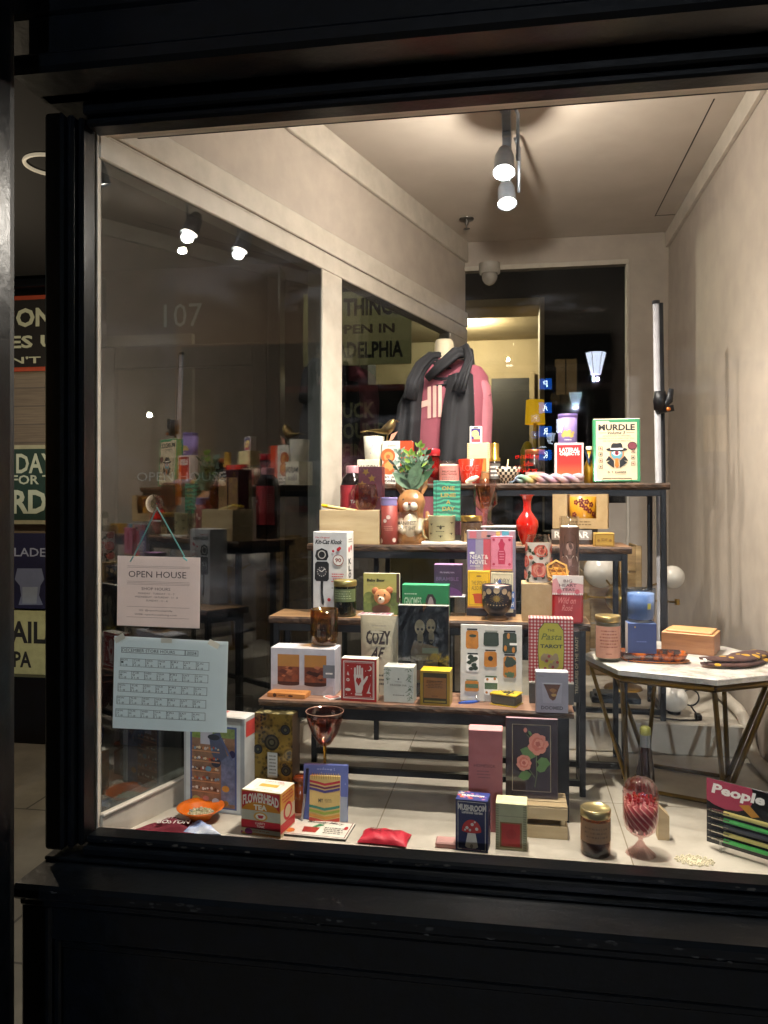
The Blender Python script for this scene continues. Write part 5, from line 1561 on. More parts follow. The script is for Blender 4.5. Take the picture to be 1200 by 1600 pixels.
tag(mb.build('acrylic_riser', None, ((x0 + x1) / 2, 2.445, Z2)), 'clear acrylic riser under the purple carton', 'riser')
def a21(mb, w_, d, h):
    F = front(mb, w_, d, h); F.text('MR. BARRELMAN', .22, .72, .72, .77, m('#b79ab8', .5)); F.text('BRAMBLE', .08, .48, .88, .6, m('#6a4670', .5), .02); F.ell(.5, .0, .5, m('#5c2f66', .5), ry=.28, a0=0, a1=PI); 
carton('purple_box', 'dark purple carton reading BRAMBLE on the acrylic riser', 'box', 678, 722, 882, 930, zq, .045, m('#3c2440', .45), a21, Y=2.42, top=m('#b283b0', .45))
# neat & novel set of four card decks
X, Y, w_, h = spot(729, 806, 829, 957, Z2, 2.425)
nn = empty('card_deck_set', (X, Y + .012, Z2), 'tall display pack of four book themed card decks reading NEAT & NOVEL', 'card set')
STR = ['#7a6aa0', '#9a94a8', '#c0505c', '#8f92a0', '#6a7a9a', '#8a8496']
mb = MB(); mb.box(-w_ / 2, w_ / 2, -.002, .012, 0, h, m('#77707c', .5), .001, top=m('#cfd8e0', .4))
F = Face(mb, (-w_ / 2, -.002, 0), (1, 0, 0), (0, 0, 1), (0, -1, 0), w_, h)
for k in range(6):
    F.rect(.02 + k * .16, .08, .02 + (k + 1) * .16, .99, m(STR[k], .5))
F.rect(.02, .9, .98, .99, m('#a88890', .5)); F.rect(.06, .91, .2, .99, m('#c86a74', .5)); F.rect(.3, .91, .42, .99, m('#c88a80', .5)); F.rect(.6, .91, .68, .99, m('#c8b060', .5)); F.rect(.72, .91, .86, .99, m('#4aa0b0', .5)); F.ell(.48, .935, .08, INK, ry=.01)
F.rect(.0, .0, 1, .08, m('#2a1c22', .5)); F.ell(.11, .735, .055, PALE, ry=.014); F.text('NEAT&', .07, .665, .44, .715, PALE, .0); F.text('NOVEL', .07, .605, .42, .655, PALE, .0); F.scrib(.07, .575, .3, .59, 1, PALE)
mb.build('backing_card', nn)
def deck(px0, px1, py0, py1, c, fn, dz=.018, foot='#a8905a'):
    a0 = (px0 - 729) / 77 - .5; a1 = (px1 - 729) / 77 - .5; b0 = (957 - py1) / 128; b1 = (957 - py0) / 128
    mb = MB(); W_, H_ = (a1 - a0) * w_, (b1 - b0) * h
    mb.box(-W_ / 2, W_ / 2, -dz, -.0005, 0, H_, m(c, .5), .001); F = Face(mb, (-W_ / 2, -dz, 0), (1, 0, 0), (0, 0, 1), (0, -1, 0), W_, H_); fn(F)
    mb.build('card_deck', nn, ((a0 + a1) / 2 * w_, -.002, b0 * h))
def dk1(F):
    c = m('#b83050', .5); F.frame(.05, .12, .95, .97, .012, c); F.poly([(.35, .2), (.65, .2), (.68, .5), (.6, .65), (.66, .78), (.58, .84), (.55, .92), (.45, .92), (.42, .84), (.34, .78), (.4, .65), (.32, .5)], c); F.rect(0, 0, 1, .06, m('#b88a50', .5)); F.scrib(.38, .3, .62, .6, 4, m('#e58aa0', .5))
    for q in ((.14, .2), (.86, .2), (.14, .9), (.86, .9)): F.ell(q[0], q[1], .06, c)
def dk2(F):
    c = m('#7a5a10', .5); F.frame(.06, .08, .94, .95, .012, c); F.text('THE SPONGE', .17, .62, .83, .73, c, .0); F.text('ALSO RISES', .17, .48, .83, .59, c, .0); o_ = m('#c0481a', .5); F.poly([(.25, .36), (.75, .36), (.68, .12), (.32, .12)], o_); F.ell(.5, .36, .3, o_, ry=.03); F.ell(.5, .86, .12, c, ry=.02); F.rect(0, 0, 1, .05, m('#b87a30', .5))
def dk3(F):
    F.frame(.06, .06, .94, .95, .012, m('#5a6a58', .5)); F.text('MOBY', .15, .72, .85, .85, m('#3c4450', .5), -.005); F.text('DISH', .15, .53, .85, .67, m('#3c4450', .5), -.005); F.ell(.4, .78, .08, m('#3a5a9a', .5)); F.poly([(.3, .4), (.6, .46), (.9, .3), (.8, .2)], m('#4a6aa0', .5))
deck(767, 801, 837, 889, '#dc8296', dk1); deck(731, 766, 889, 944, '#e8b800', dk2); deck(767, 802, 891, 950, '#d8ceaa', dk3)
mb = MB(); W_ = .02; F = Face(mb, (.36 * w_, -.0205, .1 * h), (1, 0, 0), (0, 0, 1), (0, -1, 0), .11 * w_, .2 * h); F.rect(0, 0, 1, 1, m('#3a6ab0', .5)); F.text('DI', .15, .62, .85, .9, PALE, .03); F.text('SH', .15, .1, .85, .4, PALE, .03); mb.build('side_print', nn)
# moon bowl candle
def a22(C):
    mo = m('#b8a07c', .5)
    for k in range(7):
        a = PI * k / 6; C.ell(.5 + .36 * math.cos(a), .42 + .33 * math.sin(a) + .05, .048 + .02 * math.sin(a), mo, seg=16)
    C.ell(.5, .45, .07, m('#8f7030', .4, .5))
    for k in range(16): C.line([(.5, .45), (.5 + .16 * math.cos(k * PI / 8), .45 + .22 * math.sin(k * PI / 8))], .006, m('#a08038', .4, .5)); C.d -= C.step
    for k in range(7): C.ell(.3 + k * .068, .18 - .03 * math.sin(k * PI / 6), .014, mo, seg=8)
    r_ = random.Random(1)
    for k in range(24): C.ell(r_.uniform(.02, .98), r_.uniform(.1, .95), .006, mo, seg=5); C.d -= C.step
X, Y, w_, h = spot(752, 800, 916, 967, Z2, 2.325)
r = w_ / 2
mo = empty('moon_bowl', (X, Y + r, Z2), 'dark blue footed bowl painted with moon phases and pink wax', 'bowl')
mb = MB(); NV = m('#14131f', .3, coat=.5); mb.lathe([(.0001, .002), (r * .75, 0), (r * .78, .006), (r * .5, .012), (r * .6, .018), (r * .9, h * .32), (r, h * .5), (r, h), (r - .003, h), (r - .003, h * .5)], NV, 44); mb.build('bowl_body', mo)
mb = MB(); mb.lathe([(r * .76, .001), (r * .80, .006), (r * .52, .013)], m('#6d4c2c', .4), 40); mb.build('wooden_foot', mo)
mb = MB(); mb.lathe([(.0001, h - .004), (r - .0035, h - .004)], m('#d8b0a4', .5), 36); mb.tube([(0, 0, h - .004), (0, 0, h + .004)], .001, INK, 6); mb.build('wax', mo)
mb = MB(); C = Cyl(mb, r * .99, r, h * .36, h, 170, first=.0008); a22(C); mb.build('print', mo)
# kraft crate box, rose glass, honeycomb, portrait candle, tea bag
X, Y, w_, h = spot(815, 863, 912, 963, Z2, 2.345)
x1r = at(910, 912, 2.345)[0]
mb = MB(); W_ = x1r - at(815, 912, 2.345)[0]; 
def a23(mb, w_, d, h): pass
mb.box(-W_ / 2, W_ / 2, -.05, .05, 0, h, KRAFT, .0015, top=m('#b9a074', .7))
kx = (at(815, 912, 2.345)[0] + x1r) / 2
tag(mb.build('kraft_box', None, (kx, 2.345 + .05, Z2)), 'plain brown kraft box carrying rose glass and tall candle', 'box')
KZ = Z2 + h
X, Y, w_, h = spot(822, 862, 836, 905, KZ, 2.352)
r = w_ / 2
rgl = empty('rose_glass', (X, Y + r, KZ), 'can shaped glass printed all over with coral roses', 'glass')
mb = MB(); mb.lathe([(.0001, .002), (r * .85, 0), (r, .008), (r, h * .88), (r * .86, h * .96), (r * .88, h), (r * .84, h), (r * .82, h * .95), (r * .96, h * .87), (r * .96, .01), (.0001, .008)], glass('#e8e2dc', .08, .9), 44); mb.build('glass', rgl)
mb = MB(); C = Cyl(mb, r, r, 0, h * .86, 200)
C.rect(.0, .02, 1, .98, m('#d8cdbf', .5), 24)
r_ = random.Random(9)
gn, co, dc, lc = m('#35452e', .5), m('#c9563e', .5), m('#a83a2a', .5), m('#dd8a70', .5)
for q in range(26): C.ell(r_.uniform(.02, .98), r_.uniform(.05, .95), .05, gn, ry=.05, seg=7, jag=.3); C.d -= C.step * .8
C.d += .0005
for (x_, y_, s) in ((.55, .78, .15), (.12, .86, .1), (.92, .80, .12), (.15, .52, .13), (.9, .5, .12), (.5, .32, .17), (.12, .2, .11), (.88, .18, .12), (.34, .62, .05)):
    C.ell(x_, y_, s, co, seg=12, jag=.12); C.ell(x_ + .01, y_ + .01, s * .75, lc, seg=10, jag=.15); C.ell(x_, y_, s * .5, co, seg=9, jag=.15); C.ell(x_ + .01, y_, s * .25, dc, seg=7, jag=.2)
mb.build('rose_print', rgl)
X, Y, w_, h = spot(875, 906, 807, 905, KZ, 2.372)
def skirt(C):
    C.rect(0, 0, 1, 1, m('#66483c', .5), 20)
    C.ell(.5, .62, .34, m('#241512', .6), ry=.28, jag=.06, seg=26); C.poly([(.28, .4), (.72, .4), (.80, .55), (.76, .66), (.24, .66), (.2, .55)], m('#241512', .6))
    C.ell(.5, .64, .14, m('#b08c7c', .6), ry=.085); C.poly([(.44, .5), (.56, .5), (.57, .6), (.43, .6)], m('#9a7668', .6)); C.ell(.5, .7, .12, m('#1c100e', .6), ry=.035, a0=0, a1=PI)
    C.poly([(.0, .0), (1, 0), (1, .34), (.8, .46), (.62, .48), (.5, .36), (.38, .48), (.2, .46), (.0, .32)], m('#d8ccbc', .7, var=.2, scale=80)); C.poly([(.42, .42), (.58, .42), (.56, .3), (.46, .28)], m('#8c6a60', .6)); C.line([(.36, .18), (.62, .3)], .02, m('#8a7e72', .6)); C.line([(.5, .1), (.8, .22)], .02, m('#8a7e72', .6))
    C.line([(.45, .655), (.55, .655)], .02, m('#2a1c18', .5))
jar('portrait_candle', 'tall glass candle with a long haired person in white shawl on it', 'candle', 875, 906, 807, 905, KZ, 2.372, gl='#e8e6e0', wax='#d8cfc0', waxh=.86, art=skirt, labz=(.02, .84), wick=True)
hxm, hym, _ = at(866, 898, 2.37)
mb = MB(); R6 = .036; HG = wood('honey_wood', '#8a5f22', '#b98a3c', '#d0a658', (20, 20, 20), 2, .4)
mb.lathe([(R6 * .82, 0), (R6 * .82, .012), (R6, .012), (R6, 0), (R6 * .82, 0)], HG, 6, smooth=False, rot=PI / 6)
for k in range(9):
    mb.lathe([(.0105, .001), (.0105, .008), (.0085, .008), (.0085, .001)], m('#c98f30', .3), 6, -.02 + .0185 * (k % 3) + (.009 if (k // 3) % 2 else 0), -.018 + .017 * (k // 3), smooth=False)
mb.disc(0, 0, .002, R6 * .84, m('#c08a34', .35), 6)
tag(mb.build('honeycomb', None, (hxm + .006, 2.365, KZ + R6 * .9), (math.radians(62), 0, math.radians(12))), 'hexagonal wooden honeycomb box leaning on the kraft box', 'box')
def a24(mb, w_, d, h):
    F = front(mb, w_, d, h); F.rect(0, .62, 1, 1, m('#d99a9c', .5)); F.poly([(0, .9), (.25, 1), (0, 1)], PALE); F.poly([(.3, .70), (.6, .86), (1, .82), (1, 1), (.1, 1)], m('#e8dcd4', .5))
    for k in range(18): F.rect(k / 18, .60, (k + .6) / 18, .64, PALE)
    for t, y, a, b in (('BIG', .86, .36, .64), ('HEART', .77, .22, .78), ('TEAS', .68, .3, .72)): F.text(t, a, y, b, y + .06, m('#5a3a40', .5), .01)
    F.ell(.22, .67, .08, m('#c8606a', .5)); F.ell(.8, .67, .08, m('#c8606a', .5)); wq = m('#e08a80', .5); F.text('Wild on', .2, .42, .76, .55, wq, 0, shear=.4); F.text('Rosé', .3, .27, .66, .4, wq, 0, shear=.4)
X, Y, w_, h = spot(863, 911, 899, 970, Z2, 2.325)
mb = MB(); mb.box(-w_ / 2, w_ / 2, -.016, .016, 0, h * .86, m('#a81e20', .5), .006); mb.box(-w_ / 2 + .001, w_ / 2 - .001, -.0155, -.010, h * .85, h, m('#ddc6bc', .5), .001)
a24(mb, w_, .032, h)
tag(mb.build('tea_bag', None, (X, Y + .008, Z2)), 'red and pink pouch reading BIG HEART TEAS', 'pouch')
# ================================================================ lowest bench (world z 0.986)
def glasspic(F, x0, x1):
    F.rect(x0, .22, x1, .86, m('#b07a3c', .4)); F.rect(x0, .26, x1, .60, m('#7a3f28', .4, var=.4, scale=50)); F.rect(x0, .21, x1, .27, m('#3a1a12', .4))
    r_ = random.Random(int(x0 * 100)); W_ = x1 - x0
    for k in range(7):
        cx, cyy = x0 + W_ * r_.uniform(.15, .85), r_.uniform(.32, .62); s = W_ * r_.uniform(.10, .24)
        F.poly([(cx - s, cyy), (cx - s * .2, cyy + s * .8), (cx + s, cyy + s * .3), (cx + s * .3, cyy - s * .7)], m(r_.choice(['#5a2a1c', '#96583a', '#3f1c14', '#b06a48']), .4))
    F.ell((x0 + x1) / 2, .22, W_ / 2, m('#3a1a12', .4), ry=.035)
def a30(mb, w_, d, h):
    F = front(mb, w_, d, h); F.rect(.03, .02, .97, .2, m('#b3a8a8', .5)); glasspic(F, .11, .45); glasspic(F, .53, .87); F.rect(.82, .38, 1, .66, m('#6e7076', .5)); F.scrib(.86, .44, .98, .52, 1, PALE)
carton('glassware_box', 'white carton printed with two amber tumblers of iced whisky', 'box', 423, 524, 1013, 1093, Z1, .075, m('#bfbcc4', .5), a30, Y=2.205, top=m('#cfcdd2', .5), right=m('#a8a6ae', .5), rot=-1)
X, Y, w_, h = spot(480, 523, 954, 1008, at(500, 1013, 2.205)[2], 2.22)
GB = at(500, 1013, 2.205)[2]
am = empty('amber_tumbler', (X, Y + w_ / 2, GB), 'amber glass tumbler standing on the white glassware carton', 'glass')
r = w_ / 2; AMB = glass('#a8701c', .10, .9)
mb = MB(); mb.lathe([(.0001, .004), (r * .86, .003), (r * .96, .010), (r, h * .3), (r, h), (r - .002, h), (r - .002, h * .3), (r * .88, .016), (.0001, .014)], AMB, 44); mb.build('glass', am)
mb = MB(); mb.lathe([(.0001, .0125), (r * .84, .012), (r * .84, .005), (.0001, .0045)], m('#3a2208', .15, coat=1), 36); mb.build('glass_base', am)
x0, y0_ = on(415, 1090, Z1); x1, _ = on(474, 1094, Z1)
mb = MB(); W_ = x1 - x0; BM = wood('orange_wood', '#a8622c', '#c98444', '#d99c5c', (2, 20, 20), 3, .5)
mb.box(-W_ / 2, W_ / 2, -.026, .026, 0, .013, BM, .001); F = front(mb, W_, .052, .013); F.ell(.2, .5, .05, m('#4a2410', .5)); F.ell(.62, .5, .07, m('#4a2410', .5), ry=.2); F.scrib(.3, .3, .5, .7, 1, m('#4a2410', .5))
F = topf(mb, W_, .052, .013); F.line([(.2, .3), (.35, .6), (.5, .4), (.7, .7), (.85, .4)], .01, m('#7a4218', .5))
tag(mb.build('wooden_box', None, ((x0 + x1) / 2 + .004, y0_ + .030, Z1), math.radians(-5)), 'flat orange wooden box at the left end of the lowest bench', 'box')
x0, y0_ = on(517, 1092, Z1)
mb = MB(); pts = []
for k in range(28):
    t = 2 * PI * k / 28; pts.append((.0016 * 16 * math.sin(t) ** 3, .0016 * (13 * math.cos(t) - 5 * math.cos(2 * t) - 2 * math.cos(3 * t) - math.cos(4 * t))))
mb.add([(x, y, .0) for x, y in pts] + [(x, y, .003) for x, y in pts], [tuple(range(28, 56))] + [(k, (k + 1) % 28, 28 + (k + 1) % 28, 28 + k) for k in range(28)], PALE)
mb.poly([(x * .82, y * .82, .0034) for x, y in pts], m('#c9685c', .5)); mb.poly([(x * .6, y * .3 + .003, .0038) for x, y in pts], m('#e0a090', .5))
tag(mb.build('heart_sticker', None, (x0, y0_ + .010, Z1)), 'small coral heart sticker lying on the lowest bench', 'sticker')
def a31(mb, w_, d, h):
    F = front(mb, w_, d, h); pw = m('#cfc6bd', .5, var=0); rd = m('#a3221c', .5)
    F.frame(.06, .06, .94, .94, .025, pw); F.frame(.10, .10, .90, .90, .008, pw)
    F.poly([(.38, .5), (.36, .62), (.62, .66), (.64, .5), (.62, .3), (.58, .2), (.42, .2)], pw)
    for x_, t_ in ((.40, .80), (.47, .85), (.535, .85), (.60, .80)): F.rect(x_ - .027, .56, x_ + .025, t_ - .03, pw); F.d -= F.step; F.ell(x_, t_ - .03, .026, pw, seg=10); F.d -= F.step
    F.poly([(.6, .34), (.74, .52), (.77, .60), (.72, .60), (.62, .48)], pw); F.rect(.40, .14, .60, .19, pw)
    for x_ in (.435, .50, .567): F.rect(x_ - .004, .62, x_ + .004, .82, rd); F.d -= F.step
    F.poly([(.5, .36), (.42, .48), (.44, .55), (.48, .56), (.5, .53), (.52, .56), (.56, .55), (.58, .48)], rd)
    F.ell(.80, .78, .07, pw); F.ell(.77, .79, .06, rd); F.ell(.2, .27, .08, pw, ry=.035); F.ell(.2, .5, .045, pw); F.ell(.2, .5, .02, rd); F.poly([(.76, .25), (.84, .45), (.80, .24), (.86, .2), (.72, .2)], pw); F.poly([(.17, .62), (.2, .7), (.24, .6)], pw)
    for q in ((.2, .83), (.3, .76), (.7, .72), (.3, .18), (.16, .16), (.84, .14), (.84, .62)): F.ell(q[0], q[1], .014, pw, seg=6)
carton('red_game_box', 'red square box printed with white palm and heart', 'box', 533, 589, 1029, 1089, Z1, .035, m('#9e201b', .5), a31, Y=2.155, top=m('#e6dfd2', .5), right=m('#d8cbb2', .5), rot=-3)
def a32(F):
    F.scrib(.3, .86, .75, .90, 1, m('#9c9484', .6)); F.text('COZY', .16, .64, .82, .82, m('#2d2220', .5), .045); F.text('AF', .26, .46, .68, .61, m('#2d2220', .5), .03, shear=.5); F.scrib(.5, .12, .85, .28, 3, m('#3d322e', .5)); F.ell(.45, .80, .18, m('#b5ac96', .6), ry=.015)
X, Y, w_, h = spot(562, 620, 962, 1062, Z1, 2.235)
h = at(590, 964, 2.235)[2] - Z1
BAGC = cloth('bag', '#a69c82', '#b8ae94', 12, .5)
mb = MB(); n_ = 14
rings = []
for k in range(n_ + 1):
    f = k / n_; rings.append((0, 0, h * f, w_ / 2 * (1 + .05 * f - .03 * math.sin(f * PI)), .024 * (1 - f) ** .6 + .0022))
loft(mb, rings, BAGC, 40, .006)
F = Face(mb, (-w_ / 2, -.031, 0), (1, 0, 0), (0, .018 / h, 1), (0, -1, 0), w_, h, .0); a32(F)
for i in range(1):
    pass
tag(mb.build('coffee_bag', None, (X, Y + .025, Z1)), 'cream standing pouch lettered COZY AF', 'pouch')
# dark skull packet
def a33(F):
    bn, bn2 = m('#6b6450', .5, var=.3, scale=60), m('#8a8064', .5, var=.3, scale=60); D = m('#0d0d10', .5)
    F.poly([(.26, .24), (.78, .22), (.8, .55), (.56, .58), (.32, .62), (.25, .5)], m('#4c3f2c', .5, var=.5, scale=40))
    for cx, cyy, s in ((.43, .76, .10), (.65, .78, .09)):
        F.ell(cx, cyy, s, bn2, ry=s * .85); F.ell(cx + .01, cyy - .12, s * .62, bn, ry=s * .8); F.ell(cx - .035, cyy - .02, .026, D); F.ell(cx + .045, cyy - .02, .026, D); F.rect(cx - .03, cyy - .17, cx + .04, cyy - .15, D)
    F.rect(.48, .48, .8, .54, m('#5d6a5c', .5)); F.rect(.35, .4, .6, .46, bn); F.poly([(.2, .24), (.4, .3), (.8, .27), (.74, .18), (.3, .18)], m('#7a5436', .5)); F.ell(.3, .33, .035, m('#a8453a', .5)); F.rect(.3, .16, .74, .19, bn)
X, Y, w_, h = spot(622, 701, 946, 1062, Z1, 2.228)
sk = empty('gift_packet', (X, Y + .012, Z1), 'glossy dark packet picturing two pale skulls, in clear wrap', 'packet')
mb = MB(); mb.box(-w_ / 2, w_ / 2, -.010, .012, 0, h, m('#101216', .2, coat=.6), .001, top=m('#b8b4a4', .4), right=m('#8a8068', .4)); F = front(mb, w_, .02, h); F.d = .0008; a33(F); mb.build('packet_body', sk)
mb = MB(); WR = glass('#f0f2f4', .10, .9, .08); n_ = 10
vs = []; fs = []
r_ = random.Random(4)
for i in range(n_ + 1):
    for j in range(n_ + 1):
        vs.append((-w_ / 2 - .002 + (w_ + .004) * i / n_, -.0125 - r_.uniform(0, .0035), (h + .008) * j / n_))
for i in range(n_):
    for j in range(n_):
        a = i * (n_ + 1) + j; fs.append((a, a + n_ + 1, a + n_ + 2, a + 1))
mb.add(vs, fs, WR); mb.build('clear_wrap', sk)
# pine candle box, yellow candle box
def pine(F, cx, top, bot, s, seed):
    r_ = random.Random(seed); g1 = m('#5d7058', .5); 
    for k in range(26):
        y = bot + (top - bot) * r_.random(); x_ = cx + r_.uniform(-.05, .05); dx = r_.uniform(-.11, .11); F.line([(x_, y), (x_ + dx, y - r_.uniform(.02, .06))], .016, g1); F.d -= F.step
def a34(mb, w_, d, h):
    F = front(mb, w_, d, h); pine(F, .12, .98, .55, 1, 3); pine(F, .85, .98, .62, 1, 4); pine(F, .88, .5, .1, 1, 5); F.ell(.5, .66, .03, INK, seg=5); F.text('FRASER FIR', .22, .46, .78, .51, m('#5a5c54', .5)); F.scrib(.35, .56, .65, .6, 1, GREYINK, 2); F.scrib(.3, .18, .7, .24, 1, GREYINK, 7)
    T_ = topf(mb, w_, d, h); T_.ell(.5, .7, .09, m('#a83a34', .5), ry=.07); T_.line([(.1, .2), (.4, .8)], .03, m('#9aa898', .5)); T_.line([(.9, .1), (.6, .9)], .03, m('#9aa898', .5)); T_.scrib(.1, .7, .35, .9, 2, m('#9aa898', .5))
carton('candle_carton', 'white candle carton printed with grey green pine sprigs', 'box', 600, 647, 1042, 1098, Z1, .052, m('#c0c2b8', .5), a34, None, top=m('#dcdcd2', .5), right=m('#cfd0c6', .5), rot=-3)
def a35(mb, w_, d, h):
    F = front(mb, w_, d, h); F.rect(.1, .07, .9, .93, m('#39331e', .4)); F.rect(.12, .22, .88, .80, m('#8a5c2c', .5)); F.scrib(.2, .5, .8, .72, 5, m('#4a2c10', .5), 3); F.text('AMBER & MOSS', .24, .68, .76, .72, m('#3a220c', .5)); F.rect(.14, .1, .86, .15, m('#8a7a34', .4)); F.scrib(.4, .26, .62, .3, 1, m('#4a2c10', .5))
carton('yellow_carton', 'bright yellow topped carton picturing an amber candle', 'box', 657, 704, 1048, 1103, Z1, .055, m('#9a7c22', .5), a35, None, top=m('#e2c01c', .5), right=m('#b8a05a', .5), rot=-3)
# pickle jar towel board
def a36(mb, w_, d, h):
    F = front(mb, w_, d, h); og, dg, gg, kk = m('#b87418', .5, var=.2, scale=60), m('#26331f', .5, var=.3, scale=60), m('#47603a', .5), m('#151613', .5)
    def jr(cx, cyy, jw, jh, c, band=None, lidc=kk):
        F.poly([(cx - jw, cyy + jh * .7), (cx - jw * 1.05, cyy - jh * .8), (cx - jw * .8, cyy - jh), (cx + jw * .8, cyy - jh), (cx + jw * 1.05, cyy - jh * .8), (cx + jw, cyy + jh * .7), (cx + jw * .75, cyy + jh * .85), (cx - jw * .75, cyy + jh * .85)], c)
        F.rect(cx - jw * .85, cyy + jh * .88, cx + jw * .85, cyy + jh * 1.05, lidc)
        if band: F.rect(cx - jw * .95, cyy - jh * .4, cx + jw * .95, cyy + jh * .3, band)
    jr(.19, .81, .10, .13, og); F.ell(.2, .85, .06, dg, ry=.02); jr(.50, .82, .12, .10, dg, lidc=m('#8c8c80', .5)); jr(.80, .78, .11, .145, dg); F.rect(.8, .74, .92, .77, PALE)
    for q in ((.73, .70), (.78, .86), (.86, .68)): F.ell(q[0], q[1], .025, og, ry=.04, seg=8)
    jr(.20, .50, .10, .12, PALE)
    for q in ((.17, .57), (.24, .55), (.15, .50), (.22, .47), (.18, .42), (.25, .43), (.2, .53)): F.ell(q[0], q[1], .045, dg, ry=.03, seg=8, jag=.2)
    jr(.49, .56, .10, .11, og); F.ell(.49, .56, .04, kk); jr(.80, .47, .10, .15, og); F.ell(.8, .52, .09, dg, ry=.07, jag=.2); F.ell(.8, .36, .07, gg, ry=.04, jag=.3); jr(.19, .2, .11, .075, og, gg, gg); jr(.50, .21, .11, .12, PALE, gg, gg)
    for q in ((.43, .12), (.57, .12), (.44, .29), (.56, .3), (.5, .1)): F.ell(q[0], q[1], .022, og, seg=7)
    F.line([(.7, .055), (.95, .05)], .01, kk); F.text('Pickles', .72, .06, .95, .1, kk, 0, shear=.4)
carton('pickle_print', 'tall white print of nine pickle jars leaning on the bench', 'print', 719, 816, 978, 1087, Z1, .010, m('#ccc8bf', .5), a36, Y=2.21, tilt=math.radians(6))
# keychain
x0, y0_ = on(733, 1098, Z1)
kc = empty('key_tag', (x0, y0_, Z1), 'blue plastic key tag with steel ring', 'key tag', rot=math.radians(28))
mb = MB(); pts = [(-.032 + .064 * k / 12, .010 * math.sin(PI * k / 12)) for k in range(13)]; pts += [(x, -y) for x, y in reversed(pts[1:-1])]
n_ = len(pts); mb.add([(x, y, 0) for x, y in pts] + [(x, y, .004) for x, y in pts], [tuple(range(n_, 2 * n_))] + [(k, (k + 1) % n_, n_ + (k + 1) % n_, n_ + k) for k in range(n_)], m('#2456b8', .35)); mb.build('tag_body', kc)
mb = MB(); mb.tube([(.036 + .013 * math.cos(a), .013 * math.sin(a) * .8, .010 + .010 * math.sin(a)) for a in [2 * PI * k / 24 for k in range(24)]], .0009, m('#8a8478', .3, .9), 6, closed=True); mb.build('ring', kc)
# yellow book with band
x0, y0_ = on(789, 1104, Z1)
nb_ = empty('yellow_notebook', (x0 + .004, y0_ + .03, Z1), 'thick little yellow topped notebook with a black squiggle', 'notebook', rot=math.radians(-22))
mb = MB(); mb.box(-.036, .036, -.026, .026, .002, .028, m('#5c5848', .8, bump=.5, bscale=900), .004); mb.build('pages', nb_)
mb = MB(); mb.box(-.038, .038, -.028, .028, .0285, .032, m('#d8b81c', .45), .001); mb.box(-.038, .038, -.028, .028, 0, .0018, m('#d8b81c', .45)); F = Face(mb, (-.038, -.028, .032), (1, 0, 0), (0, 1, 0), (0, 0, 1), .076, .056); F.ell(.5, .5, .16, INK, jag=.4, seg=14); F.line([(.2, .7), (.4, .5), (.7, .6), (.85, .3)], .03, INK); F.rect(.62, 0, .70, 1, m('#2a2620', .5)); mb.build('cover', nb_)
# gingham tarot box
def ging(n):
    v = coords(n)
    s3 = n.nodes.new('ShaderNodeSeparateXYZ'); n.links.new(v, s3.inputs[0])
    outs = []
    for a in (0, 2):
        q = n.nodes.new('ShaderNodeMath'); q.operation = 'MULTIPLY'; q.inputs[1].default_value = 110; n.links.new(s3.outputs[a], q.inputs[0])
        f = n.nodes.new('ShaderNodeMath'); f.operation = 'FRACT'; n.links.new(q.outputs[0], f.inputs[0])
        g = n.nodes.new('ShaderNodeMath'); g.operation = 'GREATER_THAN'; g.inputs[1].default_value = .5; n.links.new(f.outputs[0], g.inputs[0])
        outs.append(g.outputs[0])
    ad = n.nodes.new('ShaderNodeMath'); ad.operation = 'ADD'; n.links.new(outs[0], ad.inputs[0]); n.links.new(outs[1], ad.inputs[1])
    hf = n.nodes.new('ShaderNodeMath'); hf.operation = 'MULTIPLY'; hf.inputs[1].default_value = .5; n.links.new(ad.outputs[0], hf.inputs[0])
    return ramp(n, hf.outputs[0], [(.0, '#d0b8b0'), (.5, '#ad4a4c'), (1, '#93222a')]), None
GING = pattern('gingham', ging, .5)
X, Y, w_, h = spot(829, 896, 966, 1058, Z1 + .060, 2.215)
def a37(mb, w_, d, h):
    F = front(mb, w_, d, h); yl, dk = m('#a8a030', .5), m('#3a4020', .5)
    F.poly([(.34, .93), (.66, .93), (.78, .82), (.80, .5), (.78, .22), (.66, .06), (.34, .06), (.22, .22), (.20, .5), (.22, .82)], dk); F.poly([(.35, .92), (.65, .92), (.77, .81), (.785, .5), (.77, .23), (.65, .07), (.35, .07), (.235, .23), (.215, .5), (.235, .81)], yl)
    F.text('THE', .42, .79, .58, .83, dk, .01); F.text('Pasta', .28, .66, .74, .76, m('#5c6420', .5), .01, shear=.3); F.text('TAROT', .26, .53, .76, .59, dk, .04); pk = m('#8c7a58', .5)
    r_ = random.Random(6)
    for k in range(14): F.ell(.5 + r_.uniform(-.18, .18), .32 + r_.uniform(-.14, .14), .06, pk, seg=8, jag=.2); F.d -= F.step * .7
    for k in range(5): F.ell(.5 + r_.uniform(-.16, .16), .3 + r_.uniform(-.14, .12), .035, m('#8a3030', .5), seg=8)
X = (at(826, 1000, 2.215)[0] + at(896, 1000, 2.215)[0]) / 2
tag(carton('tarot_box', 'red gingham tarot box with lime oval label on a grey stand', 'box', 826, 896, 966, 1059, Z1 + .0605, .045, GING, a37, Y=2.215))
x0, x1 = at(827, 1090, 2.21)[0], at(897, 1090, 2.21)[0]
mb = MB(); mb.box(-(x1 - x0) / 2, (x1 - x0) / 2, 0, .055, 0, .056, m('#4a4844', .4), .002); mb.box(-(x1 - x0) / 2, (x1 - x0) / 2, 0, .055, .0562, .060, m('#b8b0a4', .4), .001)
tag(mb.build('grey_stand', None, ((x0 + x1) / 2, 2.212, Z1)), 'grey block stand under the gingham box', 'display block')
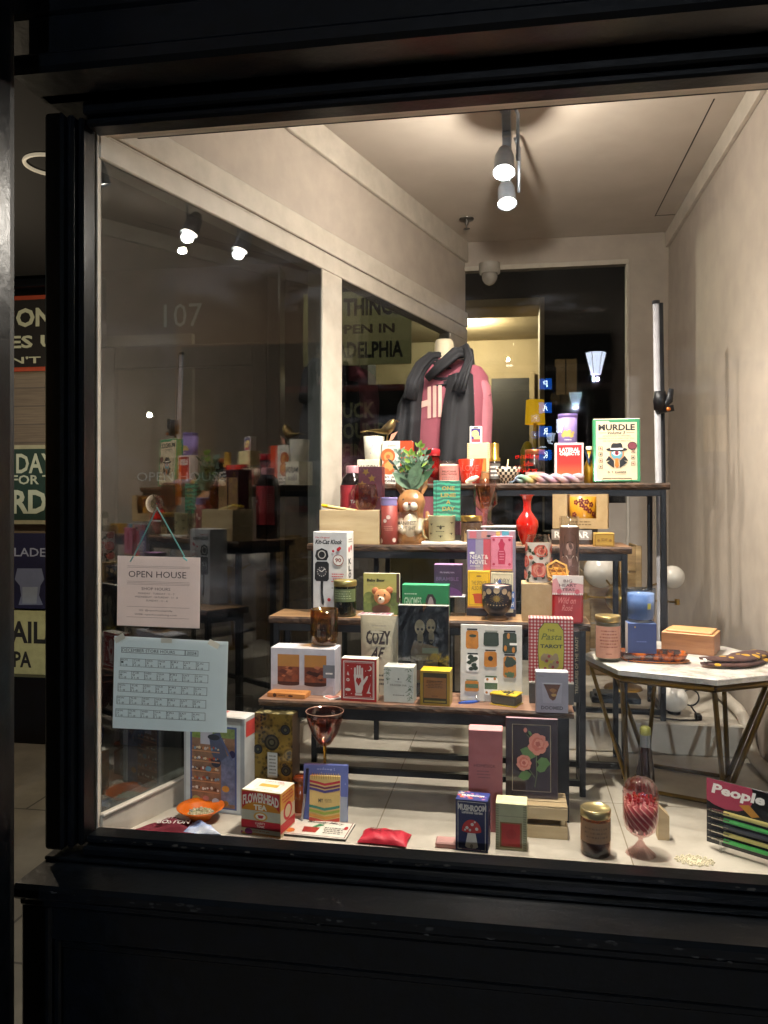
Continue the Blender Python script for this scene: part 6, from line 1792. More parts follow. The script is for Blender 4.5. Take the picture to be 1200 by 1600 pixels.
def a38(mb, w_, d, h):
    F = front(mb, w_, d, h); F.poly([(.18, .74), (.82, .74), (.78, .24), (.22, .24)], m('#9c9aa6', .4)); F.poly([(.24, .70), (.76, .70), (.66, .5), (.60, .34), (.52, .30), (.42, .36), (.34, .52)], m('#5a3626', .4, var=.4, scale=60)); F.ell(.52, .55, .10, m('#94683c', .4), ry=.05, jag=.2); F.ell(.55, .44, .08, m('#b08c50', .4), ry=.04, jag=.2); F.ell(.5, .72, .31, m('#b8b6be', .4), ry=.018); F.text('DOOMED', .16, .08, .84, .17, m('#4c4a52', .5), .04); F.scrib(.06, .88, .26, .91, 1, GREYINK)
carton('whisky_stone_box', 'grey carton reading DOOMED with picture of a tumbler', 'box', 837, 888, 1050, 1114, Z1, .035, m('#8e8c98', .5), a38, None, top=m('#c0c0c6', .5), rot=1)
# narrow upright book with spine lettering on the right end
X, Y, w_, h = spot(896, 906, 986, 1090, Z1, 2.24)
mb = MB(); mb.box(-w_ / 2, w_ / 2, 0, .06, 0, h, m('#1c1a18', .5), .001); F = Face(mb, (w_ / 2, 0, 0), (0, 0, 1), (-1, 0, 0), (0, -1, 0), h, w_); F.text('TREASURES OF THE TAROT', .12, .25, .92, .75, m('#a89a78', .5), .02)
tag(mb.build('tall_book', None, (X, Y, Z1)), 'narrow dark book spine with pale upright lettering', 'book')
mb = MB(); x0, x1 = at(590, 1060, 2.235)[0], at(720, 1060, 2.235)[0]

# ================================================================ display floor (world z 0.69)
def a40(mb, w_, d, h):
    F = front(mb, w_, d, h); F.rect(.04, .02, .93, .955, m('#c7ccc8', .5)); F.rect(.11, .045, .87, .90, m('#4a5a86', .5))
    F.rect(.14, .06, .84, .88, m('#8d6a52', .5, var=.35, scale=40)); r_ = random.Random(8)
    F.rect(.14, .76, .5, .88, m('#7f9346', .5, var=.3, scale=90)); F.rect(.28, .70, .48, .86, m('#b8b6bc', .5)); F.rect(.5, .78, .84, .88, m('#7c8c50', .5, var=.3, scale=90)); F.text('Books', .5, .72, .68, .79, m('#c8b8a8', .5), .0)
    F.rect(.62, .10, .84, .60, m('#6f7690', .5, var=.3, scale=70)); F.ell(.8, .62, .05, m('#2a2a50', .5), ry=.04)
    F.poly([(.42, .80), (.6, .84), (.72, .60), (.56, .50), (.46, .62)], m('#50586e', .5)); F.ell(.5, .78, .10, m('#2c3038', .5), ry=.03); F.ell(.54, .52, .08, m('#2a3242', .5), ry=.05); F.line([(.62, .78), (.8, .56)], .03, m('#5a6486', .5))
    for s in range(5):
        y = .62 - s * .105; F.rect(.14, y, .60, y + .012, m('#c08a62', .5))
        for k in range(13):
            F.ell(.16 + k * .034 + r_.uniform(0, .01), y + .03 + r_.uniform(0, .02), r_.uniform(.012, .024), m(r_.choice(['#c8b8a8', '#a84a34', '#54301f', '#d8c49c', '#7c98a8', '#c47a40', '#e0d8cc']), .5), seg=7, jag=.2); F.d -= F.step * .9
    for cx, cyy, s, c in ((.7, .26, .06, '#c8903c'), (.22, .12, .07, '#b8a860'), (.38, .14, .05, '#b87a74'), (.54, .12, .06, '#b8bcc8'), (.6, .09, .05, '#3c5080'), (.7, .11, .05, '#b8803c'), (.42, .45, .05, '#6a9ab0')): F.ell(cx, cyy, s, m(c, .5), ry=s * .55)
    T_ = topf(mb, w_, d, h); T_.rect(.1, .1, .6, .9, m('#b34a44', .5)); T_.rect(.66, .1, .9, .9, m('#c8c0b8', .5)); G_ = rightf(mb, w_, d, h); G_.rect(.1, .8, .9, .96, m('#b03a34', .5))
carton('puzzle_box', 'tall jigsaw puzzle box with picture of a crowded shop', 'box', 286, 388, 1119, 1267, Z_F, .065, m('#a8aaa8', .5), a40, Y=2.06, top=m('#c8c4c0', .5), rot=-8)
def ogold(n):
    v = coords(n)
    a = voro(n, v, 26); b = voro(n, v, 95, 'F1')
    r1 = ramp(n, a.outputs['Distance'], [(.0, '#2c2a22'), (.10, '#6d6234'), (.16, '#23201a'), (.26, '#3a4048'), (.34, '#6a5a2a'), (.42, '#1a1610'), (.6, '#8a7230')])
    r2 = ramp(n, b.outputs['Distance'], [(.3, '#17130c'), (.5, '#8a7030')])
    return mixcol(n, .4, r1, r2), b.outputs['Distance']
OG = pattern('ornate_gold', ogold, .32, .45, .1, coat=.4)
def a41(mb, w_, d, h):
    F = front(mb, w_, d, h); r_ = random.Random(2)
    for cx, cyy, s, c in ((.46, .70, .20, '#4a4434'), (.82, .84, .13, '#2a3038'), (.10, .62, .12, '#2c323a'), (.84, .42, .13, '#363c42'), (.44, .2, .13, '#a08a4c'), (.12, .12, .12, '#2e2c26')):
        F.ell(cx, cyy, s, m('#1c1810', .4, .3)); F.ell(cx, cyy, s * .75, m(c, .35, .4)); F.ell(cx, cyy, s * .5, m('#191710', .4, .3)); F.ell(cx, cyy, s * .3, m('#5a5a48', .35, .4))
    F.rect(.36, .34, .62, .60, m('#b0b4ae', .5)); F.scrib(.39, .37, .60, .58, 6, GREYINK, 3)
    for k in range(12): F.ell(r_.uniform(.2, .95), r_.uniform(.03, .12), .022, m('#c8a850', .3, .7), seg=6, jag=.3); F.d -= F.step
carton('ornate_box', 'tall black and gold ornamented gift box with small white label', 'box', 398, 459, 1115, 1270, Z_F, .06, OG, a41, Y=2.10, top=pattern('ornate_gold_top', lambda n: (ramp(n, voro(n, coords(n), 40).outputs['Distance'], [(.1, '#6a6038'), (.3, '#cfc08a'), (.5, '#4a4226')]), None), .35, .3), right=m('#3a281a', .4), rot=-5)
# coupe glass
X, Y, w_, h = spot(471, 530, 1119, 1290, Z_F, 2.03)
cg = empty('coupe_glass', (X, Y + w_ / 2, Z_F), 'rose amber coupe glass on a tall gold stem', 'glass')
r = w_ / 2
hb = h * .68
mb = MB(); mb.lathe([(.003, hb - .004), (r * .3, hb + .002), (r * .7, hb + (h - hb) * .35), (r * .95, hb + (h - hb) * .75), (r, h), (r - .0015, h), (r * .93, hb + (h - hb) * .75), (r * .66, hb + (h - hb) * .38), (r * .3, hb + .006), (.0001, hb + .003)], glass('#c06a52', .10, .9), 44)
mb.build('bowl', cg)
mb = MB(); mb.tube([(r * math.cos(a), r * math.sin(a), h) for a in [2 * PI * k / 40 for k in range(40)]], .0009, m('#d8a890', .2, .5), 6, closed=True); mb.build('rim', cg)
mb = MB(); mb.lathe([(.0001, .003), (r * .75, .001), (r * .76, .003), (.006, .008), (.0035, .02), (.003, hb * .6), (.0045, hb)], m('#c89a3c', .15, .95), 24); mb.build('stem', cg)
# flower tea box
def a42(mb, w_, d, h):
    F = front(mb, w_, d, h); og = m('#c07a18', .5); rd = m('#b5202a', .5); cw = m('#dfd6c0', .5)
    F.rect(0, 0, 1, 1, og); F.rect(0, .34, 1, .56, m('#b5ac94', .5)); F.rect(0, .155, 1, .335, rd); F.rect(0, .06, 1, .15, m('#c8bfa4', .5)); F.rect(0, .0, 1, .055, m('#b07a2c', .5))
    F.poly([(.02, .97), (.98, .97), (.98, .58), (.9, .66), (.75, .74), (.5, .78), (.25, .74), (.1, .66), (.02, .58)], rd)
    F.text('FLOWERHEAD', .04, .66, .96, .88, cw, .035, arch=.08); F.text('TEA', .32, .58, .66, .70, cw, .05); F.ell(.5, .44, .18, m('#c8943c', .5), ry=.10); F.ell(.5, .44, .13, cw, ry=.07); F.poly([(.42, .47), (.58, .47), (.55, .40), (.45, .40)], rd)
    F.text('CLARITY', .36, .26, .62, .31, cw, .01); F.text('TONIC', .40, .19, .60, .24, cw, .01); F.scrib(.2, .1, .8, .13, 1, og)
    G_ = rightf(mb, w_, d, h); G_.rect(0, 0, 1, .6, m('#c0b494', .5)); G_.ell(.5, .5, .3, rd, ry=.2); G_.ell(.5, .5, .2, m('#c0b494', .5), ry=.14); G_.rect(.4, .25, 1, .8, m('#b5302a', .5)) if False else None; G_.rect(0, .1, 1, .3, rd); G_.scrib(.1, .72, .9, .95, 3, rd)
    T_ = topf(mb, w_, d, h); T_.rect(.28, .40, .76, .62, m('#d8a84c', .5)); T_.frame(.2, .3, .84, .74, .02, m('#d9d0bc', .5)); T_.text('ENJOY TEA', .3, .76, .8, .88, rd, .0); T_.scrib(.3, .12, .8, .2, 1, m('#b8a890', .5))
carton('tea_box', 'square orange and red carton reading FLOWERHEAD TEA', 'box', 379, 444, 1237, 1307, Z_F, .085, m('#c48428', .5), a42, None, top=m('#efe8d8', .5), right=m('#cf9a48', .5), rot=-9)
X, Y, w_, h = spot(455, 478, 1215, 1296, Z_F, 2.09)
mb = MB(); r = w_ / 2; mb.lathe([(.0001, 0), (r, 0), (r, h * .72), (r * .4, h * .8), (r * .95, h * .86), (r * 1.0, h * .93), (r * .7, h), (.0001, h)], m('#8a4a20', .25, coat=.5), 28)
tag(mb.build('wooden_jar', None, (X, Y + r, Z_F)), 'small brown lidded jar tucked between tea carton and notepad pack', 'jar')
# notepad pack with pen
X, Y, w_, h = spot(472, 541, 1199, 1292, Z_F, 2.035)
np_ = empty('notepad_pack', (X, Y + .01, Z_F), 'lilac gift pack holding a striped spiral notepad and a pen', 'stationery set', rot=(-.10, 0, math.radians(4)))
mb = MB(); mb.box(-w_ / 2, w_ / 2, -.002, .012, 0, h, m('#5c68a8', .45), .001); F = Face(mb, (-w_ / 2, -.002, 0), (1, 0, 0), (0, 0, 1), (0, -1, 0), w_, h)
F.scrib(.3, .9, .7, .94, 1, m('#a0a8d8', .5)); F.rect(.78, 0, 1, .45, m('#98a0b0', .5)); r_ = random.Random(3)
for k in range(20): F.ell(r_.uniform(.05, .95), r_.uniform(.4, .98), .012, m('#a8b0e0', .5), seg=5); F.d -= F.step
mb.build('backing_card', np_)
mb = MB(); bx0, bx1 = -w_ * .34, w_ * .34; bw_ = bx1 - bx0; bh = h * .82
mb.box(bx0, bx1, -.012, -.0025, .0, bh, m('#d2b46c', .5), .001); F = Face(mb, (bx0, -.012, 0), (1, 0, 0), (0, 0, 1), (0, -1, 0), bw_, bh)
def chev(y, t, c):
    F.poly([(0, y + .05), (.25, y + .02), (.5, y - .02), (.75, y + .01), (1, y + .05), (1, y + .05 - t), (.75, y + .01 - t), (.5, y - .02 - t), (.25, y + .02 - t), (0, y + .05 - t)], m(c, .5))
chev(.86, .05, '#b52430'); chev(.78, .045, '#6a2440'); chev(.71, .055, '#463a78'); chev(.34, .055, '#2f7a64'); chev(.25, .055, '#8a9a30'); chev(.16, .06, '#c88a30'); chev(.08, .08, '#c4432c')
F.text('MY', .3, .44, .46, .52, m('#4a4030', .5), .03); F.scrib(.5, .44, .75, .52, 3, m('#6a6040', .5)); 
mb.build('notepad', np_)
mb = MB()
for k in range(12):
    x_ = bx0 + bw_ * (.08 + k * .077); mb.tube([(x_, -.013, bh - .008), (x_, -.016, bh + .002), (x_, -.008, bh + .006), (x_, -.002, bh)], .0007, m('#a08040', .3, .8), 5)
mb.build('spiral', np_)
mb = MB(); mb.tube([(-w_ * .40, -.010, h * .94), (-w_ * .44, -.012, h * .5)], .0038, m('#141838', .3), 10); mb.tube([(-w_ * .44, -.012, h * .498), (-w_ * .50, -.014, h * .02)], .0034, m('#a8aab0', .3, .3), 10); mb.build('pen', np_)
# cocktail card lying down
p = [on(436, 1313, Z_F), on(545, 1320, Z_F), on(549, 1289, Z_F), on(460, 1283, Z_F)]
cx, cyy = (p[0][0] + p[2][0]) / 2, (p[0][1] + p[2][1]) / 2
ux = Vector((p[1][0] - p[0][0], p[1][1] - p[0][1], 0)); W_ = ux.length
mb = MB(); mb.box(-W_ / 2, W_ / 2, -.05, .05, 0, .007, m('#3c3a34', .5), .001, top=m('#ddd6c8', .5)); F = topf(mb, W_, .10, .007); F.frame(.02, .03, .98, .97, .012, m('#6a2a26', .5)); F.text('Bloody Mary', .30, .76, .86, .90, INK, .02, shear=.35)
F.poly([(.32, .2), (.52, .2), (.54, .52), (.30, .52)], m('#9a2a20', .5)); F.poly([(.42, .52), (.5, .75), (.58, .68), (.48, .52)], m('#2f7a4a', .5)); F.scrib(.6, .18, .92, .6, 4, m('#5a5850', .5), 4); F.ell(.14, .22, .07, m('#c8702c', .5)); F.ell(.92, .6, .03, m('#b02a2a', .5), ry=.1)
tag(mb.build('cocktail_card', None, (cx, cyy + .012, Z_F), math.radians(-3)), 'white recipe card lettered Bloody Mary lying at the front', 'card')
# candy, red pouch, pink bar
x0, y0_ = on(390, 1303, Z_F)
mb = MB(); mb.ball((0, 0, .009), .009, m('#a0307a', .25, .4), 14, 8, sx=1.5); mb.add([(.012, 0, .009), (.022, -.006, .014), (.022, .006, .004)], [(0, 1, 2)], m('#a0307a', .25, .4)); mb.add([(-.012, 0, .009), (-.022, -.006, .004), (-.022, .006, .014)], [(0, 1, 2)], m('#a0307a', .25, .4))
tag(mb.build('sweet', None, (x0, y0_, Z_F)), 'purple foil wrapped sweet at the foot of the tea carton', 'sweet')
X, Y, w_, h = spot(558, 637, 1297, 1323, Z_F, None)
mb = MB(); n_ = 24
vs = []; fs = []
for i in range(n_ + 1):
    for j in range(n_ + 1):
        u_, v_ = i / n_ * 2 - 1, j / n_ * 2 - 1
        zz = .018 * (max(0, 1 - abs(u_) ** 3) * max(0, 1 - abs(v_) ** 3)) ** .5 * (1 + .12 * math.sin(9 * u_ + 3 * v_))
        vs.append((w_ / 2 * u_ * (1 - .05 * (1 - v_ * v_)), .036 * v_ * (1 - .07 * (1 - u_ * u_)) , .004 + zz))
for i in range(n_):
    for j in range(n_):
        a = i * (n_ + 1) + j; fs.append((a, a + n_ + 1, a + n_ + 2, a + 1))
RP = cloth('red_pouch', '#b3182c', '#c4243a', 20, .6)
mb.add(vs, fs, RP, True); mb.add([(x, y, .004 - (z - .004) * .2) for x, y, z in vs], [tuple(reversed(f)) for f in fs], RP, True)
k_ = len(mb.v); F = Face(mb, (-w_ * .3, -.014, .0248), (1, 0, 0), (0, 1, 0), (0, 0, 1), w_ * .6, .03); F.text('PEACE', .0, .2, .4, .8, m('#5e0a18', .5), .02); F.text('LOVE JOY', .5, .2, 1, .7, m('#5e0a18', .5), .02)
tag(mb.build('red_pouch', None, (X, Y + .036, Z_F + .001), math.radians(-3)), 'crimson filled cloth pouch lying flat at the front', 'pouch')
x0, y0_ = on(697, 1326, Z_F)
mb = MB(); mb.box(-.027, .027, 0, .04, 0, .014, m('#d9a8a0', .3, trans=.3), .003); F = front(mb, .054, 0, .014)
tag(mb.build('pink_bar', None, (x0, y0_, Z_F)), 'pale pink block lying left of the mushroom carton', 'soap')
# orange dish
x0, y0_ = on(303, 1288, Z_F)
X, Y, w_, h = spot(268, 339, 1252, 1290, Z_F, y0_)
od = empty('orange_dish', (X + .004, Y + .035, Z_F), 'orange rimmed round footed dish filled with mixed beads', 'dish')
r = w_ / 2; h = .034
mb = MB(); OR_ = m('#dd6a0c', .35, coat=.3); mb.lathe([(.0001, .0015), (r * .42, 0), (r * .44, .004), (r * .5, .010), (r * .8, h * .72), (r, h), (r * .985, h + .002), (r * .76, h * .8), (r * .52, h * .5)], OR_, 44); mb.build('dish', od)
mb = MB(); mb.disc(0, 0, h * .52, r * .6, noisy('beads', '#7c8a5a', '#cfc0a0', 120, .4, .6), 30); r_ = random.Random(7)
for k in range(46):
    a, q = r_.uniform(0, 6.28), r * .55 * math.sqrt(r_.random()); mb.ball((q * math.cos(a), q * math.sin(a), h * .55), .0035, m(r_.choice(['#a8b088', '#c8bca0', '#98a090', '#b0a080', '#d8d0b8']), .3), 6, 4)
mb.build('beads', od)
# folded cloths
def foldcloth(name, label, pts, z, mat_, art=None, seed=1):
    P = [Vector((on(a, b, z)[0], on(a, b, z)[1], 0)) for a, b in pts]
    c = sum(P, Vector()) / len(P)
    mb = MB(); n_ = 20; r_ = random.Random(seed); ph = [r_.uniform(0, 6) for _ in range(4)]
    vs, fs = [], []
    for i in range(n_ + 1):
        for j in range(n_ + 1):
            u_, v_ = i / n_, j / n_
            q = (P[0] * (1 - u_) + P[1] * u_) * (1 - v_) + (P[3] * (1 - u_) + P[2] * u_) * v_ - c
            e = min(u_, 1 - u_, v_, 1 - v_)
            vs.append((q.x, q.y, .003 + min(e * 6, 1) * (.009 + .004 * math.sin(9 * u_ + ph[0] + 3 * v_) + .003 * math.sin(13 * v_ + ph[1] - 5 * u_))))
    for i in range(n_):
        for j in range(n_):
            a = i * (n_ + 1) + j; fs.append((a, a + n_ + 1, a + n_ + 2, a + 1))
    mb.add(vs, fs, mat_, True); mb.add([(x, y, 0) for x, y, zz in vs], [tuple(reversed(f)) for f in fs], mat_, True)
    for rim in ([i * (n_ + 1) for i in range(n_ + 1)], [i * (n_ + 1) + n_ for i in range(n_ + 1)], list(range(n_ + 1)), list(range(n_ * (n_ + 1), (n_ + 1) ** 2))):
        for a, b in zip(rim, rim[1:]):
            mb.add([vs[a], vs[b], (vs[b][0], vs[b][1], 0), (vs[a][0], vs[a][1], 0)], [(0, 1, 2, 3)], mat_)
    if art: art(mb, c, P)
    return tag(mb.build(name, None, (c.x, c.y, z + .0006)), label, 'cloth')
def a50(mb, c, P):
    F = Face(mb, (-.03, -.030, .0165), Vector((1, .12, 0)).normalized(), Vector((-.12, 1, 0)).normalized(), (0, 0, 1), .085, .06); F.text('BOSTON', 0, .1, 1, .5, m('#c8bcb8', .6), .03); F.text('CITY OF', .1, .6, .9, .85, m('#c8bcb8', .6), .0)
foldcloth('maroon_towel', 'maroon folded towel with white letters at the front left', [(205, 1300), (303, 1304), (300, 1284), (262, 1281)], Z_F, cloth('maroon', '#5e1020', '#701628', 30), a50, 3)
foldcloth('blue_towel', 'white and pale blue folded cloth in front of the orange dish', [(285, 1303), (345, 1306), (330, 1293), (300, 1287)], Z_F, noisy('bluewhite', '#5f80bc', '#d8dce4', 18, .8, .2), None, 8)
# mushroom box and cream red box
def a51(mb, w_, d, h):
    F = front(mb, w_, d, h); nv = m('#191c3c', .5); cw = m('#c9c0b4', .5); F.frame(.07, .04, .93, .96, .015, cw)
    F.text('MUSHROOM', .07, .80, .95, .92, cw, .05, arch=-.02); F.text('Luminous Garden', .20, .73, .84, .79, cw, .03)
    F.poly([(.38, .36), (.62, .36), (.70, .10), (.62, .07), (.38, .07), (.30, .10)], cw); F.ell(.5, .11, .05, m('#8a8074', .5), ry=.04)
    F.ell(.5, .40, .30, m('#b02420', .5), ry=.22, a0=0, a1=PI, seg=22); F.ell(.5, .40, .30, m('#b02420', .5), ry=.035)
    for q in ((.36, .46, .05), (.52, .53, .05), (.66, .45, .05), (.45, .42, .04), (.6, .58, .03), (.3, .42, .03)): F.ell(q[0], q[1], q[2], cw, seg=10)
    F.line([(.2, .05), (.8, .05)], .012, m('#7a2a4a', .5))
    r_ = random.Random(5)
    for G_ in (topf(mb, w_, d, h), rightf(mb, w_, d, h)):
        for k in range(22): G_.ell(r_.uniform(.06, .94), r_.uniform(.06, .94), r_.uniform(.03, .07), m(r_.choice(['#c8504a', '#c87aa0', '#c8c0b4', '#c8743a', '#7a5ab0']), .5), seg=7, jag=.3, ry=None); G_.d -= G_.step * .8
    T_ = topf(mb, w_, d, h); T_.d = .003 * .3; T_.text('MUSHROOM', .15, .38, .85, .56, PALE, .05)
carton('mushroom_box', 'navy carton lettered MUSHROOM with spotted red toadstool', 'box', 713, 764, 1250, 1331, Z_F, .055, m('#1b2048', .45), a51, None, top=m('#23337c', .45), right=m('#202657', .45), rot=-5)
def a52(mb, w_, d, h):
    F = front(mb, w_, d, h); F.rect(0, .72, 1, .735, m('#8a8464', .5)); F.rect(.14, .06, .84, .60, m('#7c5628', .5)); F.rect(.19, .09, .78, .57, m('#ad2c26', .5)); F.ell(.5, .35, .16, m('#a0241f', .5))
    for k in range(26):
        for xx in (.0, .88): F.line([(xx, .02 + k * .037), (xx + .10, .035 + k * .037)], .022, m('#6a6648', .5)); F.d -= F.step
    T_ = topf(mb, w_, d, h); T_.rect(.28, .3, .95, .8, m('#d8d2a4', .5)); T_.rect(.06, .3, .2, .8, m('#d8d2a4', .5))
carton('cream_red_box', 'pale green cream carton with red square beside the mushroom carton', 'box', 775, 824, 1256, 1329, Z_F, .055, m('#a3a07c', .5), a52, None, top=m('#e6e0b0', .5), rot=-2)
def a53(mb, w_, d, h):
    F = front(mb, w_, d, h); F.text('HOMESICK', .16, .635, .8, .665, m('#5c3436', .5), .0); F.scrib(.25, .52, .65, .61, 3, m('#7a4a4c', .5))
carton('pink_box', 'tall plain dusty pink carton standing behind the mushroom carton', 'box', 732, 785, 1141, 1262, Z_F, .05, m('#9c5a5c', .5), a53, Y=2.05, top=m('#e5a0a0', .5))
# crate and rose print
x0, x1 = at(812, 1300, 2.0)[0], at(887, 1300, 2.0)[0]
yc = on(860, 1311, Z_F)[1]; zc_ = at(860, 1260, yc)[2]
sc2 = empty('small_crate', ((x0 + x1) / 2, yc + .05, Z_F), 'small pale slatted wooden crate under the rose print', 'crate')
mb = MB(); hw_ = at(887, 1300, yc)[0] - (x0 + x1) / 2; H_ = zc_ - Z_F
for z0_, z1_ in ((0, H_ * .40), (H_ * .58, H_ * .94)):
    mb.box(-hw_, hw_, -.05, -.044, z0_, z1_, PLY, .001); mb.box(-hw_, hw_, .044, .05, z0_, z1_, PLY, .001)
    mb.box(-hw_, -hw_ + .005, -.043, .043, z0_, z1_, PLY, .001); mb.box(hw_ - .005, hw_, -.043, .043, z0_, z1_, PLY, .001)
mb.build('slat', sc2)
for sx_ in (-1, 1):
    for sy_ in (-1, 1):
        mb = MB(); cx = sx_ * (hw_ - .011); cyy = sy_ * .038; mb.box(cx - .0055, cx + .0055, cyy - .005, cyy + .005, 0, H_ * .95, PLY, .001); mb.build('corner_post', sc2)
mb = MB()
for k in range(3): mb.box(-hw_, hw_, -.049 + k * .034, -.021 + k * .034, H_ * .955, H_, PLY, .001)
mb.build('top_slat', sc2)
def a54(mb, w_, d, h):
    F = front(mb, w_, d, h); gd = m('#8f8264', .5); F.frame(.125, .085, .865, .92, .010, gd)
    for k in range(40):
        y = .09 + k * .0208
        for xx in (.125, .855): F.line([(xx, y), (xx + .012, y + .012)], .006, m('#c8b890', .5)); F.d -= F.step
    st = m('#5a6a3e', .5); F.line([(.56, .14), (.60, .30), (.59, .45), (.60, .62), (.52, .76)], .014, st); F.line([(.56, .26), (.45, .36), (.40, .42)], .012, st); F.line([(.60, .62), (.48, .74), (.40, .80)], .01, st)
    gl_ = m('#4f7038', .5)
    def lf(x0, y0, x1, y1, w_2):
        dx, dy = x1 - x0, y1 - y0; F.poly([(x0, y0), (x0 + dx * .3 - dy * w_2, y0 + dy * .3 + dx * w_2 * .7), (x0 + dx * .7 - dy * w_2, y0 + dy * .7 + dx * w_2 * .7), (x1, y1), (x0 + dx * .7 + dy * w_2, y0 + dy * .7 - dx * w_2 * .7), (x0 + dx * .3 + dy * w_2, y0 + dy * .3 - dx * w_2 * .7)], gl_)
    lf(.58, .52, .28, .60, .3); lf(.60, .46, .86, .44, .35); lf(.58, .36, .80, .40, .3); lf(.5, .30, .24, .26, .3); lf(.5, .78, .44, .84, .3)
    def rose(cx, cyy, s):
        for k in range(7): F.ell(cx + s * .6 * math.cos(k * .9), cyy + s * .45 * math.sin(k * .9), s * .55, m('#c47a68', .5), seg=10, jag=.15); F.d -= F.step * .5
        F.ell(cx, cyy, s * .75, m('#b5604e', .5), jag=.15); F.ell(cx + s * .1, cyy + s * .05, s * .5, m('#cc8470', .5), jag=.2); F.ell(cx, cyy, s * .28, m('#a04c40', .5), jag=.2)
    rose(.62, .68, .17); rose(.35, .44, .13); F.ell(.38, .85, .035, m('#c47a68', .5), ry=.03)
carton('rose_print', 'dark maroon framed print of two peach roses, on the small crate', 'print', 790, 872, 1125, 1259, zc_ + .0005, .012, m('#240c14', .2, coat=.7), a54, Y=yc + .045, tilt=math.radians(5), top=m('#b07a80', .4))
# candle in brown glass, lidded
def a55(C):
    C.rect(.0, .0, 1, 1, m('#8a684a', .6)); C.scrib(.15, .2, .85, .8, 3, m('#6a4c34', .5), 3)
jar('brown_candle', 'brown glass candle with gold lid standing on the display floor', 'candle', 909, 957, 1270, 1343, Z_F, None, gl='#8a5a38', wax='#5e3c26', waxh=.6, lid=m('#b8a878', .3, .8), lidh=.012, art=a55, labz=(.36, .86))
# red swirl jar
X, Y, w_, h = spot(977, 1034, 1223, 1346, Z_F, None)
r = w_ / 2
rj = empty('match_jar', (X, Y + r, Z_F), 'fluted glass cloche jar on foot filled with red tipped matches', 'jar')
hb = h * .22
mb = MB(); FG = glass('#e6b4b0', .20, .9)
mb.lathe([(r * .86, 0), (r * .78, .004), (r * .35, hb * .45), (r * .13, hb * .8), (r * .16, hb), (r * .5, hb + .006), (r * .85, hb + .02), (r * .98, hb + .045), (r, h * .78), (r * .92, h * .88), (r * .7, h * .95), (r * .35, h * .99), (.0001, h)], FG, 64, flute=.025, nfl=16, twist=22); mb.build('glass', rj)
def swirl(n):
    v = coords(n); s3 = n.nodes.new('ShaderNodeSeparateXYZ'); n.links.new(v, s3.inputs[0])
    a_ = n.nodes.new('ShaderNodeMath'); a_.operation = 'ARCTAN2'; n.links.new(s3.outputs[1], a_.inputs[0]); n.links.new(s3.outputs[0], a_.inputs[1])
    b_ = n.nodes.new('ShaderNodeMath'); b_.operation = 'MULTIPLY_ADD'; b_.inputs[1].default_value = 26; n.links.new(s3.outputs[2], b_.inputs[0]); n.links.new(a_.outputs[0], b_.inputs[2])
    c_ = n.nodes.new('ShaderNodeMath'); c_.operation = 'MULTIPLY'; c_.inputs[1].default_value = 14; n.links.new(b_.outputs[0], c_.inputs[0])
    d_ = n.nodes.new('ShaderNodeMath'); d_.operation = 'SINE'; n.links.new(c_.outputs[0], d_.inputs[0])
    return ramp(n, d_.outputs[0], [(.0, '#b0505a'), (.7, '#c4686e'), (.95, '#eed2c6')]), d_.outputs[0]
mb = MB(); mb.lathe([(.0001, hb + .010), (r * .5, hb + .012), (r * .84, hb + .03), (r * .93, hb + .055), (r * .93, h * .66), (.0001, h * .66)], pattern('match_bundle', swirl, .5, 0, .3), 48); mb.build('match_bundle', rj)
mb = MB(); r_ = random.Random(4)
for k in range(90):
    a = 2 * PI * k / 90 * 3; q = r * (.80 if k % 3 == 0 else (.6 if k % 3 == 1 else .35))
    mb.tube([(q * .8 * math.cos(a + .5), q * .8 * math.sin(a + .5), hb + .014), (q * math.cos(a), q * math.sin(a), h * .70 + r_.uniform(-.004, .006))], .0021, m('#c4606a' if k % 4 else '#e4c4b8', .6), 5)
    mb.ball((q * math.cos(a), q * math.sin(a), h * .72), .0040, m('#d0182c', .5), 6, 4)
mb.build('matches', rj)
# dark bottle behind
X, Y, w_, h = spot(993, 1030, 1140, 1262, Z_F, 2.24)
db = empty('sauce_bottle', (X, Y + w_ / 2, Z_F), 'slender dark brown bottle with steel neck and green cap', 'bottle')
r = w_ / 2; h = at(1013, 1140, 2.24)[2] - Z_F
mb = MB(); mb.lathe([(.0001, 0), (r, 0), (r, .01), (r * .78, h * .45), (r * .5, h * .76)], m('#140402', .12, coat=1), 32); mb.build('bottle_body', db)
mb = MB(); mb.lathe([(r * .5, h * .76), (r * .46, h * .9)], m('#8a9298', .25, .7), 24); mb.build('neck_foil', db)
mb = MB(); mb.lathe([(r * .44, h * .9), (r * .48, h * .91), (r * .46, h * .98), (r * .3, h), (.0001, h)], m('#7c7c3a', .4), 20); mb.build('cap', db)
X, Y, w_, h = spot(1028, 1046, 1266, 1313, Z_F, None)
mb = MB(); mb.add([(-w_ / 2, 0, 0), (w_ / 2, 0, 0), (w_ / 2, .03, 0), (-w_ / 2, .03, 0), (-w_ / 2, 0, h * 1.15), (w_ / 2, 0, h * .8), (w_ / 2, .03, h * .8), (-w_ / 2, .03, h * 1.15)], [(0, 1, 5, 4), (1, 2, 6, 5), (2, 3, 7, 6), (3, 0, 4, 7), (4, 5, 6, 7), (3, 2, 1, 0)], PLY)
tag(mb.build('wooden_block', None, (X, Y, Z_F)), 'little pale wooden block half hidden right of match jar', 'block')
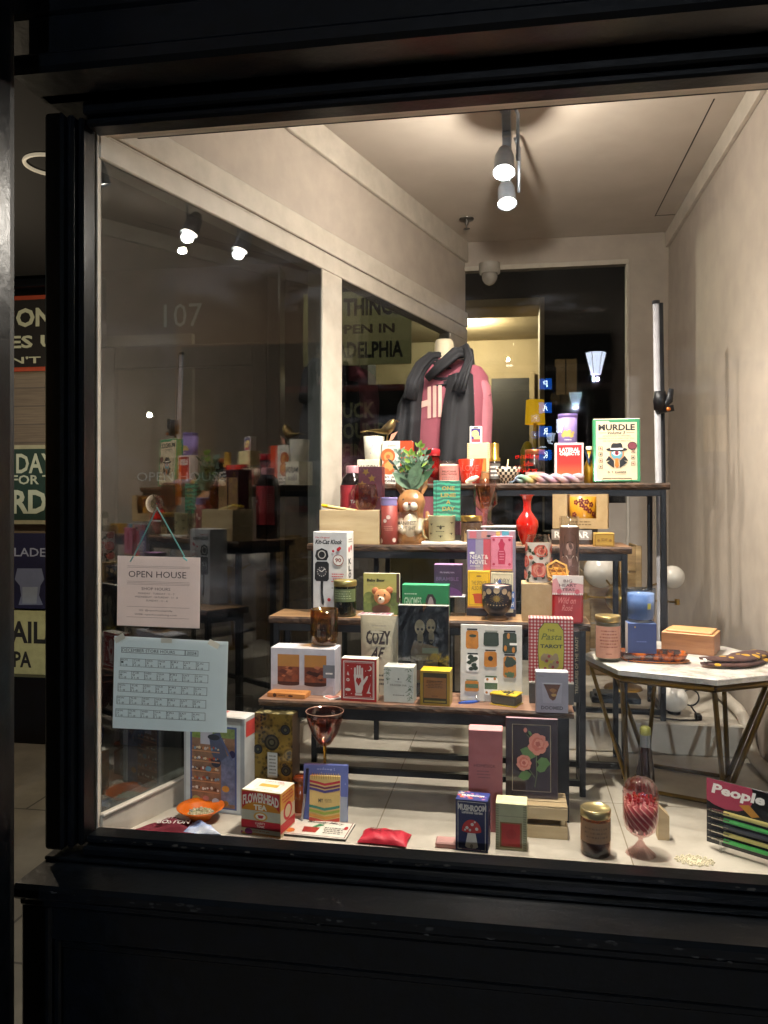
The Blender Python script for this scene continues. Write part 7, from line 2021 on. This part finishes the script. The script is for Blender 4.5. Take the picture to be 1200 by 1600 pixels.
# lace doily
x0, y0_ = on(1085, 1345, Z_F)
mb = MB(); LC = m('#e6dcbc', .8)
for k in range(5):
    for j in range(14):
        a = 2 * PI * j / 14 + k * .2; q = .008 + k * .0055
        mb.tube([(q * math.cos(a) * 1.4 + .0035 * math.cos(b), q * math.sin(a) * .9 + .0035 * math.sin(b), .0015) for b in [2 * PI * i / 8 for i in range(8)]], .0011, LC, 4, closed=True)
tag(mb.build('lace_doily', None, (x0, y0_ + .0, Z_F)), 'small cream lace doily lying flat at the front right', 'doily')
# pen card on clear easel
pc = on(1104, 1322, Z_F); pd = on(1200, 1352, Z_F)
ang = math.atan2(-(pc[1] - pd[1]), pd[0] - pc[0])
W_ = .30
hC = (1322 - 1222) / FP * pc[1] / ray(1104)[1]
pe = empty('pen_set', (pc[0], pc[1], Z_F + .012), 'black card carrying a row of gold, green and black pens', 'pen set', rot=(0, 0, ang))
mb = MB(); mb.box(0, W_, 0, .004, 0, hC, m('#101114', .35, coat=.3), .0008); F = Face(mb, (0, 0, 0), (1, 0, 0), (0, 0, 1), (0, -1, 0), W_, hC)
pk = m('#a83a54', .5); F.poly([(0, 1), (.36, 1), (.38, .84), (.34, .68), (.25, .6), (.15, .58), (.06, .61), (0, .66)], pk); F.text('People', .04, .74, .46, .94, PALE, .04, shear=.15)
F.poly([(.26, .70), (.34, .74), (.42, .60), (.36, .56)], m('#b8802c', .5)); F.text('Such', .48, .64, .75, .80, m('#2a5a34', .5), .03); F.text('Suck', .76, .64, .98, .80, m('#2a5a34', .5), .03)
for q in ((.50, .88), (.63, .93), (.8, .9), (.56, .83)): F.ell(q[0], q[1], .012, m('#b8a050', .5), seg=5)
mb.build('card', pe)
for k, c in enumerate(('#d0c070', '#58c060', '#4a4a50', '#d0c070', '#58c060')):
    z_ = hC * (.53 - k * .105)
    mb = MB(); mb.tube([(.045, -.006, z_), (.26, -.006, z_)], .0052, m(c, .3, coat=.6), 14); mb.tube([(.26, -.006, z_), (.285, -.006, z_)], [.005, .001], m('#b8b4a8', .2, .9), 12)
    mb.tube([(.016, -.006, z_), (.045, -.006, z_)], .0050, m('#c8c4b8', .15, 1), 14); mb.tube([(.006, -.006, z_), (.016, -.006, z_)], .0032, m('#c8c4b8', .15, 1), 10)
    mb.tube([(.018, -.0125, z_ + .002), (.06, -.0125, z_ + .002)], .0012, m('#c8c4b8', .15, 1), 6)
    mb.build('pen', pe)
mb = MB(); ACR = glass('#e8ecec', .14, .9)
for x_ in (.04, .24):
    mb.box(x_ - .004, x_ + .004, -.016, .0, -.012, -.004, ACR, .001); mb.box(x_ - .003, x_ + .003, -.016, -.012, -.004, .022, ACR, .001); mb.box(x_ - .003, x_ + .003, .0045, .06, -.012, -.006, ACR, .001)
mb.tube([(.03, -.012, -.008), (.25, -.012, -.008)], .0022, ACR, 8)
o = mb.build('easel', None, (pc[0], pc[1], Z_F + .0122), ang); tag(o, 'clear acrylic easel propping up the black pen card', 'easel')

# ================================================================ goods on the marble table
def a60(C):
    C.rect(0, 0, 1, 1, m('#c08a72', .6), 14); C.scrib(.2, .3, .8, .9, 6, m('#8a5040', .5), 5); C.scrib(.4, .1, .6, .18, 1, m('#8a5040', .5))
jar('pink_label_candle', 'candle with pink label and gold lid at the left of the marble table', 'candle', 932, 972, 964, 1020, TZ, 2.36, gl='#dfe2d4', wax='#cfc6ac', waxh=.9, lid=m('#b39a62', .35, .8), lidh=.010, art=a60, labz=(.1, .85))
def a61(mb, w_, d, h):
    F = front(mb, w_, d, h); F.scrib(.3, .5, .7, .56, 1, m('#5a6aa0', .5)); F.ell(.25, .9, .03, m('#a88a4a', .5)); L2 = leftf(mb, w_, d, h); L2.rect(0, 0, 1, 1, m('#c8c0bc', .5))
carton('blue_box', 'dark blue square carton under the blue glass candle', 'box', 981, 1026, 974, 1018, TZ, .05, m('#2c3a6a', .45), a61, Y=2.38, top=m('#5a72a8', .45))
zb_ = at(1004, 974, 2.38)[2]
def a62(C):
    C.rect(.62, .4, .72, .62, m('#b8b048', .5), 3)
jar('blue_candle', 'pale blue frosted glass candle on the dark blue carton', 'candle', 981, 1029, 922, 973.5, zb_, 2.375, gl='#8fa6c8', wax='#a9b8cf', waxh=.86, art=a62, labz=(.1, .9), taper=.93)
def tort(n):
    v = coords(n); t = noise(n, v, 38, 3, .6)
    return ramp(n, t.outputs[0], [(.40, '#1e0a04'), (.5, '#5a230a'), (.6, '#a8500f'), (.75, '#c8701a')]), None
TOR = pattern('tortoiseshell', tort, .08, 0, 0, coat=1)
def tray(name, label, x0, x1, py, z, dpt, hgt, mat_, ov, rot=0):
    a = on(x0, py, z); b = on(x1, py + 3, z); W_ = b[0] - a[0]
    mb = MB(); n_ = 40
    def sup(rx, ry, zz): return [(rx * math.copysign(abs(math.cos(t)) ** ov, math.cos(t)), ry * math.copysign(abs(math.sin(t)) ** ov, math.sin(t)), zz) for t in [2 * PI * k / n_ for k in range(n_)]]
    rr = [sup(W_ / 2 * .9, dpt / 2 * .85, 0), sup(W_ / 2 * .96, dpt / 2 * .95, hgt * .5), sup(W_ / 2, dpt / 2, hgt), sup(W_ / 2 * .97, dpt / 2 * .94, hgt), sup(W_ / 2 * .88, dpt / 2 * .80, hgt * .3)]
    vs = [p for q in rr for p in q]; fs = []
    for i in range(4):
        for k in range(n_): k2 = (k + 1) % n_; fs.append((i * n_ + k, i * n_ + k2, (i + 1) * n_ + k2, (i + 1) * n_ + k))
    fs.append(tuple(range(4 * n_, 5 * n_))); fs.append(tuple(reversed(range(n_))))
    mb.add(vs, fs, mat_, True)
    return tag(mb.build(name, None, ((a[0] + b[0]) / 2, a[1] + dpt / 2, z), math.radians(rot)), label, 'tray')
tray('amber_dish', 'thin amber oval dish under the tortoiseshell tray', 972, 1082, 1036, TZ, .09, .006, m('#b0600c', .1, coat=1), .8, -3)
tray('tortoiseshell_tray', 'dark tortoiseshell rectangular tray on the marble table', 968, 1078, 1032, TZ + .0065, .085, .022, TOR, .45, -3)
WBX = wood('box_wood', '#6e4527', '#8d5d38', '#a3724a', (2, 16, 16), 3, .5)
WBT = wood('box_top_wood', '#b9824e', '#cf9c66', '#dcb07c', (2, 16, 16), 3, .5)
a = on(1033, 1018, TZ); b = on(1116, 1026, TZ)
W_ = Vector((b[0] - a[0], b[1] - a[1], 0)); ang2 = math.atan2(W_.y, W_.x); W_ = W_.length; H_ = 35 / FP * a[1] / ray(1080)[1]
bxo = empty('wooden_gift_box', (a[0] + math.cos(ang2) * W_ / 2 - math.sin(ang2) * .06, a[1] + math.sin(ang2) * W_ / 2 + math.cos(ang2) * .06, TZ), 'brown wooden gift box with sliding lid on the marble table', 'box', ang2)
mb = MB(); mb.box(-W_ / 2, W_ / 2, -.06, .06, 0, H_ * .9, WBX, .002, top=WBT); mb.build('box_body', bxo)
mb = MB(); mb.box(-W_ / 2 + .012, W_ / 2 - .008, -.052, .052, H_ * .9 + .0003, H_, WBT, .002); mb.build('lid', bxo)
# socks
def sockm(n):
    v = coords(n); a_ = voro(n, v, 26)
    t = noise(n, v, 300, 2)
    c = ramp(n, a_.outputs['Distance'], [(.0, '#b98a1e'), (.26, '#c29a2a'), (.30, '#4a302a'), (.6, '#553831')], 'CONSTANT')
    return c, t.outputs[0]
SOCK = pattern('sock_knit', sockm, .95, 0, .5)
a = on(1097, 1044, TZ)
so = None
mb = MB()
P0 = Vector((a[0], a[1], TZ)); 
pth = [(0, 0), (.03, -.004), (.07, .0), (.11, .018), (.135, .05), (.165, .085), (.20, .11)]
rads = [.012, .024, .030, .036, .040, .036, .036]
for layer in (0, 1):
    pts = [(x, y + .02 + layer * .012, .009 + layer * .012) for x, y in pth]
    k_ = len(mb.v)
    mb.tube(pts, rads, SOCK, 20, fold=.04, nf=4)
    for i in range(k_, len(mb.v)):
        x, y, z = mb.v[i]; zc0 = .009 + layer * .012; mb.v[i] = (x, y, zc0 + (z - zc0) * .22)
mb.box(.006, .012, -.004, .016, .018, .024, PALE)
tag(mb.build('socks', None, (P0.x, P0.y, TZ + .001)), 'pair of brown socks with yellow spots hanging over table edge', 'socks')

# ================================================================ papers on the front glass
YG = 1.826
def hang(px, py): return at(px, py, YG)
a = hang(182, 977); b = hang(311, 872); 
W_, H_ = b[0] - a[0], at(182, 868, YG)[2] - a[2]
oh = empty('open_house_sign', ((a[0] + b[0]) / 2, YG + .004, (a[2] + b[2]) / 2), 'pink paper sign reading OPEN HOUSE hung from a suction hook', 'sign', rot=(0, math.radians(.6), 0))
SP = M('#f0e4de', .7, var=.05, trans=.5)
mb = MB(); mb.box(-W_ / 2, W_ / 2, 0, .0015, -H_ / 2, H_ / 2, SP); F = Face(mb, (-W_ / 2, 0, -H_ / 2), (1, 0, 0), (0, 0, 1), (0, -1, 0), W_, H_)
TI = M('#3b3230', .7, var=0); T2 = M('#6d5c58', .7, var=0)
for y in (.86, .84, .64, .62, .60, .28, .13): F.line([(.12, y), (.88, y)], .003, T2)
F.text('OPEN HOUSE', .14, .70, .84, .79, M('#181312', .7, var=0)); F.text('SHOP HOURS', .30, .52, .65, .56, TI); F.text('MONDAY - TUESDAY : 11 - 7', .26, .46, .70, .485, TI); F.text('WEDNESDAY - SATURDAY : 11 - 8', .22, .41, .74, .435, TI); F.text('SUNDAY : 11 - 6', .36, .36, .62, .385, TI)
F.text('IG: @openhousephilly', .28, .215, .68, .245, TI); F.text('WEB: openhouseliving.com', .22, .155, .73, .185, TI)
mb.build('paper', oh)
sx_, _, sz_ = hang(242, 787)
lx_, lz_ = sx_ - oh.location[0], sz_ - oh.location[2]
CD = M('#6fb8b4', .6)
mb = MB(); mb.tube([(lx_, .004, lz_ - .01), (-W_ / 2 + W_ * .20, .002, H_ / 2 + .002)], .0016, CD, 6); mb.tube([(-W_ / 2 + W_ * .20, -.002, H_ / 2), (-W_ / 2 + W_ * .16, -.002, H_ / 2 - .014)], .0018, CD, 6)
mb.tube([(lx_, .004, lz_ - .01), (W_ / 2 - W_ * .19, .002, H_ / 2 + .002)], .0016, CD, 6); mb.tube([(W_ / 2 - W_ * .20, -.002, H_ / 2), (W_ / 2 - W_ * .15, -.002, H_ / 2 - .008)], .0022, CD, 6); mb.build('cord', oh)
mb = MB(); k_ = 0; mb.lathe([(.0001, 0.004), (.008, .004), (.010, .006), (.022, .001), (.023, 0), (.0001, .0)], glass('#dfe6e6', .14, .9), 28); mb.move(0, Matrix.Rotation(-PI / 2, 4, 'X')); 
k_ = len(mb.v); mb.tube([(0, .004, 0), (0, .012, -.002), (0, .014, -.010), (0, .008, -.014)], .0016, m('#b8b4ac', .2, .9), 8)
tag(mb.build('suction_hook', None, (sx_, YG - .003, sz_)), 'clear suction cup hook stuck to the front glass', 'hook')

PT = {(0, 0): (175, 1138), (1, 0): (352, 1147), (0, 1): (178, 994), (1, 1): (356, 1003)}
a = hang(175, 1138)
pb_ = [Vector(hang(*PT[k])) for k in ((0, 0), (1, 0), (1, 1), (0, 1))]
ctr = sum(pb_, Vector()) / 4
SP2 = M('#dde6e8', .7, var=.04, trans=.5)
mb = MB(); n_ = 16; vs = []; fs = []
def bow(u_, v_): return .002 + .010 * max(0, u_ - .6) * max(0, .35 - v_) * 6 + .0015 * math.sin(u_ * 4)
for dy in (0, .0008):
    for i in range(n_ + 1):
        for j in range(n_ + 1):
            u_, v_ = i / n_, j / n_
            q = (pb_[0] * (1 - u_) + pb_[1] * u_) * (1 - v_) + (pb_[3] * (1 - u_) + pb_[2] * u_) * v_ - ctr
            vs.append((q.x, bow(u_, v_) + dy, q.z))
for i in range(n_):
    for j in range(n_):
        a_ = i * (n_ + 1) + j; fs.append((a_, a_ + n_ + 1, a_ + n_ + 2, a_ + 1)); o_ = (n_ + 1) ** 2; fs.append((o_ + a_, o_ + a_ + 1, o_ + a_ + n_ + 2, o_ + a_ + n_ + 1))
mb.add(vs, fs, SP2, True)
class Quad(Face):
    def __init__(s): s.mb = mb; s.d = .0006; s.step = .00015; s.w = .277; s.h = .225
    def p(s, u_, v_):
        q = (pb_[0] * (1 - u_) + pb_[1] * u_) * (1 - v_) + (pb_[3] * (1 - u_) + pb_[2] * u_) * v_ - ctr
        return Vector((q.x, bow(u_, v_) - s.d - .0004, q.z))
F = Quad(); TK = M('#2a3232', .7, var=0); TG = M('#55625f', .7, var=0)
F.frame(.065, .825, .63, .885, .004, TK); F.frame(.63, .825, .745, .885, .004, TK) if False else F.line([(.63, .825), (.63, .885)], .004, TK)
F.frame(.63, .825, .745, .885, .004, TK); F.text('DECEMBER STORE HOURS', .075, .838, .54, .872, TK); F.text('2024', .645, .838, .73, .872, TK, .01)
days = ['MON', 'TUE', 'WED', 'THUR', 'FRI', 'SAT', 'SUN']
for rr_ in range(5):
    y1 = .765 - rr_ * .132; y0 = y1 - .085
    F.line([(.06, y0), (.845, y0)], .0035, TG); F.line([(.06, y1), (.845, y1)], .0035, TG)
    for c in range(8): F.line([(.06 + c * .112, y0), (.06 + c * .112, y1)], .0035, TG)
    for c in range(7):
        x_ = .065 + c * .112; F.text(days[c], x_ + .004, y1 - .024, x_ + .06, y1 - .006, TK); F.text(str(rr_ * 7 + c + 1), x_ + .004, y1 - .05, x_ + .025, y1 - .03, TK); F.text('11-8', x_ + .004, y0 + .008, x_ + .06, y0 + .028, TG)
TP = M('#c8c6b8', .25, trans=.4)
for u_, v_, an_ in ((.09, 1.0, .5), (.91, .99, -.45), (.5, 1.0, 0)):
    q = F.p(u_, v_); c1, s1 = math.cos(an_) * .014, math.sin(an_) * .014
    mb.poly([(q.x - c1 + s1 * .5, q.y - .0008, q.z - s1 - .006), (q.x + c1 + s1 * .5, q.y - .0008, q.z + s1 - .006), (q.x + c1 - s1 * .5, q.y - .0008, q.z + s1 + .006), (q.x - c1 - s1 * .5, q.y - .0008, q.z - s1 + .006)], TP)
tag(mb.build('hours_notice', None, (ctr.x, YG + .001, ctr.z)), 'pale blue printed notice headed DECEMBER STORE HOURS taped inside the glass', 'notice')
